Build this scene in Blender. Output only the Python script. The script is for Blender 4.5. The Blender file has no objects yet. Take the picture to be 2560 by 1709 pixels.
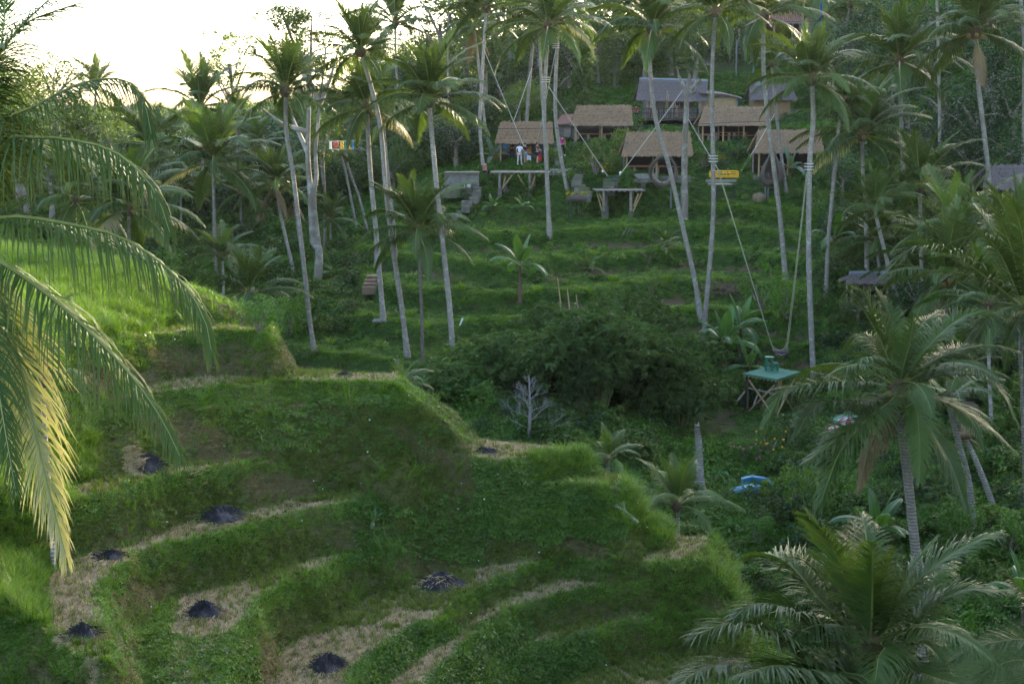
import bpy, math, random
import numpy as np
from mathutils import Vector, Matrix, Euler

random.seed(7)
RNG = np.random.default_rng(11)
scene = bpy.context.scene
col = scene.collection
PI = math.pi
R = math.radians

# ---------------------------------------------------------------- camera
CZ = 20.0                       # eye height above the datum (valley floor is near z = 2)
PITCH = R(9.0)
FPX = 2560 * 50.0 / 36.0        # focal length in photo pixels
cam_data = bpy.data.cameras.new('camera')
cam_data.lens = 50.0
cam_data.sensor_width = 36.0
cam_data.clip_start = 0.5
cam_data.clip_end = 6000.0
cam = bpy.data.objects.new('camera', cam_data)
col.objects.link(cam)
cam.location = (0, 0, CZ)
cam.rotation_euler = (PI / 2 - PITCH, 0, 0)
scene.camera = cam

# ---------------------------------------------------------------- sky, sun, exposure
SUN_AZ = R(38.0)                # to the right of the view direction, behind the ridge
SUN_EL = R(15.0)
world = bpy.data.worlds.new('World')
scene.world = world
world.use_nodes = True
wn = world.node_tree.nodes
wl = world.node_tree.links
wn.clear()
w_out = wn.new('ShaderNodeOutputWorld')
w_bg = wn.new('ShaderNodeBackground')
w_sky = wn.new('ShaderNodeTexSky')
w_sky.sky_type = 'NISHITA'
w_sky.sun_disc = False
w_sky.sun_elevation = SUN_EL
w_sky.sun_rotation = SUN_AZ
w_sky.altitude = 300
w_sky.air_density = 1.0
w_sky.dust_density = 2.5
w_sky.ozone_density = 1.0
w_bg.inputs['Strength'].default_value = 0.15
wl.new(w_sky.outputs[0], w_bg.inputs[0])
wl.new(w_bg.outputs[0], w_out.inputs[0])

sun_data = bpy.data.lights.new('sun', 'SUN')
sun_data.energy = 2.7
sun_data.angle = R(0.6)
sun_data.color = (1.0, 0.83, 0.56)
sun = bpy.data.objects.new('sun', sun_data)
col.objects.link(sun)
sun_dir = Vector((math.sin(SUN_AZ) * math.cos(SUN_EL), math.cos(SUN_AZ) * math.cos(SUN_EL), math.sin(SUN_EL)))
sun.rotation_euler = sun_dir.to_track_quat('Z', 'Y').to_euler()

scene.view_settings.view_transform = 'Standard'
scene.view_settings.look = 'None'
scene.view_settings.gamma = 1.0
scene.view_settings.use_curve_mapping = False
scene.view_settings.exposure = 2.9
scene.render.engine = 'CYCLES'
cy = scene.cycles
cy.max_bounces = 6
cy.diffuse_bounces = 3
cy.glossy_bounces = 2
cy.transmission_bounces = 4
cy.volume_bounces = 0
cy.transparent_max_bounces = 4
cy.caustics_reflective = False
cy.caustics_refractive = False
cy.use_denoising = True
cy.sample_clamp_indirect = 4.0
cy.use_adaptive_sampling = True
cy.adaptive_threshold = 0.02

# ---------------------------------------------------------------- photo pixel -> world ray helpers
_cp, _sp = math.cos(PITCH), math.sin(PITCH)


def ray(px, py):
    xc = (px - 1280.0) / FPX
    yc = -(py - 854.5) / FPX
    return (xc, _cp + yc * _sp, -_sp + yc * _cp)


def W(px, py, d):
    """World point seen at (px, py) of the 2560 px photo, d metres ahead."""
    r = ray(px, py)
    k = d / r[1]
    return Vector((r[0] * k, d, CZ + r[2] * k))


def WZ(px, py, zrel):
    r = ray(px, py)
    k = zrel / r[2]
    return (r[0] * k, r[1] * k)


def mpp(d):
    return d / FPX / _cp ** 0.0


def to_px(p):
    """World (N,3) -> photo pixels."""
    p = np.asarray(p, float)
    y = p[..., 1]
    z = p[..., 2] - CZ
    fw = y * _cp - z * _sp
    up = y * _sp + z * _cp
    fw = np.maximum(fw, 0.01)
    return 1280 + FPX * p[..., 0] / fw, 854.5 - FPX * up / fw, fw


# ---------------------------------------------------------------- numpy noise
def _hash(ix, iy, seed):
    h = (ix.astype(np.int64) * 374761393 + iy.astype(np.int64) * 668265263 + seed * 1274126177) & 0x7fffffff
    h = ((h ^ (h >> 13)) * 1274126177) & 0x7fffffff
    return ((h ^ (h >> 16)) & 0xffff) / 65535.0


def vnoise(x, y, seed=0):
    xi = np.floor(x); yi = np.floor(y)
    fx = x - xi; fy = y - yi
    fx = fx * fx * (3 - 2 * fx); fy = fy * fy * (3 - 2 * fy)
    a = _hash(xi, yi, seed); b = _hash(xi + 1, yi, seed)
    c = _hash(xi, yi + 1, seed); d = _hash(xi + 1, yi + 1, seed)
    return (a * (1 - fx) + b * fx) * (1 - fy) + (c * (1 - fx) + d * fx) * fy


def fbm(x, y, seed=0, octs=4):
    s = np.zeros_like(x, dtype=float); a = 0.5; t = 0
    for o in range(octs):
        s += a * vnoise(x, y, seed + o * 17); t += a
        x = x * 2.03 + 3.1; y = y * 2.03 - 1.7; a *= 0.5
    return s / t


def sstep(a, b, x):
    t = np.clip((x - a) / (b - a), 0, 1)
    return t * t * (3 - 2 * t)


# ---------------------------------------------------------------- mesh builder
class MB:
    def __init__(s):
        s.v = []; s.f = []; s.m = []; s.a = []

    def add(s, vs, fs, mat=0, al=0.0):
        o = len(s.v)
        s.v.extend([tuple(q) for q in vs])
        s.f.extend([tuple(i + o for i in q) for q in fs])
        s.m.extend([mat] * len(fs))
        s.a.extend([al] * len(vs))
        return s

    def box(s, c, size, mat=0, rz=0.0, taper=1.0):
        hx, hy, hz = size[0] / 2, size[1] / 2, size[2] / 2
        cs, sn = math.cos(rz), math.sin(rz)
        vs = []
        for z, k in ((-hz, 1.0), (hz, taper)):
            for x, y in ((-hx, -hy), (hx, -hy), (hx, hy), (-hx, hy)):
                x *= k; y *= k
                vs.append((c[0] + x * cs - y * sn, c[1] + x * sn + y * cs, c[2] + z))
        s.add(vs, [(0, 3, 2, 1), (4, 5, 6, 7), (0, 1, 5, 4), (1, 2, 6, 5), (2, 3, 7, 6), (3, 0, 4, 7)], mat)
        return s

    def tube(s, pts, rad, n=6, mat=0, caps=True):
        pts = [Vector(p) for p in pts]
        if not hasattr(rad, '__len__'):
            rad = [rad] * len(pts)
        rings = []
        ref = Vector((0.13, 0.98, 0.1))
        for i, p in enumerate(pts):
            t = (pts[min(i + 1, len(pts) - 1)] - pts[max(i - 1, 0)])
            if t.length < 1e-9:
                t = Vector((0, 0, 1))
            t.normalize()
            if abs(t.dot(ref)) > 0.95:
                ref = Vector((0.98, 0.1, 0.13))
            u = t.cross(ref).normalized(); w = t.cross(u).normalized()
            rings.append([p + (u * math.cos(2 * PI * k / n) + w * math.sin(2 * PI * k / n)) * rad[i] for k in range(n)])
        vs = [v for r in rings for v in r]
        fs = []
        for i in range(len(pts) - 1):
            for k in range(n):
                a = i * n + k; b = i * n + (k + 1) % n
                fs.append((a, b, b + n, a + n))
        if caps:
            fs.append(tuple(range(n)))
            fs.append(tuple(reversed(range((len(pts) - 1) * n, len(pts) * n))))
        s.add(vs, fs, mat)
        return s

    def lathe(s, c, prof, n=12, mat=0, sx=1.0, sy=1.0):
        vs = []
        for r, z in prof:
            for k in range(n):
                a = 2 * PI * k / n
                vs.append((c[0] + r * math.cos(a) * sx, c[1] + r * math.sin(a) * sy, c[2] + z))
        fs = []
        for i in range(len(prof) - 1):
            for k in range(n):
                a = i * n + k; b = i * n + (k + 1) % n
                fs.append((a, b, b + n, a + n))
        s.add(vs, fs, mat)
        return s

    def blob(s, c, r, n=8, m=6, mat=0, jit=0.0, rnd=random):
        vs = []; fs = []
        for j in range(m + 1):
            th = PI * j / m
            for k in range(n):
                ph = 2 * PI * k / n
                q = 1 + rnd.uniform(-jit, jit)
                vs.append((c[0] + r[0] * q * math.sin(th) * math.cos(ph), c[1] + r[1] * q * math.sin(th) * math.sin(ph), c[2] + r[2] * q * math.cos(th)))
        for j in range(m):
            for k in range(n):
                a = j * n + k; b = j * n + (k + 1) % n
                fs.append((a, a + n, b + n, b))
        s.add(vs, fs, mat)
        return s

    def mesh(s, name, mats, smooth=False, origin=None):
        me = bpy.data.meshes.new(name)
        vs = s.v
        if origin is not None:
            ox, oy, oz = origin
            vs = [(x - ox, y - oy, z - oz) for x, y, z in vs]
        me.from_pydata(vs, [], s.f)
        if not isinstance(mats, (list, tuple)):
            mats = [mats]
        for m in mats:
            me.materials.append(m)
        if len(mats) > 1:
            me.polygons.foreach_set('material_index', np.array(s.m, dtype=np.int32))
        if any(s.a):
            at = me.attributes.new('along', 'FLOAT', 'POINT')
            at.data.foreach_set('value', np.array(s.a, dtype=np.float32))
        if smooth:
            me.polygons.foreach_set('use_smooth', np.ones(len(me.polygons), dtype=bool))
        me.update()
        return me

    def build(s, name, mats, parent=None, smooth=False, label=None, kind=None):
        """Vertices are in world space; the object sits under its thing's Empty."""
        org = parent.matrix_basis.translation if parent is not None else None
        if parent is not None and parent.parent is not None:
            org = org + parent.parent.matrix_basis.translation
        me = s.mesh(name, mats, smooth, org)
        o = bpy.data.objects.new(name, me)
        col.objects.link(o)
        if parent is not None:
            o.parent = parent
        if label: o['label'] = label
        if kind: o['kind'] = kind
        return o


def thing(name, label, cat, loc, group=None):
    o = bpy.data.objects.new(name, None)
    o.empty_display_size = 0.3
    col.objects.link(o)
    o.location = loc
    o['label'] = label
    o['category'] = cat
    o['kind'] = 'thing'
    if group: o['group'] = group
    return o


def solo(mb, name, mats, label, cat, loc, group=None, smooth=False):
    """A thing that is one mesh, its origin at loc."""
    me = mb.mesh(name, mats, smooth, loc)
    o = bpy.data.objects.new(name, me)
    col.objects.link(o)
    o.location = loc
    o['label'] = label
    o['category'] = cat
    o['kind'] = 'thing'
    if group: o['group'] = group
    return o


def link_mesh(name, me, parent=None, loc=(0, 0, 0), rot=(0, 0, 0), scale=1.0):
    o = bpy.data.objects.new(name, me)
    col.objects.link(o)
    o.parent = parent
    o.location = loc
    o.rotation_euler = rot
    o.scale = scale if hasattr(scale, '__len__') else (scale,) * 3
    return o


# ---------------------------------------------------------------- materials
def nodemat(name):
    m = bpy.data.materials.new(name)
    m.use_nodes = True
    nt = m.node_tree
    nt.nodes.clear()
    out = nt.nodes.new('ShaderNodeOutputMaterial')
    return m, nt, out


def N(nt, typ, **kw):
    n = nt.nodes.new(typ)
    for k, v in kw.items():
        if k in n.inputs:
            n.inputs[k].default_value = v
        else:
            setattr(n, k, v)
    return n


def mix_rgb(nt, fac, a, b, mode='MIX'):
    n = nt.nodes.new('ShaderNodeMix')
    n.data_type = 'RGBA'
    n.blend_type = mode
    for sock, val in ((n.inputs[0], fac), (n.inputs[6], a), (n.inputs[7], b)):
        if hasattr(val, 'is_output'):
            nt.links.new(val, sock)
        elif isinstance(val, (int, float)):
            sock.default_value = val
        else:
            sock.default_value = (*val, 1.0)[:4]
    return n.outputs[2]


def noise(nt, scale, detail=4, coord=None, rough=0.55, vec_scale=None):
    t = N(nt, 'ShaderNodeTexNoise', Scale=scale, Detail=detail, Roughness=rough)
    if coord is not None:
        if vec_scale is not None:
            mp = N(nt, 'ShaderNodeMapping')
            mp.inputs['Scale'].default_value = vec_scale
            nt.links.new(coord, mp.inputs[0])
            coord = mp.outputs[0]
        nt.links.new(coord, t.inputs['Vector'])
    return t.outputs[0]


def ramp(nt, fac, stops):
    r = nt.nodes.new('ShaderNodeValToRGB')
    el = r.color_ramp.elements
    while len(el) < len(stops):
        el.new(0.5)
    for e, (p, c) in zip(el, stops):
        e.position = p
        e.color = (c, c, c, 1) if isinstance(c, (int, float)) else (*c, 1)
    nt.links.new(fac, r.inputs[0])
    return r.outputs[0]


def leaf_mat(name, c1, c2, trans=0.35, tip=None, rough=0.45, patch=0.35, spec=0.35, tint=1.25, vary=(0.72, 1.22)):
    """Foliage: two greens that vary from plant to plant and patch to patch, thin enough to let light through."""
    m, nt, out = nodemat(name)
    geo = N(nt, 'ShaderNodeNewGeometry')
    oi = N(nt, 'ShaderNodeObjectInfo')
    n1 = noise(nt, patch, 3, geo.outputs['Position'])
    add = N(nt, 'ShaderNodeMath', operation='ADD')
    nt.links.new(ramp(nt, n1, [(0.3, 0.0), (0.7, 0.75)]), add.inputs[0])
    mul = N(nt, 'ShaderNodeMath', operation='MULTIPLY')
    mul.inputs[1].default_value = 0.45
    nt.links.new(oi.outputs['Random'], mul.inputs[0])
    nt.links.new(mul.outputs[0], add.inputs[1])
    c = mix_rgb(nt, add.outputs[0], c1, c2)
    if tip is not None:
        at = N(nt, 'ShaderNodeAttribute', attribute_name='along')
        c = mix_rgb(nt, ramp(nt, at.outputs['Fac'], [(0.35, 0.0), (1.0, tip[3] if len(tip) > 3 else 0.7)]), c, tip[:3])
    hv = N(nt, 'ShaderNodeHueSaturation')
    mr = N(nt, 'ShaderNodeMapRange')
    mr.inputs['To Min'].default_value, mr.inputs['To Max'].default_value = vary
    wn_ = N(nt, 'ShaderNodeTexWhiteNoise', noise_dimensions='1D')
    nt.links.new(oi.outputs['Random'], wn_.inputs['W'])
    nt.links.new(wn_.outputs['Value'], mr.inputs['Value'])
    nt.links.new(mr.outputs[0], hv.inputs['Value'])
    nt.links.new(c, hv.inputs['Color'])
    c = hv.outputs[0]
    pb = N(nt, 'ShaderNodeBsdfPrincipled')
    pb.inputs['Roughness'].default_value = rough
    pb.inputs['Specular IOR Level'].default_value = spec
    nt.links.new(c, pb.inputs['Base Color'])
    tr = N(nt, 'ShaderNodeBsdfTranslucent')
    nt.links.new(mix_rgb(nt, 1.0, c, (tint, tint * 1.0, 0.55), 'MULTIPLY'), tr.inputs[0])
    mx = N(nt, 'ShaderNodeMixShader')
    mx.inputs[0].default_value = trans
    nt.links.new(pb.outputs[0], mx.inputs[1])
    nt.links.new(tr.outputs[0], mx.inputs[2])
    nt.links.new(mx.outputs[0], out.inputs[0])
    return m


def plain(name, c, rough=0.7, c2=None, scale=3.0, bump=0.0, metal=0.0, spec=0.3, vec_scale=None, c3=None):
    """Solid surface with noise wear between two or three tones."""
    m, nt, out = nodemat(name)
    tc = N(nt, 'ShaderNodeTexCoord')
    pb = N(nt, 'ShaderNodeBsdfPrincipled')
    pb.inputs['Roughness'].default_value = rough
    pb.inputs['Metallic'].default_value = metal
    pb.inputs['Specular IOR Level'].default_value = spec
    if c2 is None:
        c2 = tuple(x * 0.72 for x in c)
    n1 = noise(nt, scale, 5, tc.outputs['Object'], 0.6, vec_scale)
    cc = mix_rgb(nt, ramp(nt, n1, [(0.35, 0.0), (0.65, 1.0)]), c, c2)
    if c3 is not None:
        n2 = noise(nt, scale * 0.35, 4, tc.outputs['Object'], 0.6)
        cc = mix_rgb(nt, ramp(nt, n2, [(0.5, 0.0), (0.66, 0.85)]), cc, c3)
    nt.links.new(cc, pb.inputs['Base Color'])
    if bump:
        b = N(nt, 'ShaderNodeBump', Strength=bump, Distance=0.05)
        nt.links.new(n1, b.inputs['Height'])
        nt.links.new(b.outputs[0], pb.inputs['Normal'])
    nt.links.new(pb.outputs[0], out.inputs[0])
    return m


def bark_mat(name, c1, c2, ring=14.0, lich=(0.42, 0.42, 0.38), lamt=0.6):
    """Palm bark: ring scars along the stem with pale lichen blotches."""
    m, nt, out = nodemat(name)
    tc = N(nt, 'ShaderNodeTexCoord')
    oi = N(nt, 'ShaderNodeObjectInfo')
    wv = N(nt, 'ShaderNodeTexWave', wave_type='BANDS', bands_direction='Z')
    wv.inputs['Scale'].default_value = ring / 10
    wv.inputs['Distortion'].default_value = 3.0
    wv.inputs['Detail'].default_value = 3
    wv.inputs['Detail Scale'].default_value = 2.0
    nt.links.new(tc.outputs['Object'], wv.inputs['Vector'])
    n1 = noise(nt, 5, 4, tc.outputs['Object'])
    n2 = noise(nt, 1.1, 4, tc.outputs['Object'])
    c = mix_rgb(nt, ramp(nt, wv.outputs[0], [(0.1, 1.0), (0.5, 0.0)]), c1, c2)
    c = mix_rgb(nt, ramp(nt, n1, [(0.5, 0.0), (0.72, lamt)]), c, lich)
    c = mix_rgb(nt, ramp(nt, n2, [(0.45, 0.0), (0.75, 0.6)]), c, tuple(x * 0.6 for x in c1))
    hv = N(nt, 'ShaderNodeHueSaturation')
    mr = N(nt, 'ShaderNodeMapRange')
    mr.inputs['To Min'].default_value = 0.75
    mr.inputs['To Max'].default_value = 1.2
    nt.links.new(oi.outputs['Random'], mr.inputs['Value'])
    nt.links.new(mr.outputs[0], hv.inputs['Value'])
    nt.links.new(c, hv.inputs['Color'])
    pb = N(nt, 'ShaderNodeBsdfPrincipled')
    pb.inputs['Roughness'].default_value = 0.9
    pb.inputs['Specular IOR Level'].default_value = 0.1
    nt.links.new(hv.outputs[0], pb.inputs['Base Color'])
    b = N(nt, 'ShaderNodeBump', Strength=0.6, Distance=0.04)
    nt.links.new(wv.outputs[0], b.inputs['Height'])
    nt.links.new(b.outputs[0], pb.inputs['Normal'])
    nt.links.new(pb.outputs[0], out.inputs[0])
    return m


M = {}
M['grass'] = leaf_mat('grass_blade', (0.056, 0.105, 0.009), (0.105, 0.152, 0.014), 0.38, (0.18, 0.20, 0.045, 0.5), 0.55, 0.55, 0.2, 1.25, (0.5, 1.35))  # bank green; shade of the steep faces is put into the darker tone
M['rim_grass_lit'] = leaf_mat('rim_grass_lit_blade', (0.085, 0.19, 0.014), (0.135, 0.25, 0.022), 0.4, (0.2, 0.29, 0.05, 0.5), 0.55, 0.55, 0.2, 1.25, (0.7, 1.25))  # younger rim grass, brightened further to stand in for skylight on the tops
M['grass_dry'] = leaf_mat('grass_blade_dry', (0.11, 0.115, 0.032), (0.19, 0.15, 0.058), 0.3, (0.24, 0.18, 0.08, 0.6), 0.6, 0.8)
M['tall_grass'] = leaf_mat('tall_grass_blade', (0.07, 0.155, 0.013), (0.12, 0.215, 0.02), 0.42, (0.2, 0.27, 0.05, 0.5), 0.5, 0.5, 0.25, 1.25, (0.55, 1.3))
M['stubble'] = leaf_mat('rice_stubble', (0.33, 0.24, 0.135), (0.44, 0.335, 0.195), 0.2, None, 0.8, 0.9, tint=1.0)
M['weed'] = leaf_mat('leafy_weed', (0.048, 0.105, 0.012), (0.10, 0.165, 0.02), 0.35, None, 0.45, 0.4)
M['creeper'] = leaf_mat('ground_creeper', (0.036, 0.10, 0.011), (0.08, 0.16, 0.018), 0.35, None, 0.5, 0.12, 0.25, 1.25, (0.5, 1.3))
M['frond'] = leaf_mat('palm_leaflet', (0.032, 0.066, 0.012), (0.060, 0.098, 0.017), 0.33, (0.11, 0.115, 0.035, 0.25), 0.48, 0.2, 0.3)
M['frond_young'] = leaf_mat('palm_leaflet_young', (0.042, 0.095, 0.016), (0.075, 0.13, 0.022), 0.38, (0.18, 0.17, 0.05, 0.4), 0.45, 0.2, 0.35)
M['frond_yellow'] = leaf_mat('palm_leaflet_yellowed', (0.19, 0.19, 0.07), (0.30, 0.26, 0.13), 0.35, (0.42, 0.36, 0.22, 0.8), 0.6, 0.8, 0.2)
M['frond_dead'] = leaf_mat('palm_leaflet_dead', (0.15, 0.10, 0.055), (0.22, 0.15, 0.08), 0.2, None, 0.8, 0.5)
M['rachis'] = plain('palm_rachis', (0.17, 0.17, 0.045), 0.5, (0.12, 0.13, 0.03))
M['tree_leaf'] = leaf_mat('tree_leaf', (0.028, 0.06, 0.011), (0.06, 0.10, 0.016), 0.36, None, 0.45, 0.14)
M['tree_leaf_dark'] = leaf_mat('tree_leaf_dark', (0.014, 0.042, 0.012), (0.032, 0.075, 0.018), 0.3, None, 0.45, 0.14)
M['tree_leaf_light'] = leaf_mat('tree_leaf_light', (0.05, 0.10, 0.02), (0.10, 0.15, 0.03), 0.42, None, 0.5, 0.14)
M['bamboo_leaf_pale'] = leaf_mat('bamboo_leaf_pale', (0.055, 0.115, 0.022), (0.105, 0.165, 0.035), 0.36, None, 0.5, 0.3)
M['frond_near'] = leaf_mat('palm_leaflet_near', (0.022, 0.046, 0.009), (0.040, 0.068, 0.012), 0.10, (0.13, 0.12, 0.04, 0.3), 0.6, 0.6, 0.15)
M['bamboo_leaf'] = leaf_mat('bamboo_leaf', (0.042, 0.095, 0.02), (0.085, 0.145, 0.03), 0.36, None, 0.5, 0.3)
M['banana'] = leaf_mat('banana_leaf', (0.035, 0.10, 0.02), (0.07, 0.15, 0.03), 0.42, None, 0.35, 0.6, 0.5)
M['taro'] = leaf_mat('broad_silver_leaf', (0.16, 0.22, 0.16), (0.10, 0.17, 0.10), 0.3, None, 0.4, 1.0)
M['yellow_leaf'] = leaf_mat('yellow_green_leaf', (0.20, 0.20, 0.02), (0.28, 0.24, 0.03), 0.4, None, 0.5, 1.2)
M['red_leaf'] = leaf_mat('red_leaf', (0.12, 0.03, 0.03), (0.06, 0.02, 0.03), 0.3, None, 0.5, 1.2)
M['flower_orange'] = plain('orange_petal', (0.75, 0.33, 0.03), 0.6)
M['flower_white'] = plain('white_petal', (0.8, 0.8, 0.76), 0.6)
M['bark'] = bark_mat('palm_bark', (0.25, 0.215, 0.18), (0.195, 0.162, 0.135), 30)
M['bark_dark'] = bark_mat('palm_bark_dark', (0.19, 0.155, 0.125), (0.155, 0.125, 0.10), 30, (0.32, 0.31, 0.28), 0.4)
M['bark_tree'] = plain('tree_bark', (0.19, 0.155, 0.125), 0.9, (0.13, 0.105, 0.08), 3.0, 0.4, vec_scale=(1, 1, 0.3), c3=(0.33, 0.32, 0.28))
M['fibre'] = plain('palm_fibre', (0.11, 0.075, 0.042), 0.95, (0.08, 0.05, 0.03), 12, 0.5)
M['coconut'] = plain('coconut_husk', (0.20, 0.15, 0.04), 0.6, (0.26, 0.15, 0.04), 3)
M['thatch'] = plain('thatch', (0.29, 0.18, 0.10), 0.95, (0.135, 0.085, 0.05), 9, 0.3, c3=(0.13, 0.095, 0.07))
M['thatch_grey'] = plain('weathered_thatch', (0.15, 0.118, 0.112), 0.95, (0.085, 0.066, 0.062), 9, 0.3, c3=(0.10, 0.082, 0.075))
M['wood'] = plain('weathered_wood', (0.26, 0.22, 0.185), 0.85, (0.16, 0.13, 0.105), 6, 0.3)
M['wood_dark'] = plain('dark_wood', (0.075, 0.05, 0.035), 0.7, (0.045, 0.03, 0.022), 6)
M['wood_red'] = plain('reddish_wood', (0.26, 0.10, 0.05), 0.6, (0.17, 0.07, 0.035), 6)
M['bamboo_pole'] = plain('bamboo_pole', (0.36, 0.25, 0.12), 0.6, (0.27, 0.18, 0.09), 4)
M['bamboo_green'] = plain('green_bamboo_culm', (0.10, 0.12, 0.045), 0.5, (0.16, 0.13, 0.06), 2)
M['bamboo_wall'] = plain('woven_bamboo', (0.30, 0.20, 0.10), 0.8, (0.20, 0.13, 0.065), 7, vec_scale=(4, 4, 0.4))
M['plaster'] = plain('tan_plaster', (0.29, 0.195, 0.105), 0.9, (0.22, 0.15, 0.085), 2)
M['concrete'] = plain('concrete', (0.18, 0.165, 0.15), 0.9, (0.10, 0.09, 0.08), 2.6, 0.2, c3=(0.06, 0.062, 0.045))
M['stone'] = plain('mossy_stone', (0.15, 0.135, 0.115), 0.95, (0.085, 0.078, 0.06), 3, 0.5, c3=(0.07, 0.085, 0.035))
M['stone_pale'] = plain('pale_stone', (0.25, 0.235, 0.21), 0.9, (0.17, 0.155, 0.135), 4, 0.4)
M['earth'] = plain('packed_earth', (0.17, 0.11, 0.07), 0.95, (0.12, 0.078, 0.05), 4, 0.4)
M['tile'] = plain('clay_tile', (0.17, 0.075, 0.055), 0.8, (0.11, 0.05, 0.04), 4)
M['metal'] = plain('grey_metal', (0.12, 0.125, 0.14), 0.5, (0.12, 0.125, 0.14), 4)
M['metal_dark'] = plain('dark_metal', (0.045, 0.045, 0.05), 0.5)
M['white'] = plain('white_paint', (0.78, 0.77, 0.75), 0.6, (0.62, 0.61, 0.59))
M['yellow'] = plain('yellow_paint', (0.75, 0.40, 0.02), 0.5, (0.62, 0.32, 0.02))
M['orange'] = plain('orange_paint', (0.72, 0.36, 0.10), 0.6)
M['green_paint'] = plain('green_paint', (0.03, 0.21, 0.11), 0.6, (0.045, 0.25, 0.14), 5)
M['green_deck'] = plain('green_deck_paint', (0.04, 0.165, 0.105), 0.7, (0.035, 0.125, 0.08), 2.5)
M['green_frame'] = plain('dark_green_frame', (0.015, 0.14, 0.085), 0.5)
M['blue'] = plain('bright_blue_paint', (0.015, 0.19, 0.42), 0.6, (0.015, 0.13, 0.28), 5, c3=(0.03, 0.10, 0.16))
M['blue_pale'] = plain('pale_blue_concrete', (0.13, 0.29, 0.40), 0.8, (0.17, 0.30, 0.36), 5, c3=(0.10, 0.14, 0.13))
M['blue_deep'] = plain('deep_blue_paint', (0.01, 0.10, 0.42), 0.5)
M['red'] = plain('red_cloth', (0.55, 0.03, 0.04), 0.7)
M['red_letter'] = plain('red_letter_paint', (0.55, 0.07, 0.06), 0.6)
M['maroon'] = plain('maroon_cloth', (0.12, 0.02, 0.035), 0.8)
M['pink_petal'] = plain('pink_petal', (0.42, 0.10, 0.2), 0.7)
M['magenta'] = plain('magenta_cloth', (0.36, 0.03, 0.16), 0.8)
M['coral'] = plain('coral_cloth', (0.42, 0.11, 0.11), 0.8)
M['purple'] = plain('purple_cushion', (0.09, 0.035, 0.075), 0.8)
M['cloth_white'] = plain('white_cloth', (0.66, 0.66, 0.74), 0.9, (0.58, 0.58, 0.66))
M['cloth_beige'] = plain('beige_cloth', (0.46, 0.42, 0.40), 0.9)
M['cloth_black'] = plain('black_cloth', (0.018, 0.018, 0.024), 0.8)
M['cloth_blue'] = plain('pale_blue_cloth', (0.18, 0.32, 0.38), 0.85)
M['skin'] = plain('skin', (0.42, 0.24, 0.16), 0.6, (0.36, 0.20, 0.13))
M['hair'] = plain('hair_black', (0.015, 0.012, 0.01), 0.5)
M['hair_fair'] = plain('hair_fair', (0.30, 0.17, 0.08), 0.5)
M['rope'] = plain('rope', (0.48, 0.46, 0.43), 0.9, (0.38, 0.36, 0.33), 8)
M['rope_green'] = plain('faded_rope', (0.25, 0.235, 0.15), 0.9, (0.19, 0.18, 0.11), 8)
M['ash'] = plain('charred_straw', (0.014, 0.012, 0.014), 0.95, (0.030, 0.026, 0.030), 6, 0.6, c3=(0.075, 0.07, 0.075))
M['straw'] = leaf_mat('loose_straw', (0.36, 0.25, 0.13), (0.46, 0.34, 0.19), 0.2, None, 0.85, 0.8, tint=1.0)
M['deadwood'] = plain('bleached_deadwood', (0.15, 0.138, 0.125), 0.9, (0.25, 0.22, 0.20), 4)
M['twig'] = plain('dry_twig', (0.17, 0.115, 0.08), 0.95, (0.11, 0.075, 0.05), 5)
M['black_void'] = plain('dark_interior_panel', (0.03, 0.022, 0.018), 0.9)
M['boulder'] = plain('tan_boulder', (0.20, 0.145, 0.09), 0.95, (0.13, 0.095, 0.06), 3, 0.5)
M['nest'] = plain('woven_nest_grass', (0.085, 0.066, 0.05), 0.95, (0.085, 0.065, 0.05), 14, 0.6)
# ================================================================ TERRAIN
# Rice terraces: each field level is a region bounded by its rim; all levels are real heights.
XL, XR = -10.0, 8.0


def lev(zl, zr):
    return lambda x: zl + (zr - zl) * np.clip((x - XL) / (XR - XL), -0.3, 1.3)


Z_E, Z_F = lev(-7.9, -7.9), lev(-6.6, -6.6)
Z_D, Z_C, Z_B, Z_A = lev(-9.5, -10.6), lev(-10.8, -11.0), lev(-12.0, -12.2), lev(-13.6, -12.49)
Z_G, Z_H, Z_I = lev(-14.2, -12.88), lev(-15.2, -13.68), lev(-16.2, -14.68)


def rimw(pts, zf):
    out = []
    for px, py in pts:
        x = 0.0
        for _ in range(6):
            x, y = WZ(px, py, float(zf(x)))
        out.append((x, y))
    return out


def back(pts):
    out = []
    for px, d in pts:
        out.append(((px - 1280) / FPX * d, d))
    return out


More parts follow.
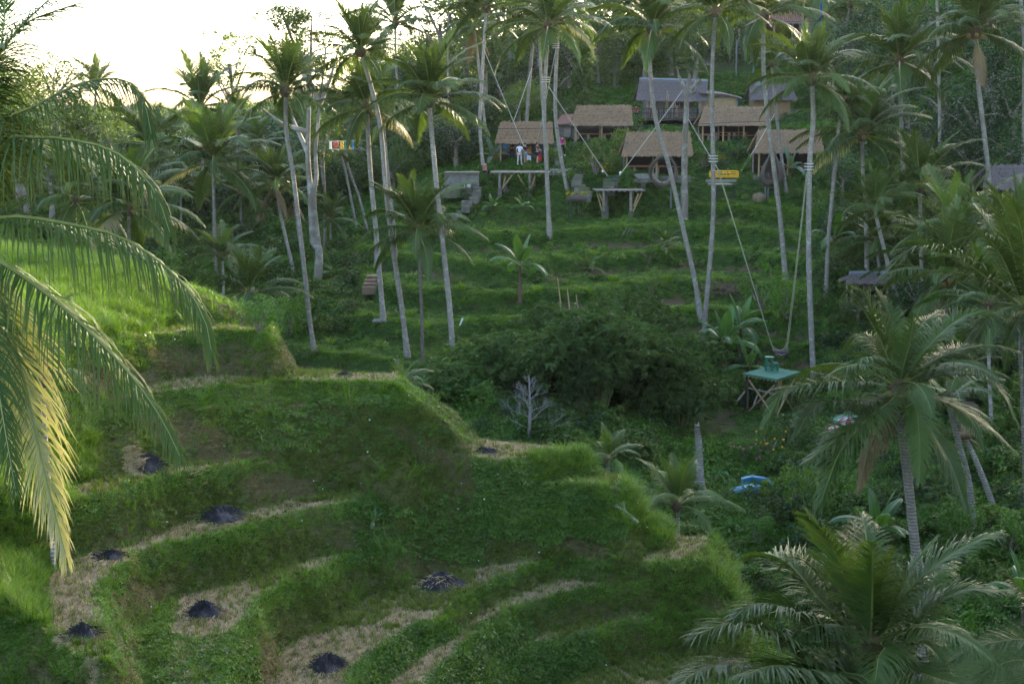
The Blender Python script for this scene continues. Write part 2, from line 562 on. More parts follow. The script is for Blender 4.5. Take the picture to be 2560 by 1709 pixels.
RIM = {
 'F': (Z_F, rimw([(-250, 900), (120, 895), (200, 880), (274, 857), (355, 847), (380, 840), (470, 829), (555, 827), (640, 828), (668, 836)], Z_F)
       + back([(672, 46.2), (640, 49), (540, 52), (400, 56), (200, 60), (-300, 64)]), 0.8),
 'E': (Z_E, rimw([(-250, 1060), (150, 1030), (300, 1000), (425, 981), (555, 970), (703, 955), (860, 951), (960, 955), (1000, 962)], Z_E)
       + back([(1010, 44.0), (960, 47), (860, 50), (700, 55), (450, 62), (-400, 70)]), 2.1),
 'D': (Z_D, rimw([(-250, 1300), (60, 1270), (148, 1255), (270, 1236), (351, 1214), (407, 1192), (473, 1181), (585, 1166), (666, 1151), (792, 1136), (960, 1130), (1109, 1134), (1180, 1148), (1260, 1158), (1340, 1142), (1420, 1130), (1450, 1134)], Z_D)
       + back([(1475, 45.0), (1400, 48.5), (1250, 52), (1000, 57), (600, 66), (-500, 76)]), 0.5),
 'C': (Z_C, rimw([(-250, 1520), (0, 1540), (60, 1556), (100, 1575), (150, 1612), (185, 1645), (218, 1700), (245, 1700), (268, 1650), (281, 1610), (266, 1566), (252, 1499), (259, 1462), (333, 1395), (407, 1366), (555, 1336), (610, 1321), (677, 1299), (777, 1277), (860, 1262), (950, 1246), (1035, 1238), (1130, 1230), (1220, 1226), (1300, 1224), (1400, 1222), (1500, 1222), (1560, 1245)], Z_C)
       + back([(1600, 46.5), (1530, 50), (1380, 54), (1100, 60), (600, 70), (-600, 80)]), 0.6),
 'B': (Z_B, rimw([(-250, 1800), (200, 1800), (560, 1760), (566, 1709), (555, 1647), (577, 1610), (629, 1547), (640, 1499), (703, 1469), (814, 1421), (860, 1390), (930, 1374), (982, 1369), (1010, 1352), (1030, 1318), (1120, 1312), (1220, 1316), (1320, 1320), (1440, 1322), (1560, 1318), (1640, 1322)], Z_B)
       + back([(1680, 47.5), (1600, 52), (1400, 57), (1100, 63), (600, 74), (-700, 84)]), 0.6),
 'A': (Z_A, rimw([(-300, 2000), (700, 1990), (870, 1790), (880, 1715), (924, 1662), (1028, 1584), (1109, 1540), (1183, 1484), (1242, 1455), (1324, 1421), (1405, 1397), (1516, 1414), (1627, 1408), (1710, 1403), (1775, 1398)], Z_A)
       + back([(1815, 46.0), (1790, 52), (1600, 58), (1200, 66), (600, 78), (-800, 88)]), 0.32),
 'G': (Z_G, rimw([(-300, 2200), (800, 2150), (1000, 1800), (1150, 1650), (1225, 1572), (1290, 1522), (1390, 1490), (1540, 1466), (1650, 1453), (1770, 1448), (1810, 1452)], Z_G)
       + back([(1850, 45.0), (1850, 54), (1600, 62), (1000, 74), (-900, 92)]), 0.28),
 'H': (Z_H, rimw([(-300, 2400), (900, 2300), (1100, 1850), (1210, 1720), (1270, 1662), (1340, 1622), (1450, 1590), (1560, 1560), (1650, 1538), (1740, 1536), (1830, 1545)], Z_H)
       + back([(1885, 44.0), (1900, 56), (1600, 66), (-1000, 96)]), 0.36),
 'I': (Z_I, rimw([(-300, 2600), (1000, 2500), (1200, 1950), (1400, 1830), (1700, 1740), (1850, 1700), (1900, 1690)], Z_I)
       + back([(1960, 44.0), (1960, 58), (1600, 70), (-1100, 100)]), 1.2),
}


def sdf(poly, x, y):
    """Signed distance to a closed polygon, positive inside."""
    P = np.array(poly)
    d2 = np.full(x.shape, 1e18)
    ins = np.zeros(x.shape, dtype=bool)
    n = len(P)
    for i in range(n):
        ax, ay = P[i]; bx, by = P[(i + 1) % n]
        ex, ey = bx - ax, by - ay
        L2 = ex * ex + ey * ey + 1e-12
        t = np.clip(((x - ax) * ex + (y - ay) * ey) / L2, 0, 1)
        d2 = np.minimum(d2, (x - ax - t * ex) ** 2 + (y - ay - t * ey) ** 2)
        c = (ay > y) != (by > y)
        with np.errstate(divide='ignore', invalid='ignore'):
            xi = ax + (y - ay) * ex / (ey if abs(ey) > 1e-12 else 1e-12)
        ins ^= c & (x < xi)
    d = np.sqrt(d2)
    return np.where(ins, d, -d)


# the hillside that rises on the left of the terraces
L_POLY = rimw([(150, 1610), (112, 1560), (100, 1480), (118, 1400)], Z_C) + rimw([(150, 1290), (215, 1180), (250, 1130)], Z_D) + \
    rimw([(330, 985), (370, 940)], Z_E) + rimw([(430, 822), (600, 812), (655, 822)], Z_F) + \
    back([(620, 49), (540, 52), (300, 56), (0, 62), (-500, 68)]) + [(-40, 40), (-25, 25), (-16, 20)]

# where the terraced spur falls away behind (its far edge, seen as the skyline of the spur)
CREST = back([(2010, 33), (1960, 38), (1890, 41), (1800, 42.2), (1650, 42.8), (1560, 43.2), (1460, 43.7), (1300, 44.2), (1120, 44.5), (1000, 44.1), (930, 44.0), (860, 44.3), (760, 44.7), (690, 45.6), (655, 46.4), (540, 48.3), (300, 51.5), (0, 54), (-600, 60)]) + [(-60, 30), (-60, -10), (60, -10)]

# far terrain control points: (photo x, photo y, distance)
CTRL_PX = [
 (1850, 1225, 62), (1640, 1250, 58), (1745, 1235, 60), (1500, 1120, 62), (1320, 1100, 62), (1100, 1010, 66),
 (1950, 1010, 76), (2110, 1080, 68), (2300, 1090, 66), (2450, 1060, 62), (2400, 1200, 56), (2520, 1150, 58), (2550, 1420, 47), (2360, 1330, 52),
 (1300, 830, 84), (1040, 990, 76), (790, 882, 80), (1020, 897, 78), (1140, 956, 75), (960, 800, 85), (1450, 900, 76), (1600, 860, 80), (1757, 872, 82), (1757, 800, 86),
 (1970, 700, 92), (2037, 955, 78), (1300, 770, 88), (1300, 690, 92), (1000, 700, 92), (1150, 640, 97), (1400, 600, 103), (1600, 600, 103), (1800, 600, 103), (1970, 620, 99),
 (1375, 594, 104), (1330, 540, 108), (1480, 545, 108), (1600, 545, 108), (1750, 530, 109), (1900, 520, 109),
 (1180, 560, 106), (1250, 505, 113.6), (1340, 505, 113.6), (1300, 500, 117), (1300, 440, 119), (1540, 548, 109.8), (1540, 540, 112.8), (1600, 545, 112), (1120, 520, 110), (1050, 545, 108),
 (1300, 412, 120.5), (1300, 408, 126), (1240, 420, 120), (1160, 440, 118),
 (1500, 358, 126), (1500, 355, 132), (1640, 443, 115), (1640, 441, 119.5), (1560, 444, 113), (1820, 362, 126), (1820, 359, 132), (1950, 443, 115), (1950, 440, 120), (1750, 440, 117), (1430, 440, 115),
 (1660, 322, 133), (1660, 320, 142), (1910, 314, 138), (1910, 311, 144), (1780, 300, 137), (2050, 420, 117),
 (1500, 290, 142), (1300, 350, 132), (1150, 400, 124),
 (1930, 140, 158), (1930, 137, 168), (1800, 200, 150), (1600, 210, 152), (1400, 230, 150), (1250, 270, 144),
 (1200, 245, 160), (1500, 200, 165), (1700, 160, 168), (2100, 190, 145), (2100, 300, 128),
 (2300, 470, 98), (2480, 540, 91), (2300, 330, 115), (2480, 330, 112), (2300, 180, 132), (2520, 150, 128), (2560, 20, 140), (2700, 300, 105), (2800, 600, 85), (2800, 1000, 60), (2700, 60, 130),
 (2180, 760, 84), (2180, 640, 92), (2150, 520, 103), (2080, 900, 78), (2300, 800, 80), (2480, 760, 80), (2500, 900, 70), (2100, 560, 102),
 (740, 715, 100), (795, 716, 99), (690, 650, 108), (830, 620, 112), (920, 580, 114), (880, 720, 94), (700, 800, 90), (600, 760, 98), (950, 640, 101), (1000, 560, 108),
 (620, 660, 108), (500, 620, 112), (400, 600, 116), (300, 560, 120), (150, 540, 124), (0, 520, 128),
 (700, 500, 150), (850, 480, 150), (1000, 450, 140), (500, 470, 160), (300, 430, 165), (100, 330, 140), (-100, 260, 135), (0, 400, 140), (200, 380, 160),
 (600, 400, 200), (450, 360, 230), (700, 340, 260), (550, 320, 300), (300, 330, 260), (800, 260, 290),
]
CTRL_XYZ = [  # x, y, z relative to the eye
 (0, 0, -3.0), (-8, 3, -4.0), (9, 3, -5.0), (0, 10, -8.0), (-9, 12, -9.0), (9, 14, -11.5), (-8, 20, -11.0), (0, 19, -13.0), (10, 22, -15.0), (0, 27, -15.5), (-9, 28, -14.0),
 (8, 32, -17.0), (14, 30, -15.5), (17, 38, -15.5), (9, 40, -17.8), (11, 46, -18.0), (9, 52, -17.8), (6, 56, -17.2), (0, 57, -16.8), (-8, 64, -16.0), (-16, 76, -15.5), (-30, 80, -13),
 (25, 30, -10), (32, 40, -8), (40, 60, -2), (28, 15, -6), (-30, 20, -4), (-45, 50, 0), (-60, 90, 0), (-25, -20, 0), (25, -20, 0),
 (60, 90, 12), (70, 140, 24), (45, 120, 12), (50, 165, 22), (0, 185, 11), (20, 190, 14), (45, 200, 22), (-20, 190, 1), (-8, 172, 3), (-16, 175, 2), (80, 200, 34),
 (-70, 140, 4), (-90, 200, 1), (-60, 260, -5), (0, 260, 3), (60, 300, 14), (-150, 300, 1), (150, 300, 40), (-40, 330, -3), (-100, 400, -2), (100, 450, 30), (0, 450, 0),
 (-300, 500, 2), (300, 500, 60), (-200, 100, 8), (200, 100, 50), (-200, -60, 5), (200, -60, 10), (0, 900, 0), (-600, 900, 2), (600, 900, 60), (-150, 180, 2), (160, 200, 55),
]
_cp_pts = [tuple(W(*c)) for c in CTRL_PX] + [(x, y, z + CZ) for x, y, z in CTRL_XYZ]
_CP = np.array(_cp_pts)
_K = np.sqrt((_CP[:, None, 0] - _CP[None, :, 0]) ** 2 + (_CP[:, None, 1] - _CP[None, :, 1]) ** 2)
_n = len(_CP)
_A = np.zeros((_n + 3, _n + 3))
_A[:_n, :_n] = -_K + np.eye(_n) * -0.25
_A[:_n, _n] = 1; _A[:_n, _n + 1:] = _CP[:, :2]
_A[_n, :_n] = 1; _A[_n + 1:, :_n] = _CP[:, :2].T
_w = np.linalg.solve(_A, np.concatenate([_CP[:, 2], np.zeros(3)]))


def base_far(x, y):
    out = _w[_n] + _w[_n + 1] * x + _w[_n + 2] * y
    for i in range(_n):
        out = out - _w[i] * np.sqrt((x - _CP[i, 0]) ** 2 + (y - _CP[i, 1]) ** 2)
    return out


def terrain(x, y, attrs=False):
    x = np.asarray(x, float); y = np.asarray(y, float)
    z = base_far(x, y)
    # hillside terraces across the valley: uneven steps that follow the contours
    u = x - 1.6
    wgt = sstep(-22, -14, x) * (1 - sstep(26, 34, x)) * sstep(63, 70, y) * (1 - sstep(108, 114, y))
    st = 1.3
    ph = (z + (fbm(x * 0.07, y * 0.07, 5, 3) - 0.5) * 1.5) / st
    fr = ph - np.floor(ph)
    q = (sstep(0.68, 0.97, fr) - fr) * st
    z2 = z + q * wgt * 1.0
    z2 = z2 + (fbm(x * 0.35, y * 0.35, 9, 4) - 0.5) * 0.40 * sstep(50, 62, y) + (fbm(x * 1.3, y * 1.3, 14, 3) - 0.5) * 0.35 * sstep(50, 62, y)
    riser = wgt * (sstep(0.5, 0.62, fr) * (1 - sstep(0.74, 0.82, fr)) - sstep(0.86, 0.94, fr) - (1 - sstep(0.06, 0.2, fr)))   # bare foot of each bank; negative on its grassy edge
    # the near terraces
    wob = (fbm(x * 0.9, y * 0.9, 3, 3) - 0.5)
    near_area = (y > 18) & (y < 80) & (x > -45) & (x < 14)
    if not near_area.any():
        return (z2, np.zeros_like(z2), riser, np.zeros_like(z2), np.zeros_like(z2)) if attrs else z2
    xa, ya = x[near_area], y[near_area]
    wo = wob[near_area]
    order = ['I', 'H', 'G', 'A', 'B', 'C', 'D', 'E', 'F']
    zi = Z_I(xa)
    near = None; prev = None; field = np.zeros_like(xa); bank = np.zeros_like(xa)
    for k in order:
        zf, poly, w = RIM[k]
        s = sdf(poly, xa, ya) + wo * (0.2 if k not in 'E' else 0.5)
        if k == 'I':
            near = zi + np.minimum(s + 0.3, 0) * 0.75
            prev = zi
            field = sstep(0.2, 0.5, s)
            continue
        step = zf(xa) - prev
        prev = zf(xa)
        t = np.clip(1 + s / w, 0, 1)
        prof = t ** 0.8 * (1 - 0.35 * t * (1 - t))
        near = near + step * prof
        near = near + 0.03 * np.exp(-((s - 0.16) / 0.17) ** 2)        # raised grassy bund on the rim
        bank = np.maximum(bank, np.where((t > 0.02) & (t < 0.97), 1.02 - t, 0))
        field = field * (1 - sstep(-w - 0.18, -w + 0.05, s)) + sstep(0.14, 0.27, s)
    sl = sdf(L_POLY, xa, ya) + wo * 0.5
    lift = np.clip(sl, 0, None)
    near = near + 1.5 * (1 - np.exp(-lift * 0.42)) + 0.10 * lift * sstep(44, 52, ya)
    field = field * (1 - sstep(-0.3, 0.0, sl))
    cr = sdf(CREST, xa, ya) + wo * 0.5
    near = near + np.minimum(cr, 0) * 1.15 - 0.25 * np.exp(-np.abs(cr) / 0.35)
    field = field * sstep(0.15, 0.4, cr)
    near = near + (fbm(xa * 2.2, ya * 2.2, 21, 3) - 0.5) * 0.26 * (1 - field * 0.85) * (0.3 + 0.7 * np.minimum(1, bank * 2))
    zz = np.where(near + CZ > z2[near_area], near + CZ, z2[near_area])
    isn = near + CZ > z2[near_area]
    z2 = z2.copy(); z2[near_area] = zz
    if not attrs:
        return z2
    fa = np.zeros_like(z2); fa[near_area] = field * isn
    nr = np.zeros_like(z2); nr[near_area] = isn
    bk = np.zeros_like(z2); bk[near_area] = bank * isn * (1 - sstep(0.2, 0.8, sl))
    return z2, fa, riser * (1 - nr), nr, bk


def axis(segs):
    out = [segs[0][0]]
    for a, b, h0, h1 in segs:
        x = a
        n = max(1, int(round((b - a) / ((h0 + h1) / 2))))
        hs = np.linspace(h0, h1, n); hs *= (b - a) / hs.sum()
        for h in hs:
            x += h
            out.append(x)
    return np.array(out)


GX = axis([(-900, -120, 120, 12), (-120, -40, 8, 1.4), (-40, -20, 1.2, 0.5), (-20, -14.5, 0.4, 0.14), (-14.5, 9.5, 0.13, 0.13), (9.5, 14, 0.16, 0.4), (14, 40, 0.42, 0.6), (40, 120, 0.9, 9), (120, 900, 12, 120)])
GY = axis([(-80, 18, 6, 1.0), (18, 29, 0.8, 0.2), (29, 50, 0.13, 0.13), (50, 62, 0.15, 0.4), (62, 122, 0.36, 0.42), (122, 175, 0.5, 1.2), (175, 330, 1.5, 8), (330, 1400, 12, 120)])
XX, YY = np.meshgrid(GX, GY)
ZZ, FIELD, RISER, NEAR, BANK = terrain(XX.ravel(), YY.ravel(), True)
NX, NY = len(GX), len(GY)
# lower left: the grass strip under the long field and the weedy, unharvested corner below the middle field
_vx, _vy, _ = to_px(np.stack([XX.ravel(), YY.ravel(), ZZ], 1))
_strip = (ZZ - CZ < -11.3) & (_vx < 445 - (_vy - 1530) * 0.25) & (_vy > 1440) & (_vx > 100)
_corner = (ZZ - CZ < -11.5) & (_vy > 1585) & (_vx < 650)
FIELD = np.where(_strip, 0.0, np.where(_corner, FIELD * 0.35, FIELD))
ZG = ZZ.reshape(NY, NX)


def gz(x, y):
    """Ground height by bilinear lookup."""
    x = np.asarray(x, float); y = np.asarray(y, float)
    i = np.clip(np.searchsorted(GX, x) - 1, 0, NX - 2); j = np.clip(np.searchsorted(GY, y) - 1, 0, NY - 2)
    fx = np.clip((x - GX[i]) / (GX[i + 1] - GX[i]), 0, 1); fy = np.clip((y - GY[j]) / (GY[j + 1] - GY[j]), 0, 1)
    return (ZG[j, i] * (1 - fx) + ZG[j, i + 1] * fx) * (1 - fy) + (ZG[j + 1, i] * (1 - fx) + ZG[j + 1, i + 1] * fx) * fy


_marchy = np.concatenate([np.arange(22, 60, 0.08), np.arange(60, 200, 0.2), np.arange(200, 600, 1.5)])


def hit(px, py, dmin=0):
    """First point of the ground seen at a photo pixel (beyond dmin)."""
    r = ray(px, py)
    t = _marchy[_marchy >= dmin] / r[1]
    x, y, z = r[0] * t, r[1] * t, CZ + r[2] * t
    below = z <= gz(x, y)
    k = int(np.argmax(below)) if below.any() else len(t) - 1
    return Vector((x[k], y[k], float(gz(x[k], y[k]))))


def ground_at(x, y):
    return Vector((x, y, float(gz(x, y))))


# ground mesh
gv = np.stack([XX.ravel(), YY.ravel(), ZZ], 1).astype(np.float32)
ii, jj = np.meshgrid(np.arange(NX - 1), np.arange(NY - 1))
a = (jj * NX + ii).ravel()
gf = np.stack([a, a + 1, a + 1 + NX, a + NX], 1).astype(np.int32)
gme = bpy.data.meshes.new('hillside_ground')
gme.vertices.add(len(gv)); gme.vertices.foreach_set('co', gv.ravel())
gme.loops.add(gf.size); gme.loops.foreach_set('vertex_index', gf.ravel())
gme.polygons.add(len(gf))
gme.polygons.foreach_set('loop_start', np.arange(0, gf.size, 4, dtype=np.int32))
gme.polygons.foreach_set('loop_total', np.full(len(gf), 4, dtype=np.int32))
gme.polygons.foreach_set('use_smooth', np.ones(len(gf), dtype=bool))
for nm, arr in (('field', FIELD), ('riser', RISER), ('near', NEAR), ('bank', BANK)):
    at = gme.attributes.new(nm, 'FLOAT', 'POINT'); at.data.foreach_set('value', arr.astype(np.float32))
gme.update(); gme.validate()


def ground_material():
    m, nt, out = nodemat('hillside_ground')
    geo = N(nt, 'ShaderNodeNewGeometry')
    pos = geo.outputs['Position']
    f = N(nt, 'ShaderNodeAttribute', attribute_name='field').outputs['Fac']
    rs = N(nt, 'ShaderNodeAttribute', attribute_name='riser').outputs['Fac']
    nr = N(nt, 'ShaderNodeAttribute', attribute_name='near').outputs['Fac']
    n1 = noise(nt, 0.5, 5, pos); n2 = noise(nt, 6.0, 4, pos); n3 = noise(nt, 0.13, 4, pos)
    green = mix_rgb(nt, n1, (0.020, 0.045, 0.010), (0.04, 0.065, 0.014))
    dry = mix_rgb(nt, n2, (0.075, 0.06, 0.03), (0.12, 0.10, 0.04))
    bankc = mix_rgb(nt, ramp(nt, n1, [(0.42, 0.0), (0.62, 0.8)]), green, dry)
    soil = mix_rgb(nt, n2, (0.065, 0.042, 0.027), (0.125, 0.082, 0.053))
    mul = N(nt, 'ShaderNodeMath', operation='MULTIPLY')
    nt.links.new(rs, mul.inputs[0]); nt.links.new(ramp(nt, n3, [(0.42, 0.0), (0.52, 1.0)]), mul.inputs[1])
    farc = mix_rgb(nt, mul.outputs[0], green, soil)
    bk = N(nt, 'ShaderNodeAttribute', attribute_name='bank').outputs['Fac']
    bankc = mix_rgb(nt, ramp(nt, bk, [(0.3, 0.0), (0.8, 0.75)]), bankc, mix_rgb(nt, n2, (0.07, 0.052, 0.028), (0.13, 0.10, 0.05)))
    c = mix_rgb(nt, nr, farc, bankc)
    stub = mix_rgb(nt, ramp(nt, n2, [(0.35, 0), (0.65, 1)]), (0.17, 0.122, 0.07), (0.33, 0.245, 0.14))
    c = mix_rgb(nt, f, c, stub)
    pb = N(nt, 'ShaderNodeBsdfPrincipled')
    pb.inputs['Roughness'].default_value = 0.95
    pb.inputs['Specular IOR Level'].default_value = 0.1
    nt.links.new(c, pb.inputs['Base Color'])
    b = N(nt, 'ShaderNodeBump', Strength=0.7, Distance=0.1)
    nt.links.new(n2, b.inputs['Height'])
    nt.links.new(b.outputs[0], pb.inputs['Normal'])
    nt.links.new(pb.outputs[0], out.inputs[0])
    return m


gme.materials.append(ground_material())
ground = bpy.data.objects.new('ground', gme)
col.objects.link(ground)
ground['kind'] = 'structure'
ground['label'] = 'terraced green hillside falling into a valley and rising again beyond'
# ================================================================ PLANT MESHES
UP = Vector((0, 0, 1))


def frond_mesh(name, path, n_leaf=70, leaf=0.24, width=0.011, hang=0.5, seed=0, pet=0.14, mats=None, rr=0.011, lift=25, seg=3, broken=0.03, jit=1.0):
    """A feather palm leaf along a 3-D midrib: tapered midrib tube and strap leaflets bent by their weight."""
    rnd = random.Random(seed)
    P = [Vector(p) for p in path]
    # resample
    cum = [0.0]
    for i in range(1, len(P)):
        cum.append(cum[-1] + (P[i] - P[i - 1]).length)
    L = cum[-1]

    def at(s):
        t = s * L
        for i in range(1, len(P)):
            if cum[i] >= t:
                k = (t - cum[i - 1]) / max(1e-9, cum[i] - cum[i - 1])
                return P[i - 1].lerp(P[i], k)
        return P[-1].copy()

    mb = MB()
    ns = 14
    mb.tube([at(i / ns) for i in range(ns + 1)], [L * rr * (1 - 0.88 * i / ns) for i in range(ns + 1)], 4, 1)
    vs = []; fs = []; al = []
    side_flip = Vector((0, 0, 0))
    for i in range(n_leaf):
        f = i / (n_leaf - 1)
        s = pet + (1 - pet) * f
        p = at(s)
        T = (at(min(1, s + 0.02)) - at(max(0, s - 0.02))).normalized()
        S = T.cross(UP)
        if S.length < 0.2:
            S = T.cross(Vector((0.3, 0.95, 0)))
        S.normalize()
        if side_flip.length and S.dot(side_flip) < 0:
            S = -S
        side_flip = S.copy()
        Nn = S.cross(T).normalized()
        if Nn.z < 0:
            Nn = -Nn
        prof = min(1.0, 0.35 + f * 3.2) * (1 - 0.72 * max(0, f - 0.25) ** 1.25 / 0.7)
        al0 = R(72 - 48 * f)
        for sd in (-1, 1):
            l = L * leaf * prof * rnd.uniform(1 - 0.12 * jit, 1.08)
            if rnd.random() < broken:
                l *= rnd.uniform(0.3, 0.6)
            a = al0 + R(rnd.uniform(-6, 6) * jit)
            v = R(lift * (1 - 0.5 * f) + rnd.uniform(-8, 8))
            d = T * math.cos(a) + (S * sd * math.cos(v) + Nn * math.sin(v)) * math.sin(a)
            wv = (T - d * T.dot(d))
            if wv.length < 0.05:
                wv = Nn.copy()
            wv.normalize()
            wv = (wv * 0.85 + Nn * 0.35 * sd).normalized()
            w = L * width * (0.75 + 0.35 * rnd.random()) * (1 - 0.4 * f)
            q = p.copy()
            o = len(vs)
            h = hang * rnd.uniform(1 - 0.25 * jit, 1 + 0.3 * jit)
            vs += [q - wv * w * 0.45, q + wv * w * 0.45]; al += [0.0, 0.0]
            for j in range(1, seg + 1):
                d = (d + Vector((0, 0, -1)) * h * (0.35 + 0.4 * j)).normalized()
                q = q + d * (l / seg)
                if j == seg:
                    vs.append(q); al.append(1.0)
                else:
                    ww = w * (1.0 if j == 1 else 0.72)
                    vs += [q - wv * ww * 0.5, q + wv * ww * 0.5]; al += [j / seg] * 2
            for j in range(seg - 1):
                b = o + 2 * j
                fs.append((b, b + 1, b + 3, b + 2))
            b = o + 2 * (seg - 1)
            fs.append((b, b + 1, b + 2))
    o = len(mb.v)
    mb.v += [tuple(v) for v in vs]; mb.f += [tuple(i + o for i in f) for f in fs]
    mb.m += [0] * len(fs); mb.a += al
    me = mb.mesh(name, mats or [M['frond'], M['rachis']])
    return me


def arc_path(e0, droop, n=12, pw=1.5, seed=0, sway=0.12):
    """Unit-length midrib in the XZ plane: starts at elevation e0 and bends down by droop."""
    rnd = random.Random(seed)
    p = Vector((0, 0, 0)); out = [p.copy()]
    sw = rnd.uniform(-sway, sway)
    for i in range(n):
        s = (i + 0.5) / n
        e = R(e0 - droop * s ** pw)
        b = sw * s * s
        p = p + Vector((math.cos(e) * math.cos(b), math.cos(e) * math.sin(b), math.sin(e))) / n
        out.append(p.copy())
    return out


CLS = [  # elevation, droop, hang, lift
 (86, 12, 0.04, 32), (74, 30, 0.10, 30), (60, 52, 0.18, 26), (42, 64, 0.28, 20), (20, 62, 0.40, 12), (-8, 55, 0.5, 4), (-52, 30, 0.5, -10)]
FR = {}


def frond(lod, cls, var, matkey='frond'):
    key = (lod, cls, var, matkey)
    if key not in FR:
        e, dr, hg, lf = CLS[cls]
        rs = random.Random(cls * 31 + var * 7)
        path = arc_path(e + rs.uniform(-4, 4), dr * rs.uniform(0.85, 1.2), seed=cls * 10 + var)
        if lod == 0:
            nl, wd, sg = 84, 0.012, 3
        elif lod == 1:
            nl, wd, sg = 60, 0.0175, 3
        else:
            nl, wd, sg = 44, 0.023, 2
        FR[key] = frond_mesh('frond_leaf', path, nl, rs.uniform(0.25, 0.30), wd, hg, cls * 100 + var, 0.16, [M[matkey], M['rachis']], 0.011 if lod < 2 else 0.014, lf, sg)
    return FR[key]


def trunk_points(pts, n=10):
    """Smooth a few control points (Catmull-Rom)."""
    P = [Vector(p) for p in pts]
    if len(P) == 2:
        P = [P[0], P[0].lerp(P[1], 0.5), P[1]]
    E = [P[0] * 2 - P[1]] + P + [P[-1] * 2 - P[-2]]
    out = []
    for i in range(1, len(E) - 2):
        for k in range(n):
            t = k / n
            a, b, c, d = E[i - 1], E[i], E[i + 1], E[i + 2]
            out.append(0.5 * ((2 * b) + (c - a) * t + (2 * a - 5 * b + 4 * c - d) * t * t + (3 * b - a - 3 * c + d) * t ** 3))
    out.append(P[-1])
    return out


def palm(label, pts, rad, L, lod=1, n=18, seed=0, bark='bark', group='coconut palms', dead=0, nuts=0, spread=1.0, mat='frond', young=0.12, tilt=None, name='coconut_palm', cls_min=0, cls_max=5, cust=None):
    """pts: world points from the trunk's foot to the crown."""
    rnd = random.Random(seed * 13 + 5)
    root = thing(name, label, 'palm tree', pts[0], group)
    base = Vector(pts[0])
    tp = trunk_points([base - UP * 0.6] + [Vector(p) for p in pts[1:]], 8)
    nn = len(tp)
    mb = MB()
    rads = []
    for i in range(nn):
        s = i / (nn - 1)
        rads.append(rad * 0.76 * (1.0 + 0.55 * max(0, 1 - s * 9) - 0.22 * s) * (1 + 0.03 * rnd.uniform(-1, 1)))
    mb.tube(tp, rads, 10 if lod == 0 else 7)
    mb.build('trunk', M[bark], root, True)
    top = Vector(pts[-1])
    # fibrous heart
    hb = MB()
    hr = rad * (1.5 if cust is None else 1.15)
    hb.lathe(top, [(rad * 0.8, -L * 0.10), (hr * 1.1, -L * 0.05), (hr * 1.25, -L * 0.005), (hr * 0.8, L * 0.045), (hr * 0.2, L * 0.08)], 8)
    hb.build('crown_heart', M['fibre'], root, True)
    loc = top - base
    az = rnd.uniform(0, 2 * PI)
    fr = []
    if cust is None:
        for i in range(n):
            a = i / (n - 1)
            az += 2.399963 + rnd.uniform(-0.25, 0.25)
            c = min(cls_max, max(cls_min, int(round(a ** 0.9 * 5.0 * spread + rnd.uniform(-0.45, 0.45)))))
            mk = mat
            if rnd.random() < young and c <= 2:
                mk = 'frond_young'
            if c == 5 and rnd.random() < 0.12:
                mk = 'frond_yellow'
            ln = L * (0.72 + 0.28 * min(1, a * 3)) * rnd.uniform(0.9, 1.08)
            link_mesh('frond', frond(lod, c, rnd.randrange(3), mk), root, loc + Vector((0, 0, -0.02 * L * a)), (rnd.uniform(-0.15, 0.15), rnd.uniform(-0.1, 0.1), az), ln)
    for i in range(dead):
        az += 2.1
        link_mesh('frond', frond(min(lod + 0, 2), 6, i % 3, 'frond_dead'), root, loc - Vector((0, 0, 0.07 * L)), (0, rnd.uniform(-0.2, 0.1), az), L * rnd.uniform(0.55, 0.8))
    for i in range(nuts):
        az += 1.3
        nb = MB()
        c = top + Vector((math.cos(az) * hr * 1.3, math.sin(az) * hr * 1.3, -L * rnd.uniform(0.04, 0.10)))
        nb.blob(c, (0.13, 0.13, 0.16), 7, 5)
        nb.build('coconut', M['coconut'], root, True)
    return root


# ---------------------------------------------------------------- leaf clouds
def leaf_cloud(C, size, name, mat, up=0.35, seed=0, aspect=0.5, droop=0.0, extra=None):
    """Folded two-triangle leaves at the given centres."""
    g = np.random.default_rng(seed)
    n = len(C)
    d = g.normal(size=(n, 3)); d[:, 2] = d[:, 2] * 0.5 - droop
    if extra is not None:
        d += extra
    d /= np.linalg.norm(d, axis=1)[:, None]
    nn = g.normal(size=(n, 3)) * 0.8; nn[:, 2] += up * 3
    nn -= (nn * d).sum(1)[:, None] * d
    nn /= np.linalg.norm(nn, axis=1)[:, None] + 1e-9
    w = np.cross(d, nn)
    l = size * g.uniform(0.6, 1.3, n)[:, None]
    a = aspect
    p0 = C - d * l * 0.5
    p1 = C + w * l * a * 0.5 + nn * l * 0.10
    p2 = C + d * l * 0.55 - nn * l * 0.12
    p3 = C - w * l * a * 0.5 + nn * l * 0.10
    V = np.stack([p0, p1, p2, p3], 1).reshape(-1, 3).astype(np.float32)
    i = np.arange(n, dtype=np.int32) * 4
    F = np.stack([i, i + 1, i + 2, i, i + 2, i + 3], 1).reshape(-1).astype(np.int32)
    return V, F


def raw_mesh(name, V, F, mats, matidx=None):
    me = bpy.data.meshes.new(name)
    me.vertices.add(len(V)); me.vertices.foreach_set('co', V.ravel())
    me.loops.add(len(F)); me.loops.foreach_set('vertex_index', F)
    nt = len(F) // 3
    me.polygons.add(nt)
    me.polygons.foreach_set('loop_start', np.arange(0, nt * 3, 3, dtype=np.int32))
    me.polygons.foreach_set('loop_total', np.full(nt, 3, dtype=np.int32))
    for m in (mats if isinstance(mats, (list, tuple)) else [mats]):
        me.materials.append(m)
    me.update()
    return me


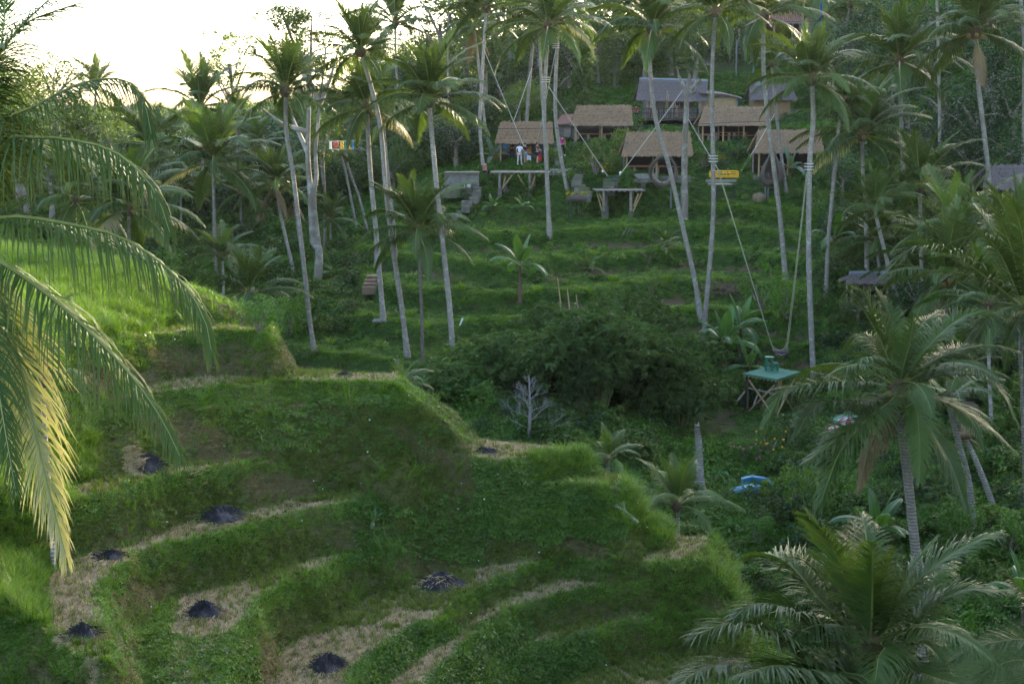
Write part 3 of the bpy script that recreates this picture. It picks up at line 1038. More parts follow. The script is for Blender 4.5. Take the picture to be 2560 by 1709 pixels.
def crown_points(kind, n, seed):
    g = np.random.default_rng(seed)
    pts = []
    if kind == 'dense':
        lobes = [((0, 0, 0.1), 0.75)] + [((math.cos(a) * r, math.sin(a) * r, z), s) for a, r, z, s in zip(g.uniform(0, 6.28, 11), g.uniform(0.3, 0.68, 11), g.uniform(-0.45, 0.6, 11), g.uniform(0.26, 0.46, 11))]
    elif kind == 'airy':
        lobes = [((math.cos(a) * r, math.sin(a) * r, z), s) for a, r, z, s in zip(g.uniform(0, 6.28, 20), g.uniform(0.15, 0.92, 20), g.uniform(-0.6, 0.85, 20), g.uniform(0.13, 0.26, 20))]
    elif kind == 'cone':
        lobes = [((g.uniform(-.12, .12), g.uniform(-.12, .12), z), 0.52 * (1 - 0.32 * (z + 1)) ) for z in np.linspace(-0.9, 1.1, 8)]
        lobes += [((math.cos(a) * .4 * (1 - .3 * (z + 1)), math.sin(a) * .4 * (1 - .3 * (z + 1)), z), 0.24) for a, z in zip(g.uniform(0, 6.28, 14), g.uniform(-1, 0.8, 14))]
    elif kind == 'umbrella':
        lobes = [((math.cos(a) * r, math.sin(a) * r, z), s) for a, r, z, s in zip(g.uniform(0, 6.28, 16), g.uniform(0.1, 0.95, 16), g.uniform(-0.1, 0.25, 16), g.uniform(0.16, 0.30, 16))]
    else:  # drape: tall, vine-hung
        lobes = [((math.cos(a) * r, math.sin(a) * r, z), s) for a, r, z, s in zip(g.uniform(0, 6.28, 18), g.uniform(0.0, 0.6, 18), g.uniform(-1.0, 0.75, 18), g.uniform(0.28, 0.48, 18))]
    vol = np.array([s ** 2 for _, s in lobes]); vol /= vol.sum()
    for (c, s), k in zip(lobes, (vol * n).astype(int)):
        v = g.normal(size=(k, 3)); v /= np.linalg.norm(v, axis=1)[:, None]
        r = s * g.uniform(0.55, 1.08, k) ** 0.6
        v = v * r[:, None]
        if kind in ('airy', 'umbrella'):
            v[:, 2] *= 0.6
        pts.append(v + np.array(c))
    P = np.concatenate(pts)
    # clumps: pull leaves toward sprig centres so gaps open
    kc = P[g.integers(0, len(P), max(20, len(P) // 14))]
    idx = g.integers(0, len(kc), len(P))
    dd = kc[idx] + g.normal(size=P.shape) * 0.045
    take = g.random(len(P)) < 0.55
    P[take] = dd[take]
    return P


CROWN = {}


def crown_mesh(kind, var, mat, n=3000, size=0.075):
    key = (kind, var, mat, n)
    if key not in CROWN:
        P = crown_points(kind, n, 100 + var * 7 + len(kind))
        V, F = leaf_cloud(P, size, 'crown', None, 0.35, var, 0.55, 0.25 if kind == 'drape' else 0.05)
        CROWN[key] = raw_mesh('tree_crown', V, F, M[mat])
    return CROWN[key]


def tree(label, foot, centre, r, kind='dense', var=0, mat='tree_leaf', group=None, sz=None, trunk_r=None, name='leafy_tree', cat='tree', n=3000, bark='bark_tree', forks=None, size=0.075, limbs=6):
    """foot, centre: world points; r: crown radius (or 3 radii)."""
    rnd = random.Random(var * 97 + int(abs(foot[0]) * 10))
    root = thing(name, label, cat, foot, group)
    foot = Vector(foot); centre = Vector(centre)
    rr = r if hasattr(r, '__len__') else (r, r, r * 0.95)
    tr = trunk_r or max(0.08, rr[0] * 0.07)
    mb = MB()
    mid = foot.lerp(centre, 0.5) + Vector((rnd.uniform(-.3, .3), 0, 0)) * rr[0] * 0.3
    mb.tube(trunk_points([foot - UP * 0.5, mid, centre], 4), [tr * (1.25 - 0.75 * i / 8) for i in range(9)], 7)
    for k in range(limbs):
        a = 2 * PI * k / limbs + rnd.uniform(-.4, .4)
        s = foot.lerp(centre, rnd.uniform(0.6, 0.97))
        e = centre + Vector((math.cos(a) * rr[0] * 0.72, math.sin(a) * rr[1] * 0.72, rr[2] * rnd.uniform(-0.2, 0.7)))
        mb.tube([s, s.lerp(e, 0.5) + UP * rr[2] * 0.08, e], [tr * 0.5, tr * 0.3, tr * 0.1], 5)
    mb.build('trunk', M[bark], root, True)
    link_mesh('crown', crown_mesh(kind, var, mat, n, size), root, centre - foot, (0, 0, rnd.uniform(0, 6.28)), rr)
    return root


def bush(label, c, r, var=0, mat='weed', group=None, name='leafy_shrub', kind='dense', n=1400, size=0.11, cat='shrub'):
    """A shrub standing on the ground at c; r radius or radii."""
    rr = r if hasattr(r, '__len__') else (r, r, r * 0.85)
    rnd = random.Random(var * 7 + int(abs(c[0] * 13)))
    c = Vector(c)
    root = thing(name, label, cat, c, group)
    mb = MB()
    for k in range(5):
        a = k * 1.256 + rnd.random()
        e = c + Vector((math.cos(a) * rr[0] * 0.5, math.sin(a) * rr[1] * 0.5, rr[2] * rnd.uniform(0.7, 1.3)))
        mb.tube([c - UP * 0.15, c.lerp(e, 0.5) + UP * 0.05, e], [rr[0] * 0.05, rr[0] * 0.035, rr[0] * 0.015], 4)
    mb.build('stem', M['bark_tree'], root)
    link_mesh('foliage', crown_mesh(kind, var, mat, n, size), root, (0, 0, rr[2] * 0.75), (0, 0, rnd.uniform(0, 6.28)), rr)
    return root


# ---------------------------------------------------------------- banana and broad leaves
def paddle_mesh(seed, droop, e0, wid=0.2, split=True, mats=None):
    """One big paddle leaf of unit length with a midrib, torn along the edges."""
    rnd = random.Random(seed)
    path = arc_path(e0, droop, 12, 1.6, seed, 0.15)
    mb = MB()
    mb.tube([path[i] for i in range(0, 13, 2)], [0.016 - 0.0022 * i for i in range(7)], 4, 1)
    for sd in (-1, 1):
        prev = None
        for i in range(2, 13):
            s = (i - 2) / 10
            w = wid * math.sin(PI * min(1, s * 0.93 + 0.07)) ** 0.55 * (1 if s < 0.96 else 0.4)
            T = (path[min(i + 1, 12)] - path[i - 1]).normalized()
            S = T.cross(UP)
            if S.length < 0.15: S = Vector((0, 1, 0))
            S.normalize()
            e = path[i] + S * sd * w + UP * (-w * 0.35 + 0.05 * w)
            m_ = path[i] + S * sd * w * 0.5 + UP * w * 0.10
            cur = (path[i], m_, e)
            if prev is not None:
                pe = prev
                if split and rnd.random() < 0.3:
                    pe = (prev[0], prev[1].lerp(cur[1], 0.12), prev[2].lerp(cur[2], 0.3) - UP * 0.02)
                mb.add([pe[0], cur[0], cur[1], pe[1]], [(0, 1, 2, 3)])
                mb.add([pe[1], cur[1], cur[2], pe[2]], [(0, 1, 2, 3)])
            prev = cur
    return mb.mesh('paddle_leaf', mats or [M['banana'], M['rachis']], True)


PAD = {}


def banana(label, foot, h, L, n=8, seed=0, mat='banana', group='banana plants', name='banana_plant', stem=None):
    rnd = random.Random(seed)
    foot = Vector(foot)
    root = thing(name, label, 'plant', foot, group)
    mb = MB()
    mb.tube([foot - UP * 0.3, foot + UP * h * 0.5, foot + UP * h], [0.12 * L / 1.8, 0.10 * L / 1.8, 0.05 * L / 1.8], 7)
    mb.build('stem', M[stem or 'fibre'], root, True)
    az = rnd.uniform(0, 6.28)
    for i in range(n):
        a = i / max(1, n - 1)
        cls = min(3, int(a * 4))
        key = (cls, rnd.randrange(3), mat)
        if key not in PAD:
            e0, dr = [(80, 25), (62, 60), (40, 85), (18, 95)][cls]
            PAD[key] = paddle_mesh(cls * 9 + key[1], dr, e0, 0.15, True, [M[mat], M['rachis']])
        az += 2.4 + rnd.uniform(-.3, .3)
        link_mesh('leaf', PAD[key], root, (0, 0, h * 0.98), (0, 0, az), L * rnd.uniform(0.8, 1.1))
    return root


# ---------------------------------------------------------------- scattered ground cover
def tuft_mesh(nb, h, spread, w, seed, lean=0.5, mat='grass', segs=2):
    rnd = random.Random(seed)
    mb = MB()
    for i in range(nb):
        a = rnd.uniform(0, 2 * PI); rr = spread * math.sqrt(rnd.random())
        p = Vector((rr * math.cos(a), rr * math.sin(a), -0.03))
        la = a + rnd.uniform(-1.2, 1.2)
        d = Vector((math.cos(la) * lean * rnd.uniform(0.2, 1), math.sin(la) * lean * rnd.uniform(0.2, 1), 1)).normalized()
        hh = h * rnd.uniform(0.55, 1.15)
        s = Vector((-math.sin(la), math.cos(la), 0)) * w * 0.5
        q = p + d * hh * 0.55
        d2 = (d + Vector((math.cos(la), math.sin(la), -0.5)) * lean * 0.9).normalized()
        t = q + d2 * hh * 0.5
        o = len(mb.v)
        mb.v += [tuple(p - s), tuple(p + s), tuple(q - s * 0.8), tuple(q + s * 0.8), tuple(t)]
        mb.a += [0.01, 0.01, 0.5, 0.5, 1.0]
        mb.f += [(o, o + 1, o + 3, o + 2), (o + 2, o + 3, o + 4)]
        mb.m += [0, 0]
    return mb.mesh('tuft', M[mat])


def leafclump_mesh(n, r, size, seed, mat, flat=0.5, aspect=0.7):
    g = np.random.default_rng(seed)
    v = g.normal(size=(n, 3)); v /= np.linalg.norm(v, axis=1)[:, None]
    v[:, 2] = np.abs(v[:, 2]) * flat
    v *= (r * g.uniform(0.3, 1.05, n) ** 0.6)[:, None]
    V, F = leaf_cloud(v, size, 'clump', None, 0.5, seed, aspect, 0.1)
    return raw_mesh('leaf_clump', V, F, M[mat])


def scatter(name, label, pts, nrm, scl, meshes, seed=0, align=0.4, var=None):
    """One stuff object: small plants instanced on points by geometry nodes."""
    g = np.random.default_rng(seed)
    n = len(pts)
    up = nrm * align + np.array([0, 0, 1.0]) * (1 - align)
    up += g.normal(size=up.shape) * 0.10
    up /= np.linalg.norm(up, axis=1)[:, None]
    th = np.arccos(np.clip(up[:, 2], -1, 1)); ph = np.arctan2(up[:, 1], up[:, 0]); sp = g.uniform(0, 2 * PI, n)
    # R = Rz(ph) Ry(th) Rz(sp) -> XYZ euler
    c1, s1 = np.cos(ph), np.sin(ph); c2, s2 = np.cos(th), np.sin(th); c3, s3 = np.cos(sp), np.sin(sp)
    r00 = c1 * c2 * c3 - s1 * s3; r10 = s1 * c2 * c3 + c1 * s3; r20 = -s2 * c3
    r21 = s2 * s3; r22 = c2
    eul = np.stack([np.arctan2(r21, r22), np.arcsin(np.clip(-r20, -1, 1)), np.arctan2(r10, r00)], 1)
    me = bpy.data.meshes.new(name)
    me.vertices.add(n); me.vertices.foreach_set('co', np.asarray(pts, np.float32).ravel())
    at = me.attributes.new('rot', 'FLOAT_VECTOR', 'POINT'); at.data.foreach_set('vector', eul.astype(np.float32).ravel())
    at = me.attributes.new('scl', 'FLOAT', 'POINT'); at.data.foreach_set('value', np.asarray(scl, np.float32))
    vi = var if var is not None else g.integers(0, len(meshes), n)
    at = me.attributes.new('pick', 'INT', 'POINT'); at.data.foreach_set('value', np.asarray(vi, np.int32))
    o = bpy.data.objects.new(name, me)
    col.objects.link(o)
    o['kind'] = 'stuff'; o['label'] = label
    ng = bpy.data.node_groups.new(name + '_nodes', 'GeometryNodeTree')
    ng.interface.new_socket('Geometry', in_out='INPUT', socket_type='NodeSocketGeometry')
    ng.interface.new_socket('Geometry', in_out='OUTPUT', socket_type='NodeSocketGeometry')
    gi = ng.nodes.new('NodeGroupInput'); go = ng.nodes.new('NodeGroupOutput')
    jn = ng.nodes.new('GeometryNodeJoinGeometry')

    def attr(nm, dt):
        a = ng.nodes.new('GeometryNodeInputNamedAttribute'); a.data_type = dt; a.inputs['Name'].default_value = nm
        return a.outputs[0]
    rot = attr('rot', 'FLOAT_VECTOR'); sc_ = attr('scl', 'FLOAT'); pk = attr('pick', 'INT')
    e2r = ng.nodes.new('FunctionNodeEulerToRotation')
    ng.links.new(rot, e2r.inputs[0])
    for k, sm in enumerate(meshes):
        so = bpy.data.objects.new(name + '_source', sm)      # never linked to the scene: only its mesh is read
        inf = ng.nodes.new('GeometryNodeObjectInfo'); inf.inputs['Object'].default_value = so
        inf.inputs['As Instance'].default_value = False
        cmpn = ng.nodes.new('FunctionNodeCompare'); cmpn.data_type = 'INT'; cmpn.operation = 'EQUAL'
        ng.links.new(pk, cmpn.inputs[2]); cmpn.inputs[3].default_value = k
        ip = ng.nodes.new('GeometryNodeInstanceOnPoints')
        ng.links.new(gi.outputs[0], ip.inputs['Points'])
        ng.links.new(cmpn.outputs[0], ip.inputs['Selection'])
        ng.links.new(inf.outputs['Geometry'], ip.inputs['Instance'])
        ng.links.new(e2r.outputs[0], ip.inputs['Rotation'])
        ng.links.new(sc_, ip.inputs['Scale'])
        ng.links.new(ip.outputs[0], jn.inputs[0])
    ng.links.new(jn.outputs[0], go.inputs[0])
    md = o.modifiers.new('scatter', 'NODES'); md.node_group = ng
    return o


# sample the ground by true surface area
_p = gv.reshape(NY, NX, 3).astype(float)
_A0, _B0, _C0, _D0 = _p[:-1, :-1].reshape(-1, 3), _p[:-1, 1:].reshape(-1, 3), _p[1:, 1:].reshape(-1, 3), _p[1:, :-1].reshape(-1, 3)
_nr = np.cross(_C0 - _A0, _D0 - _B0)
_area = np.linalg.norm(_nr, axis=1) * 0.5
_nr = _nr / (np.linalg.norm(_nr, axis=1)[:, None] + 1e-12)
_cen = (_A0 + _B0 + _C0 + _D0) / 4
_px, _py, _fw = to_px(_cen)
_facing = ((np.array([0, 0, CZ]) - _cen) * _nr).sum(1)
_fr = FIELD.reshape(NY, NX); _ri = RISER.reshape(NY, NX); _ne = NEAR.reshape(NY, NX)


def cellavg(a):
    return ((a[:-1, :-1] + a[:-1, 1:] + a[1:, 1:] + a[1:, :-1]) / 4).ravel()


CF, CR, CN, CB = cellavg(_fr), cellavg(_ri), cellavg(_ne), cellavg(BANK.reshape(NY, NX))
INVIEW = (_fw > 15) & (_px > -260) & (_px < 2820) & (_py > -200) & (_py < 1900)


def sample(weight, n, seed):
    g = np.random.default_rng(seed)
    w = _area * weight * INVIEW
    cdf = np.cumsum(w); tot = cdf[-1]
    k = np.searchsorted(cdf, g.random(n) * tot)
    k = np.minimum(k, len(w) - 1)
    u = g.random(n)[:, None]; v = g.random(n)[:, None]
    P = (_A0[k] * (1 - u) + _B0[k] * u) * (1 - v) + (_D0[k] * (1 - u) + _C0[k] * u) * v
    return P, _nr[k], k, tot
# ================================================================ GROUND COVER
steep = 1 - _nr[:, 2]
nearw = (CN > 0.5)
# grass on the banks and rims of the near terraces
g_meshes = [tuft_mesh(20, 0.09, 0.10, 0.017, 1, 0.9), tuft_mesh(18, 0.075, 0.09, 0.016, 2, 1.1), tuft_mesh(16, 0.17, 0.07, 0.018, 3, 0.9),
            tuft_mesh(18, 0.10, 0.10, 0.015, 4, 0.9, 'grass_dry'), tuft_mesh(22, 0.075, 0.10, 0.015, 5, 1.0, 'rim_grass_lit'), tuft_mesh(18, 0.105, 0.08, 0.015, 6, 0.9, 'rim_grass_lit')]
wg = nearw * np.clip(1 - CF * 1.6, 0, 1) * (_facing > -0.3)
P, Nn, K, tot = sample(wg, 130000, 3)
gsc = (0.55 + 0.9 * fbm(P[:, 0] * 0.8, P[:, 1] * 0.8, 31, 3)) * RNG.uniform(0.7, 1.2, len(P))
flat = Nn[:, 2] > 0.75
gsc = gsc * np.where(flat, 1.0, 0.85)
dryn = fbm(P[:, 0] * 0.55 + P[:, 2] * 0.9, P[:, 1] * 0.55, 77, 4)
pick = RNG.integers(0, 3, len(P))
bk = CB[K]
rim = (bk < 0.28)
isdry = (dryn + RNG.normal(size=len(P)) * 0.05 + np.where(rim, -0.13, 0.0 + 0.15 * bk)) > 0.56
pick = np.where(rim & (RNG.random(len(P)) < 0.8), RNG.integers(4, 6, len(P)), pick)  # bright tufts on rims, darker on banks: skylight painted by plant colour
pick = np.where(isdry, 3, pick)
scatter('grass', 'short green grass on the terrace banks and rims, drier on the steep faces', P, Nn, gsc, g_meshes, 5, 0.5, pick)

# tall bright grass: left slope, right-hand mound, rims
t_meshes = [tuft_mesh(24, 0.38, 0.16, 0.015, 11, 0.8, 'tall_grass'), tuft_mesh(18, 0.5, 0.14, 0.014, 12, 0.6, 'tall_grass')]
cx, cyy = _cen[:, 0], _cen[:, 1]
def pxbox(x0, x1, y0, y1): return (_px > x0) & (_px < x1) & (_py > y0) & (_py < y1)
tw = nearw * np.clip(1 - CF * 2.0, 0, 1) * (_facing > -0.3) * (0.03 + 0.9 * pxbox(-260, 130, 1080, 1560) + 0.8 * pxbox(110, 230, 1080, 1200)
     + 0.8 * pxbox(1330, 1900, 1060, 1330) * (_nr[:, 2] > 0.35) + 0.3 * pxbox(1620, 2000, 1300, 1700) + 0.5 * pxbox(-260, 420, 600, 830) + 0.12 * pxbox(880, 1300, 1420, 1600))
P, Nn, K, tot = sample(tw, 11000, 4)
scatter('tall_grass', 'long bright grass standing on the terrace slopes and the rounded mound', P, Nn, RNG.uniform(0.5, 1.15, len(P)), t_meshes, 6, 0.35)

# leafy weeds and creepers in the banks
wd = [leafclump_mesh(60, 0.26, 0.065, 21, 'weed'), leafclump_mesh(44, 0.22, 0.085, 22, 'weed'), leafclump_mesh(54, 0.28, 0.055, 23, 'creeper')]
ww = nearw * np.clip(1 - CF * 2.0, 0, 1) * (_facing > -0.2) * (0.012 + 0.5 * pxbox(370, 640, 1590, 1760) + 1.3 * pxbox(880, 1330, 1560, 1760) + 0.9 * pxbox(1190, 1560, 1170, 1340) + 0.3 * pxbox(880, 1200, 1250, 1400) + 0.10 * pxbox(560, 1100, 990, 1120) + 1.0 * pxbox(1300, 1500, 1600, 1760))
P, Nn, K, tot = sample(ww, 5200, 8)
scatter('weeds', 'broad leafed weeds and creepers growing over the terrace banks', P, Nn, RNG.uniform(0.5, 1.2, len(P)), wd, 9, 0.6)

# stubble on the harvested fields, in loose rows
st_meshes = [tuft_mesh(16, 0.13, 0.07, 0.013, 31, 0.9, 'stubble'), tuft_mesh(12, 0.10, 0.09, 0.014, 32, 1.4, 'stubble'), tuft_mesh(14, 0.17, 0.05, 0.013, 33, 0.6, 'grass_dry'), tuft_mesh(12, 0.22, 0.05, 0.014, 34, 0.5, 'grass')]
P, Nn, K, tot = sample(nearw * np.clip(CF - 0.1, 0, 1) * (_cen[:, 1] < 47), 34000, 12)
row = 0.27
P[:, 0] = np.where(RNG.random(len(P)) < 0.75, np.round((P[:, 0] + 0.35 * P[:, 1]) / row) * row - 0.35 * P[:, 1] + RNG.normal(size=len(P)) * 0.035, P[:, 0])
P[:, 2] = gz(P[:, 0], P[:, 1])
pk = RNG.choice(4, len(P), p=[0.44, 0.40, 0.10, 0.06])
weedy = fbm(P[:, 0] * 0.5, P[:, 1] * 0.5, 55, 3) > 0.60
pk = np.where(weedy & (RNG.random(len(P)) < 0.45), 3, pk)
scatter('rice_stubble', 'cut straw coloured rice stubble on the harvested fields', P, Nn, RNG.uniform(0.6, 1.2, len(P)), st_meshes, 13, 0.1, pk)

# white flowers dotted in the grass
fl = MB()
for k in range(5):
    a = k * 1.2566
    fl.add([(0, 0, 0.19), (0.018 * math.cos(a - .5), 0.018 * math.sin(a - .5), 0.2), (0.03 * math.cos(a), 0.03 * math.sin(a), 0.2), (0.018 * math.cos(a + .5), 0.018 * math.sin(a + .5), 0.2)], [(0, 1, 2, 3)])
P, Nn, K, tot = sample(wg * (_nr[:, 2] < 0.97), 70, 14)
scatter('white_flowers', 'tiny white flowers dotted through the bank grass', P, Nn, RNG.uniform(0.6, 1.0, len(P)), [fl.mesh('flower', M['flower_white'])], 15, 0.6)

# creeping cover on the slope across the valley
far = (CN < 0.5)
cr = [leafclump_mesh(100, 0.55, 0.11, 41, 'creeper', 0.35), leafclump_mesh(60, 0.5, 0.17, 42, 'creeper', 0.4), leafclump_mesh(110, 0.6, 0.09, 43, 'weed', 0.3), tuft_mesh(44, 0.30, 0.45, 0.035, 44, 1.0, 'creeper'), tuft_mesh(40, 0.32, 0.42, 0.035, 45, 1.0, 'rim_grass_lit')]
soilmask = 1 - 0.82 * np.clip(CR * 1.3, 0, 1) * (fbm(_cen[:, 0] * 0.13, _cen[:, 1] * 0.13, 91, 3) > 0.43) + 0.6 * np.clip(-CR, 0, 1)
fwgt = far * (_fw < 150) * (_cen[:, 1] > 44) * (_facing > -0.5) * soilmask * (1.0 / (0.4 + _fw / 90)) * (0.35 + 0.65 * (_px > 560)) * (1 + 2.2 * pxbox(600, 2050, 420, 900))
P, Nn, K, tot = sample(fwgt, 110000, 16)
s = (0.45 + 0.9 * fbm(P[:, 0] * 0.25, P[:, 1] * 0.25, 61, 3)) * RNG.uniform(0.6, 1.3, len(P)) * (0.7 + P[:, 1] / 260)
onslope = (P[:, 1] > 68) & (P[:, 1] < 116) & (np.abs(P[:, 0] - 6) < 18)
pk = np.where(onslope, np.where(CR[K] < -0.3, RNG.choice([2, 4], len(P), p=[.3, .7]), RNG.choice(4, len(P), p=[.5, .2, .08, .22])), RNG.choice(4, len(P), p=[.35, .3, .2, .15]))  # bright tufts on tread edges, dark creepers on risers: light and shade painted in
scatter('undergrowth', 'dark green creeping undergrowth over the far slope and valley', P, Nn, s * np.where(onslope, 0.5, 1.1), cr, 17, 0.55, pk)

# the far woods: crowns packed over the distant slopes
fw_ = far * (_fw > 122) * (_px < 1180) * (_fw < 420) * (_facing > -60) * (_px < 1250) * (1.0 / (1 + (_fw / 260) ** 2))
P, Nn, K, tot = sample(fw_, 2000, 71)
P[:, 2] += 1.0
scatter('far_forest', 'far wooded slopes and canopy fading into the haze at left', P, Nn, RNG.uniform(2.2, 4.4, len(P)), [crown_mesh('dense', 0, 'tree_leaf', 3000, 0.075), crown_mesh('dense', 1, 'tree_leaf_light', 3000, 0.075), crown_mesh('umbrella', 2, 'tree_leaf_light', 3000, 0.075), crown_mesh('cone', 3, 'tree_leaf', 3000, 0.075)], 72, 0.0)

vt = far * (_cen[:, 1] > 46) * (_fw < 135) * (1.0 * pxbox(1560, 2820, 1040, 1620) * (_px > 1950) + 0.5 * pxbox(1560, 1960, 1240, 1500) + 1.0 * pxbox(2060, 2820, 380, 1040) * (1 - pxbox(2400, 2640, 380, 600)) + 0.8 * pxbox(-260, 900, 380, 840) + 0.35 * pxbox(1580, 1900, 860, 1020) + 0.6 * pxbox(1100, 1650, 980, 1150)) * (1 / (0.3 + _fw / 80) ** 1.5)
P, Nn, K, tot = sample(vt, 1500, 81)
scatter('thicket', 'tangled dark thicket of shrubs filling the valley and right slope', P, Nn, RNG.uniform(0.5, 1.25, len(P)) * (0.6 + P[:, 1] / 120), [crown_mesh('dense', 4, 'creeper', 1100, 0.13), crown_mesh('drape', 3, 'tree_leaf_dark', 1300, 0.12), crown_mesh('airy', 4, 'weed', 900, 0.13), crown_mesh('dense', 5, 'tree_leaf', 1100, 0.14)], 82, 0.2)

sl_ = far * (_cen[:, 1] > 66) * (_cen[:, 1] < 116) * pxbox(640, 2080, 470, 930)
P, Nn, K, tot = sample(sl_, 900, 91)
scatter('slope_weeds', 'clumps of taller weeds and ferns dotted over the far terraced slope', P, Nn, RNG.uniform(0.35, 1.1, len(P)) ** 1.5, [leafclump_mesh(90, 0.5, 0.20, 51, 'weed', 0.9), leafclump_mesh(70, 0.45, 0.26, 52, 'creeper', 0.8, 0.5), tuft_mesh(34, 0.7, 0.3, 0.05, 53, 0.9, 'tall_grass')], 92, 0.2)

gd = far * (_cen[:, 1] > 100) * (_cen[:, 1] < 146) * (pxbox(1385, 1545, 335, 445) + 0.9 * pxbox(1725, 1885, 362, 440) + pxbox(2040, 2120, 350, 470) + 0.6 * pxbox(1180, 1260, 380, 450) + 0.7 * pxbox(1560, 1760, 320, 350) + 0.6 * pxbox(1560, 1720, 190, 240) + 0.8 * pxbox(1780, 2060, 180, 330))
P, Nn, K, tot = sample(gd, 150, 95)
scatter('garden_shrubs', 'dense garden planting between the thatched cafes', P, Nn, RNG.uniform(0.4, 1.0, len(P)), [crown_mesh('dense', 4, 'creeper', 1100, 0.13), crown_mesh('dense', 5, 'tree_leaf_dark', 1100, 0.14), crown_mesh('airy', 4, 'weed', 900, 0.13)], 96, 0.1)
# ================================================================ THATCHED CAFES AND BUILT THINGS
def thatch_roof(root, e0, e1, r0, r1, b0, b1, mat='thatch', seed=0, th=0.20, blades=1300, ridge_cap=None):
    """e0,e1 front eave; r0,r1 ridge; b0,b1 back eave (world points, left/right)."""
    rnd = random.Random(seed)
    mb = MB()
    dn = Vector((0, 0, -th))
    for (a0, a1, c0, c1, sgn) in ((e0, e1, r0, r1, 1), (b1, b0, r1, r0, 1)):
        rows = 6
        for k in range(rows):
            t0, t1 = k / rows, (k + 1) / rows + 0.03
            p0, p1 = a0.lerp(c0, t0), a1.lerp(c1, t0)
            q0, q1 = a0.lerp(c0, min(1, t1)), a1.lerp(c1, min(1, t1))
            nrm = (p1 - p0).cross(q0 - p0).normalized()
            if nrm.z < 0: nrm = -nrm
            lift = nrm * 0.07
            seg = 10
            for j in range(seg):
                u0, u1 = j / seg, (j + 1) / seg
                w0 = Vector((0, 0, rnd.uniform(-0.03, 0.03)))
                A, Bp = p0.lerp(p1, u0) + lift + w0, p0.lerp(p1, u1) + lift + w0
                C, D = q0.lerp(q1, u1), q0.lerp(q1, u0)
                mb.add([A, Bp, C, D, A + dn, Bp + dn, C + dn, D + dn], [(0, 1, 2, 3), (0, 4, 5, 1), (4, 7, 6, 5), (0, 3, 7, 4), (1, 5, 6, 2)])
    mb.build('roof', M[mat], root)
    fb = MB()
    for (a0, a1, c0, c1, nbl) in ((e0, e1, r0, r1, blades), (b1, b0, r1, r0, blades // 4)):
        ax = (a1 - a0).normalized(); sl = (a0 - c0).normalized()
        nrm = ax.cross(sl).normalized()
        if nrm.z < 0: nrm = -nrm
        for _ in range(nbl):
            t = rnd.random() if rnd.random() < 0.72 else rnd.uniform(-0.05, 0.05)
            u = rnd.random()
            p = a0.lerp(c0, t).lerp(a1.lerp(c1, t), u) + nrm * 0.09
            l = rnd.uniform(0.25, 0.5)
            w = rnd.uniform(0.02, 0.05)
            d = (sl + nrm * rnd.uniform(-0.05, 0.16) + ax * rnd.uniform(-0.2, 0.2)).normalized()
            fb.add([p - d * l * 0.3 - ax * w, p - d * l * 0.3 + ax * w, p + d * l * 0.7 + ax * w * 0.5, p + d * l * 0.7 - ax * w * 0.5], [(0, 1, 2, 3)])
    fb.build('thatch', M[mat], root, kind='stuff')
    if ridge_cap:
        cb = MB()
        cb.tube([r0 + UP * 0.05, r1 + UP * 0.05], 0.22, 6)
        cb.build('ridge_cap', M[ridge_cap], root)


def beam(p, q, w, mat, name, root, n=4):
    mb = MB(); mb.tube([p, q], w, n)
    return mb.build(name, M[mat], root)


def boxpart(name, root, x0, x1, y0, y1, z0, z1, mat):
    mb = MB(); mb.box(((x0 + x1) / 2, (y0 + y1) / 2, (z0 + z1) / 2), (x1 - x0, y1 - y0, z1 - z0))
    return mb.build(name, M[mat], root)


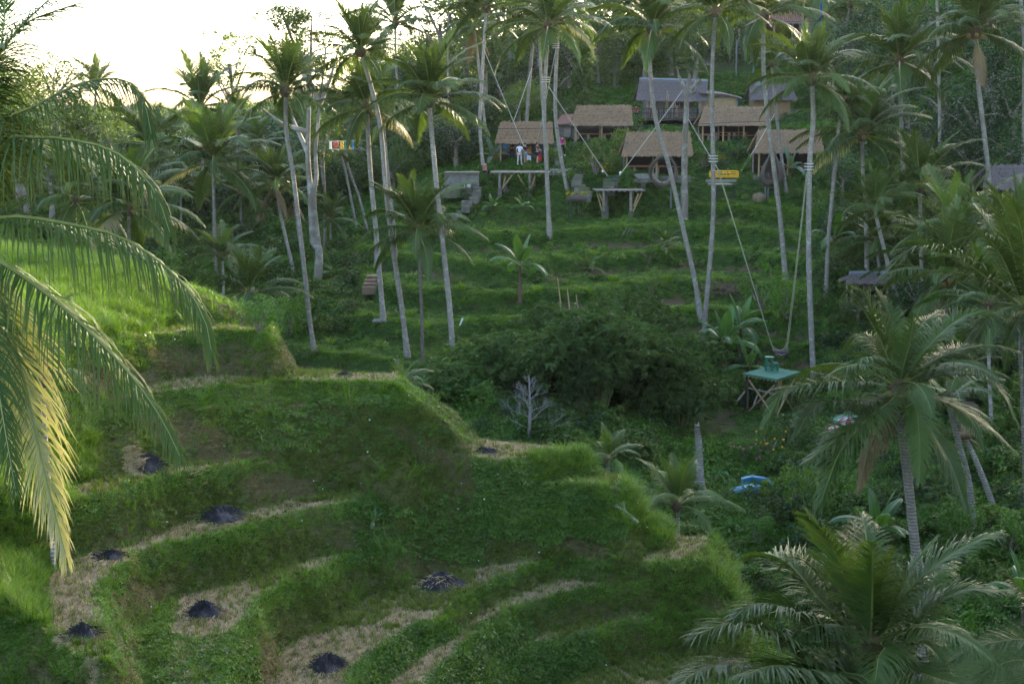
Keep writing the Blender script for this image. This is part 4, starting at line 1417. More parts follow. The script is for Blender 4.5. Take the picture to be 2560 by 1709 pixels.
def cafe(label, eL, eR, rL, rR, yr, ye, yf, d, D=1.8, mat='thatch', back='black_void', posts=3, rail=True, name='thatched_cafe', blades=1300, cap=None, group='thatched cafes', wall_front=None, floor_mat='stone'):
    zE = W(0, ye, d).z; zR = W(0, yr, d + D).z; zF = W(0, yf, d).z
    X = lambda px, dd=d: W(px, 800, dd).x
    root = thing(name, label, 'thatched hut', (X((eL + eR) / 2), d + D, zF), group)
    e0, e1 = Vector((X(eL), d, zE)), Vector((X(eR), d, zE))
    r0, r1 = Vector((X(rL, d + D), d + D, zR)), Vector((X(rR, d + D), d + D, zR))
    b0, b1 = Vector((X(eL), d + 2 * D, zE)), Vector((X(eR), d + 2 * D, zE))
    thatch_roof(root, e0, e1, r0, r1, b0, b1, mat, int(eL), blades=blades, ridge_cap=cap)
    inx = 0.45
    for k in range(posts):
        u = k / (posts - 1)
        x = e0.x + inx + (e1.x - e0.x - 2 * inx) * u
        beam(Vector((x, d + 0.35, zF - 0.1)), Vector((x, d + 0.35, zE + 0.05)), 0.075, 'bamboo_pole', 'post', root, 6)
        beam(Vector((x, d + 2 * D - 0.35, zF - 0.1)), Vector((x, d + 2 * D - 0.35, zE + 0.05)), 0.075, 'wood', 'post', root, 6)
    beam(Vector((e0.x + 0.2, d + 0.35, zE - 0.02)), Vector((e1.x - 0.2, d + 0.35, zE - 0.02)), 0.06, 'wood', 'beam', root)
    boxpart('floor', root, e0.x + 0.1, e1.x - 0.1, d - 0.1, d + 2 * D + 0.1, zF - 0.5, zF, floor_mat)
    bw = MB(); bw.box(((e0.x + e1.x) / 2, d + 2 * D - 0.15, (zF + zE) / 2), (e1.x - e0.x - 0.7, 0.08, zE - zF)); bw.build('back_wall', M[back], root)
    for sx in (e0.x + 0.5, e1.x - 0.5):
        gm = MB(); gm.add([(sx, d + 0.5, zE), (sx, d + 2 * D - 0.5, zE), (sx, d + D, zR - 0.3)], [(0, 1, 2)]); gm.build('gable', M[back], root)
    if rail:
        beam(Vector((e0.x + 0.5, d + 0.3, zF + 0.75)), Vector((e1.x - 0.5, d + 0.3, zF + 0.75)), 0.04, 'wood_red', 'railing', root)
    return root, (e0, e1, r0, zE, zR, zF)


def table(label, px, pyf, d, w=1.3, mat='wood_red', leg='wood', h=0.75):
    p = W(px, pyf, d)
    root = thing('dining_table', label, 'table', p, 'cafe tables')
    mb = MB(); mb.box(p + UP * h, (w, 0.7, 0.07)); mb.build('tabletop', M[mat], root)
    for sx in (-0.32, 0.32):
        mb = MB(); mb.box(p + Vector((sx * w, 0, h / 2 - 0.02)), (0.2, 0.3, h - 0.04)); mb.build('leg', M[leg], root)


cafe('leftmost thatched cafe with people standing under its roof', 1239, 1382, 1253, 1378, 306, 355, 408, 121, back='concrete', blades=1500, rail=False)
cafe('thatched cafe left of the balcony, small tables inside', 1425, 1576, 1438, 1571, 265, 311, 357, 127, blades=1500)
cafe('long thatched cafe right of the balcony, red tables inside', 1736, 1912, 1750, 1904, 268, 311, 360, 127, blades=1800, posts=4)
cafe('front thatched cafe in the middle, behind the curved palm', 1549, 1724, 1562, 1716, 331, 386, 441, 115, blades=2000, posts=3)
cafe('rightmost thatched cafe, partly hidden by palm stems and leaves', 1875, 2045, 1882, 2033, 326, 379, 441, 115, blades=2000, posts=3)
cafe('grey thatched hut at the right edge under tall palms', 2440, 2640, 2446, 2620, 414, 470, 545, 91, mat='thatch_grey', blades=1500, group='grey thatched huts', name='thatched_hut')
cafe('low grey thatched shelter half hidden behind palm leaves', 2112, 2238, 2120, 2236, 688, 708, 760, 83, D=1.0, mat='thatch_grey', blades=900, rail=False, group='grey thatched huts', name='thatched_hut', cap='metal')

for lab, px, py, d, w, h in [
 ('small red table left in the cafe beside the balcony', 1458, 349, 128, 1.4, 0.5), ('small red table right in the cafe beside the balcony', 1525, 349, 128, 1.6, 0.5),
 ('red table left of the roped stem in the long cafe', 1760, 357, 128.4, 1.2, 0.75), ('red table in the middle of the long cafe', 1806, 357, 128.4, 1.8, 0.9), ('red table at the right end of the long cafe', 1848, 357, 128.4, 1.5, 0.9),
 ('long table with bench inside the front cafe', 1615, 438, 116.5, 3.0, 0.75), ('table inside the rightmost cafe', 1990, 438, 116.5, 1.6, 0.75)]:
    table(lab, px, py, d, w, h=h)

# two-storey house with balcony
d = 135.0
X = lambda px, dd=d: W(px, 800, dd).x
Z = lambda py, dd=d: W(0, py, dd).z
root = thing('balcony_house', 'two storey cafe with grey shaggy thatch and a railed balcony of people', 'house', (X(1660), d, Z(330)), 'balcony house')
thatch_roof(root, Vector((X(1583), d, Z(249))), Vector((X(1755), d, Z(251))), Vector((X(1595), d + 2, Z(201, d + 2))), Vector((X(1764), d + 2, Z(206, d + 2))), Vector((X(1583), d + 4, Z(249))), Vector((X(1755), d + 4, Z(251))), 'thatch_grey', 5, 0.16, 1900, 'metal')
boxpart('balcony_floor', root, X(1571), X(1738), d - 0.6, d + 4, Z(301), Z(296), 'wood_dark')
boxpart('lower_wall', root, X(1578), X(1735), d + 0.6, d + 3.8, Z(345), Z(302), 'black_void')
boxpart('back_wall', root, X(1608), X(1735), d + 3.4, d + 3.6, Z(295), Z(252), 'wood')
for px in (1609, 1672, 1738):
    boxpart('post', root, X(px) - 0.11, X(px) + 0.11, d - 0.1, d + 0.12, Z(296) + 0.004, Z(250), 'wood')
for px in (1575, 1632, 1706):
    boxpart('post', root, X(px) - 0.08, X(px) + 0.08, d - 0.3, d - 0.14, Z(345), Z(301) - 0.004, 'wood_dark')
mb = MB()
for py in (271, 283):
    mb.tube([Vector((X(1571), d - 0.5, Z(py))), Vector((X(1738), d - 0.5, Z(py)))], 0.035, 4)
for k in range(42):
    x = X(1571) + (X(1738) - X(1571)) * k / 41
    mb.tube([Vector((x, d - 0.5, Z(296))), Vector((x, d - 0.5, Z(272)))], 0.022, 4)
mb.build('railing', M['metal_dark'], root)
mb = MB(); mb.box((X(1690), d + 1.8, Z(296) + 0.5), (X(1735) - X(1645), 0.5, 1.0)); mb.build('bar_counter', M['wood'], root)
for k in range(4):
    mb = MB(); mb.tube([Vector((X(1616 + 36 * (k % 2) + 2 * k), d - 0.2, Z(296))), Vector((X(1620 + 36 * (k % 2) + 2 * k), d - 0.2, Z(222 + 4 * k)))], 0.04, 5); mb.build('bamboo_prop', M['bamboo_pole'], root)

# plastered annexe right of the balcony
root = thing('plaster_annexe', 'tan plastered annexe with ragged low roof, right of the balcony', 'house', (X(1785), d + 2, Z(300)))
boxpart('wall', root, X(1741), X(1829), d + 0.5, d + 3, Z(305), Z(238), 'plaster')
mb = MB()
pr = [Vector((X(1738), d + 0.1, Z(231))), Vector((X(1800), d + 0.1, Z(235))), Vector((X(1842), d + 0.1, Z(245)))]
for a, b in zip(pr[:-1], pr[1:]):
    mb.add([a, b, b + Vector((0, 3.2, 0.25)), a + Vector((0, 3.2, 0.25)), a - UP * 0.12, b - UP * 0.12, b + Vector((0, 3.2, 0.13)), a + Vector((0, 3.2, 0.13))], [(0, 1, 2, 3), (0, 4, 5, 1), (4, 7, 6, 5), (1, 5, 6, 2), (0, 3, 7, 4)])
mb.build('roof', M['thatch_grey'], root)
boxpart('beam', root, X(1741), X(1829), d + 0.42, d + 0.5, Z(245), Z(240), 'concrete')
boxpart('post', root, X(1829) + 0.01, X(1829) + 0.16, d + 0.5, d + 0.65, Z(300), Z(240), 'metal')

# bamboo hut on the right with patched roof
d = 139.0
root = thing('bamboo_hut', 'small bamboo walled hut with grey thatch patched by plastic sheet', 'thatched hut', (X(1910, d), d, Z(312, d)), 'grey thatched huts')
xL, xR = X(1872, d), X(1962, d)
thatch_roof(root, Vector((X(1860, d), d, Z(247, d))), Vector((X(1975, d), d, Z(248, d))), Vector((X(1866, d), d + 1.8, Z(208, d + 1.8))), Vector((X(1968, d), d + 1.8, Z(210, d + 1.8))), Vector((X(1860, d), d + 3.6, Z(247, d))), Vector((X(1975, d), d + 3.6, Z(248, d))), 'thatch_grey', 9, 0.16, 1300)
boxpart('wall', root, xL, xR, d + 0.4, d + 3.2, Z(318, d), Z(246, d), 'bamboo_wall')
mb = MB()
for k in range(14):
    x = xL + (xR - xL) * (k + 0.5) / 14
    mb.tube([Vector((x, d + 0.36, Z(316, d))), Vector((x, d + 0.36, Z(248, d)))], 0.045, 5)
mb.build('bamboo_cladding', M['bamboo_wall'], root)
mb = MB()
rp = lambda a, b, q: Vector((X(a, d + q), d + q - 0.12, Z(b, d + q) + 0.14))
mb.add([rp(1868, 209, 1.75), rp(1895, 206, 1.85), rp(1903, 212, 1.7), rp(1882, 220, 1.2), rp(1870, 217, 1.4)], [(0, 1, 2, 3, 4)])
mb.build('plastic_patch', M['metal'], root)
boxpart('side_panel', root, X(1963, d), X(2020, d), d + 0.8, d + 0.9, Z(316, d), Z(272, d), 'wood')

# tiled house high on the hill
d = 156.0
root = thing('tiled_house', 'open sided house with brown tiled hip roof high on the hill', 'house', (X(1930, d), d + 3, Z(135, d)))
xl, xr = X(1868, d), X(2008, d); ze, zr = Z(56, d), Z(22, d + 4)
mb = MB()
cl, cr2 = X(1905, d + 4), X(1972, d + 4)
rows = 16
for k in range(rows):
    t0, t1 = k / rows, (k + 1) / rows
    def rowp(t): return Vector((xl + (cl - xl) * t, d + 4 * t, ze + (zr - ze) * t)), Vector((xr + (cr2 - xr) * t, d + 4 * t, ze + (zr - ze) * t))
    a, b = rowp(t0); c, e = rowp(t1)
    mb.add([a + UP * 0.06, b + UP * 0.06, e, c, a, b], [(0, 1, 2, 3), (0, 4, 5, 1)])
mb.add([(xl, d, ze), (cl, d + 4, zr), (xl, d + 8, ze)], [(0, 1, 2)]); mb.add([(xr, d, ze), (xr, d + 8, ze), (cr2, d + 4, zr)], [(0, 1, 2)])
mb.add([(xl, d + 8, ze), (cl, d + 4, zr), (cr2, d + 4, zr), (xr, d + 8, ze)], [(0, 1, 2, 3)])
mb.build('roof', M['tile'], root)
rb = MB()
for k in range(26):
    u = (k + 0.5) / 26
    a = Vector((xl + (xr - xl) * u, d - 0.02, ze + 0.08)); c = Vector((cl + (cr2 - cl) * u, d + 4, zr + 0.04))
    rb.tube([a, c], 0.055, 4)
rb.build('tile_rib', M['tile'], root)
boxpart('fascia', root, xl, xr, d - 0.1, d - 0.02, ze - 0.14, ze, 'wood')
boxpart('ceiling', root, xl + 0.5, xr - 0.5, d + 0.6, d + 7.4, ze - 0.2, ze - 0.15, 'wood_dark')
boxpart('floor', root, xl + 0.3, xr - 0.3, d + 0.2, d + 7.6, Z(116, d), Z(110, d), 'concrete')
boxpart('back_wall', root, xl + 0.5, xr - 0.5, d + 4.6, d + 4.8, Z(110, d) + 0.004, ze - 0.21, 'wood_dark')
boxpart('lower_wall', root, xl + 1, xr - 0.6, d + 0.8, d + 7, Z(150, d), Z(116, d) - 0.004, 'concrete')
for px in (1872, 1917, 1962, 2004):
    boxpart('post', root, X(px, d) - 0.09, X(px, d) + 0.09, d + 0.4, d + 0.58, Z(110, d) + 0.004, ze - 0.004, 'wood')
mb = MB()
mb.tube([Vector((xl + 0.4, d + 0.3, Z(99, d))), Vector((xr - 0.4, d + 0.3, Z(99, d)))], 0.06, 4)
for k in range(34):
    x = xl + 0.4 + (xr - xl - 0.8) * k / 33
    mb.tube([Vector((x, d + 0.3, Z(110, d))), Vector((x, d + 0.3, Z(99, d)))], 0.035, 4)
mb.build('railing', M['wood'], root)
for k, (px, y0, y1, lab) in enumerate([(1840, 175, 100, 'grey metal post left of the tiled house'), (1884, 168, 108, 'grey metal post below the balcony of the tiled house'), (1945, 150, 112, 'grey metal post with yellow foot beside the round concrete pipe')]):
    p, q = W(px, y0, 151), W(px + 2, y1, 151)
    mb = MB(); mb.tube([p - UP * 0.6, q], 0.085, 6); solo(mb, 'metal_post', M['metal'], lab, 'post', p, 'metal posts on the hill')
p = W(1895, 141, 152); q = W(1965, 141, 152)
mb = MB(); mb.tube([p, q], 0.42, 10); solo(mb, 'concrete_pipe', M['concrete'], 'thick horizontal concrete pipe below the tiled house', 'pipe', p)
p = W(2052, 55, 150); q = W(2056, -40, 150)
mb = MB(); mb.tube([ground_at(p.x, 150), p, q], 0.1, 6); solo(mb, 'blue_pole', M['blue_deep'], 'bright blue pole rising above the palms at the top', 'pole', ground_at(p.x, 150))

# red-brown roof glimpsed behind the cafes
d = 131.0
root = thing('tiled_shed', 'shed with dark red tiled roof behind the concrete steps', 'shed', (X(1415, d), d, Z(340, d)))
mb = MB(); mb.add([(X(1383, d), d, Z(312, d)), (X(1450, d), d, Z(306, d)), (X(1448, d), d + 3, Z(284, d)), (X(1405, d), d + 3, Z(286, d)), (X(1383, d), d, Z(315, d)), (X(1450, d), d, Z(309, d))], [(0, 1, 2, 3), (0, 4, 5, 1)]); mb.build('roof', M['tile'], root)
boxpart('wall', root, X(1392, d), X(1440, d), d + 0.4, d + 2.5, Z(345, d), Z(311, d), 'concrete')
mb = MB(); mb.box((X(1416, d), d + 0.3, Z(330, d)), (0.6, 0.1, 0.9)); mb.build('window', M['wood'], root)

# ---------------------------------------------------------------- decks
def deck(label, xl, xr, ytop, d, depth, legs, braces, mat='wood', nplank=9):
    root = thing('viewing_deck', label, 'platform', W((xl + xr) / 2, ytop + 40, d), 'bamboo viewing decks')
    z = W(0, ytop, d).z; x0, x1 = W(xl, 800, d).x, W(xr, 800, d).x
    for k in range(nplank):
        y = d + depth * (k + 0.5) / nplank
        mb = MB(); mb.box(((x0 + x1) / 2 + random.uniform(-0.05, 0.05), y, z + random.uniform(-0.01, 0.01)), (x1 - x0, depth / nplank - 0.03, 0.06)); mb.build('plank', M[mat], root)
    for k in range(9):
        x = x0 + (x1 - x0) * (k + 0.5) / 9
        mb = MB(); mb.tube([Vector((x, d + 0.05, z - 0.09)), Vector((x, d + depth, z - 0.09))], 0.05, 5); mb.build('joist', M['wood'], root)
    for px, py, dd in legs:
        p = W(px, py, d + dd); gp = gz(p.x, d + dd)
        mb = MB(); mb.tube([Vector((p.x, d + dd, min(p.z, float(gp)) - 0.2)), Vector((p.x, d + dd, z - 0.1))], 0.12, 6); mb.build('post', M['wood'], root)
        mb = MB(); mb.box((p.x, d + dd, p.z - 0.3), (0.34, 0.34, 0.9)); mb.build('footing', M['stone'], root)
    for a, b, c, e in braces:
        mb = MB(); mb.tube([W(a, b, d + 0.3), W(c, e, d + 0.3)], 0.065, 5); mb.build('brace', M['bamboo_pole'], root)
    return root


deck('bamboo viewing deck on posts below the leftmost cafe', 1228, 1376, 431, 114.5, 3.0, [(1249, 476, 0.3), (1324, 476, 0.3), (1262, 470, 2.2), (1336, 470, 2.2)], [(1252, 476, 1281, 437), (1294, 437, 1320, 476), (1256, 472, 1264, 440), (1328, 470, 1338, 440)])
deck('bamboo viewing deck on posts below the front cafe, swing above it', 1483, 1608, 476, 110.5, 2.6, [(1509, 532, 0.3), (1577, 532, 0.3), (1516, 520, 2.2), (1582, 520, 2.2)], [(1492, 482, 1507, 534), (1604, 482, 1580, 534), (1498, 484, 1512, 516), (1596, 484, 1584, 516)])

# landing of the middle swing: wall and concrete steps
d = 113.2
root = thing('retaining_wall', 'rough mossy retaining wall behind the lower viewing deck', 'wall', W(1590, 475, d))
boxpart('wall', root, W(1542, 0, d).x, W(1621, 0, d).x, d, d + 1.4, Z(490, d), Z(450, d), 'stone')
boxpart('wall_cap', root, W(1540, 0, d).x, W(1622, 0, d).x, d - 0.05, d + 1.45, Z(450, d) + 0.003, Z(447.5, d), 'concrete')
root = thing('stone_kerb', 'pale stone edge in front of the front cafe floor', 'kerb', W(1610, 440, 114))
boxpart('kerb', root, W(1558, 0, 114).x, W(1650, 0, 114).x, 113.6, 114.6, Z(446, 114), Z(435, 114), 'stone_pale')
boxpart('terrace_slab', root, W(1560, 0, 114).x, W(1655, 0, 114).x, 112.9, 113.58, Z(455, 114), Z(446.5, 114), 'stone')


def steps(label, lst, d0, dd, mat='stone', name='garden_steps', th=0.22, dep=0.5):
    root = thing(name, label, 'steps', W(lst[-1][0], lst[-1][2] + 6, d0))
    for k, (xl, xr, y) in enumerate(lst):
        d = d0 + dd * (len(lst) - 1 - k)
        z = W(0, y, d).z
        mb = MB(); mb.box(((W(xl, 0, d).x + W(xr, 0, d).x) / 2, d + dep, z - 0.24), (W(xr, 0, d).x - W(xl, 0, d).x, dep * 2, 0.48)); mb.build('step', M[mat], root)


steps('four concrete steps going down behind the lower deck', [(1514, 1542, 449), (1514, 1541, 456), (1513, 1541, 467), (1512, 1540, 474)], 111.3, 0.5)
steps('broken concrete steps left of the lower deck', [(1440, 1462, 437), (1436, 1458, 444), (1432, 1456, 452), (1446, 1468, 462), (1439, 1478, 470), (1458, 1484, 480), (1462, 1481, 489)], 109.5, 0.55)
steps('stone stairway climbing between the leftmost cafe and the garden', [(1383, 1408, 356), (1383, 1408, 363), (1384, 1409, 371), (1385, 1410, 379), (1386, 1411, 387), (1388, 1410, 396), (1389, 1411, 404)], 119, 0.8)
steps('stone steps beside the concrete wall, winding down', [(1180, 1199, 477), (1176, 1197, 487), (1170, 1194, 494), (1150, 1178, 503), (1150, 1172, 516), (1138, 1150, 529), (1125, 1140, 536)], 107.5, 0.6, 'stone')
steps('earth steps at the foot of the slope by the pale stems', [(905, 944, 690), (900, 940, 700), (896, 936, 709), (892, 930, 718)], 92, 0.7, 'earth')
steps('old log steps at the right side of the valley', [(2476, 2500, 1014), (2462, 2504, 1026), (2464, 2508, 1040), (2462, 2508, 1052)], 62.5, 0.6, 'earth')
steps('narrow wooden steps beside the earth steps', [(925, 950, 628), (926, 948, 640), (924, 944, 655), (922, 942, 668)], 100, 0.7, 'wood')

# concrete wall
d = 112.0
root = thing('concrete_wall', 'stained concrete retaining wall below the round dark tree', 'wall', W(1160, 470, d))
boxpart('wall', root, W(1108, 0, d).x, W(1194, 0, d).x, d, d + 2.4, Z(471, d), Z(435, d), 'concrete')
boxpart('coping', root, W(1106, 0, d).x, W(1196, 0, d).x, d - 0.1, d + 2.5, Z(435, d) + 0.003, Z(431, d), 'stone')
boxpart('plinth', root, W(1098, 0, d).x, W(1200, 0, d).x, d + 0.1, d + 2.4, Z(495, d), Z(471, d) - 0.003, 'stone')
boxpart('plaster_patch', root, W(1158, 0, d).x, W(1174, 0, d).x, d - 0.03, d - 0.002, Z(468.5, d), Z(461, d), 'white')
d = 117.0
root = thing('dry_stone_wall', 'grey cobble wall below the stone stairway', 'wall', W(1405, 450, d))
rnd = random.Random(3)
rows = 7
for r_ in range(rows):
    x = W(1376, 0, d).x + (0.2 if r_ % 2 else 0)
    while x < W(1442, 0, d).x:
        w_ = rnd.uniform(0.28, 0.5)
        z0 = Z(460, d) + (Z(422, d) - Z(460, d)) * r_ / rows
        hh = (Z(422, d) - Z(460, d)) / rows
        mb = MB(); mb.box((x + w_ / 2, d + rnd.uniform(-0.06, 0.02), z0 + hh / 2), (w_ - 0.04, 0.5, hh - 0.04), 0, 0, rnd.uniform(0.9, 1.0)); mb.build('stone', M['stone_pale'], root)
        x += w_

# planter trough on legs
d = 108.0
root = thing('planter_trough', 'rough log planter on thin black legs with yellow green plants', 'planter', W(1440, 540, d))
mb = MB(); mb.tube([W(1416, 495, d), W(1424, 496, d), W(1456, 496, d), W(1466, 495, d)], [0.1, 0.28, 0.3, 0.12], 8); mb.build('trough', M['nest'], root)
for px in (1422, 1433, 1448):
    mb = MB(); mb.tube([W(px, 503, d), W(px, 548, d)], 0.045, 4); mb.build('leg', M['metal_dark'], root)
for px in (1417, 1430, 1452, 1464):
    mb = MB()
    for q in range(9):
        a = q * 0.7
        p = W(px, 490, d); mb.add([p, p + Vector((math.cos(a) * 0.12 - .03, math.sin(a) * 0.1, 0.22)), p + Vector((math.cos(a) * 0.34, math.sin(a) * 0.3, 0.24 + 0.1 * (q % 3))), p + Vector((math.cos(a) * 0.12 + .03, math.sin(a) * 0.1, 0.18))], [(0, 1, 2, 3)])
    mb.build('plant', M['yellow_leaf'], root)

# ring nest and pear nest
d = 111.5
c = W(1658, 428, d); s = d / FPX
root = thing('ring_nest', 'big woven ring nest seat hanging over the slope beside the front cafe', 'nest seat', W(1660, 520, d))
mb = MB()
ring = [c + Vector((math.cos(a) * 32 * s, 0.4 * math.sin(a * 2), math.sin(a) * 35 * s)) for a in np.linspace(0, 2 * PI, 25)]
mb.tube(ring, 0.13, 7, 0, False); mb.build('ring', M['nest'], root, True)
fz = MB()
for k in range(420):
    a = random.uniform(0, 6.28); p = c + Vector((math.cos(a) * 32 * s, random.uniform(-.15, .15), math.sin(a) * 35 * s))
    dv = Vector((random.gauss(0, 1), random.gauss(0, .6), random.gauss(0, 1))).normalized()
    fz.add([p, p + dv * 0.32 + Vector((0.02, 0, 0.02)), p + dv * 0.34], [(0, 1, 2)])
fz.build('twigs', M['nest'], root, kind='stuff')
inn = [c + Vector((math.cos(a) * 27 * s, 0.25, math.sin(a) * 30 * s)) for a in np.linspace(PI * 0.75, PI * 1.75, 12)]
mb = MB(); mb.tube(inn, 0.13, 6); mb.build('seat', M['wood'], root, True)
for px in (1677, 1703):
    mb = MB(); mb.tube([W(px, 465, d + 0.3), W(px, 525, d + 0.3)], 0.06, 5); mb.build('leg', M['metal'], root)

d = 111.0; s = d / FPX
root = thing('pear_nest', 'pear shaped woven nest seat on thin legs below the rightmost cafe', 'nest seat', W(1930, 480, d))
c = W(1930, 425, d)
mb = MB()
prof = [(2, 46), (5, 40), (8, 30), (15, 18), (22, 4), (26, -10), (25, -22), (19, -32), (10, -38)]
n = 18
vs = []; fs = []
for r_, z_ in prof:
    for k in range(n):
        a = 2 * PI * k / n
        vs.append((c.x + r_ * s * math.cos(a), c.y + r_ * s * math.sin(a) * 0.8, c.z + z_ * s))
for i in range(len(prof) - 1):
    for k in range(n):
        if 2 <= i <= 5 and k in (11, 12, 13, 14): continue       # the opening faces the valley
        a_ = i * n + k; b_ = i * n + (k + 1) % n
        fs.append((a_, b_, b_ + n, a_ + n))
mb.add(vs, fs); o = mb.build('shell', M['nest'], root, True)
sm = o.modifiers.new('thick', 'SOLIDIFY'); sm.thickness = 0.12
fz = MB()
for k in range(500):
    i = random.randrange(1, len(prof) - 1); a = random.uniform(0, 6.28); r_, z_ = prof[i]
    if 2 <= i <= 5 and 3.6 < a < 5.4: continue
    p = Vector((c.x + r_ * s * math.cos(a), c.y + r_ * s * math.sin(a) * 0.8, c.z + z_ * s + random.uniform(-.2, .2)))
    dv = Vector((math.cos(a) * 0.5, math.sin(a) * 0.5, -1)).normalized()
    fz.add([p, p + dv * 0.35 + Vector((0.03, 0, 0)), p + dv * 0.36], [(0, 1, 2)])
fz.build('twigs', M['nest'], root, kind='stuff')
mb = MB(); mb.lathe(c + Vector((0, 0, -20 * s)), [(0.01, 0), (18 * s, 0.02), (19 * s, 0.06)], 12); mb.build('seat', M['wood_red'], root)
for px in (1914, 1921, 1938):
    mb = MB(); mb.tube([W(px, 432, d + 0.2), W(px - 1, 500, d + 0.2)], 0.07, 5); mb.build('leg', M['metal'], root)

# metal platform under the yellow swing seat
d = 110.0
root = thing('metal_platform', 'thin metal landing platform under the yellow swing bench', 'platform', W(1825, 462, d), None)
boxpart('deck', root, W(1786, 0, d).x, W(1842, 0, d).x, d, d + 1.6, Z(463, d), Z(460, d), 'wood')
for px in (1794, 1834):
    mb = MB(); mb.tube([W(px, 463, d + 0.3), W(px, 498, d + 0.3)], 0.07, 4); mb.build('leg', M['metal_dark'], root)
boxpart('terrace_edge', root, W(1784, 0, d).x, W(1862, 0, d).x, d + 1.9, d + 2.3, Z(458, d), Z(452, d), 'stone_pale')

# ---------------------------------------------------------------- swings
def rope(p, q, r, sag=0.0):
    pts = [p.lerp(q, t) - UP * sag * 4 * t * (1 - t) for t in np.linspace(0, 1, 7 if sag else 2)]
    mb = MB(); mb.tube(pts, r, 5); return mb


def swing(label, ropes, r, mat, seat_fn, loc):
    root = thing('rope_swing', label, 'swing', loc, 'rope swings')
    for a, b in ropes:
        rope(a, b, r, 0.05).build('rope', M[mat], root)
    seat_fn(root)
    return root


def tieband(label, px, py, d, w):
    mb = MB(); c = W(px, py, d); s = d / FPX
    for k in range(3):
        mb.tube([c + Vector((math.cos(a) * w * s, math.sin(a) * w * s, k * 0.16)) for a in np.linspace(0, 2 * PI, 11)], 0.026, 5, 0, False)
    solo(mb, 'rope_band', M['rope'], label, 'rope', c, 'rope bands tied round palm stems')


tieband('rope band on the roped straight palm, where the big swing hangs', 1783, 404, hit(1757, 872).y, 11)
tieband('rope band on the palm right of the big swing', 2022, 424, hit(2037, 955).y, 11)
tieband('rope band on the palm above the middle swing', 1364, 205, hit(1375, 594).y, 9)
tieband('rope band on the leaning palm above the leftmost cafe', 1390, 120, hit(1422, 476).y, 8)

dA, dB = hit(1757, 872).y, hit(2037, 955).y
d = 77.5
sl, sr = W(1934, 877, d), W(1968, 877, d)


def seat_big(root):
    mb = MB(); mb.box((sl + sr) / 2 - UP * 0.05, (sr.x - sl.x, 0.4, 0.14)); mb.build('seat', M['purple'], root)
    mb = MB(); mb.tube([W(1939, 887, d), W(1946, 884, d), W(1952, 887, d), W(1965, 884, d)], 0.03, 5); mb.build('cord', M['rope'], root)
    mb = MB(); mb.tube([W(1930, 864, d), W(1940, 873, d), W(1950, 876, d), W(1960, 872, d), W(1968, 858, d)], 0.025, 5); mb.build('safety_rope', M['rope_green'], root)


swing('long green roped swing with purple seat hanging above the green platform', [(W(1790, 410, dA), sl), (W(1796, 425, dA), sl + Vector((0.05, 0.35, 0))), (W(2019, 428, dB), sr), (W(2017, 430, dB), sr + Vector((0, 0.35, 0)))], 0.02, 'rope_green', seat_big, sl)

d = 112.5
dP = hit(1375, 594).y


def seat_mid(root):
    mb = MB(); mb.box(W(1534, 441, d), (1.1, 0.3, 0.06)); mb.build('seat', M['metal_dark'], root)
    for px in (1500, 1562):
        pass
    mb = MB(); mb.blob(W(1507, 428, d), (0.10, 0.08, 0.12), 6, 4); mb.build('clip', M['white'], root)
    mb = MB(); mb.blob(W(1551, 432, d), (0.10, 0.08, 0.12), 6, 4); mb.build('clip', M['white'], root)
    mb = MB(); mb.tube([W(1531, 440, d - 0.1), W(1531, 456, d - 0.1)], 0.05, 5); mb.build('handle', M['green_frame'], root)


swing('wide swing with white ropes crossing in front of the garden and front cafe', [(W(1371, 216, dP), W(1520, 442, d)), (W(1712, 219, 109.5), W(1549, 438, d))], 0.036, 'rope', seat_mid, W(1534, 441, d))

d = 119.6


def seat_small(root):
    mb = MB(); mb.tube([W(1317, 383, d), W(1325, 387, d), W(1338, 384, d)], 0.08, 6); mb.build('seat', M['metal_dark'], root)


swing('rope swing in front of the leftmost cafe, people holding it', [(W(1209, 122, 119), W(1308, 362, d)), (W(1308, 362, d), W(1320, 386, d)), (W(1390, 122, 112), W(1342, 362, d)), (W(1342, 362, d), W(1336, 386, d)), (W(1330, 170, 126), W(1283, 306, 124))], 0.026, 'rope', seat_small, W(1325, 386, d))

d = 108.5


def seat_yellow(root):
    x0, x1 = W(1786, 0, d).x, W(1857, 0, d).x
    z0, z1 = Z(443.5, d), Z(428, d)
    for yy in (d, d + 0.55):
        mb = MB()
        for z in (z0, z0 + (z1 - z0) * 0.33, z0 + (z1 - z0) * 0.66, z1):
            mb.tube([Vector((x0, yy, z)), Vector((x1, yy, z))], 0.026, 4)
        for u in (0, 0.06, 0.2, 0.44, 0.58, 0.72, 0.95, 1):
            mb.tube([Vector((x0 + (x1 - x0) * u, yy, z0)), Vector((x0 + (x1 - x0) * (u + (0.03 if 0.1 < u < 0.5 else (-0.03 if 0.5 < u < 0.9 else 0))), yy, z1))], 0.026, 4)
        mb.build('side_frame', M['yellow'], root)
    mb = MB(); mb.box(((x0 + x1) / 2, d + 0.28, z0 + 0.1), (x1 - x0 - 0.1, 0.5, 0.08)); mb.build('seat', M['yellow'], root)
    mb = MB(); mb.blob(((x0 + x1) / 2, d + 0.28, z0 + 0.24), (0.55, 0.2, 0.12), 8, 5); mb.build('cushion', M['banana'], root)
    mb = MB()
    for k in range(30):
        t = k / 29; p = W(1852 + 24 * t, 427 - 36 * t, d)
        mb.blob(p + Vector((random.uniform(-.06, .06), random.uniform(-.06, .06), random.uniform(-.1, .1))), (0.07, 0.05, 0.07), 5, 3)
    mb.build('leaf_garland', M['weed'], root)


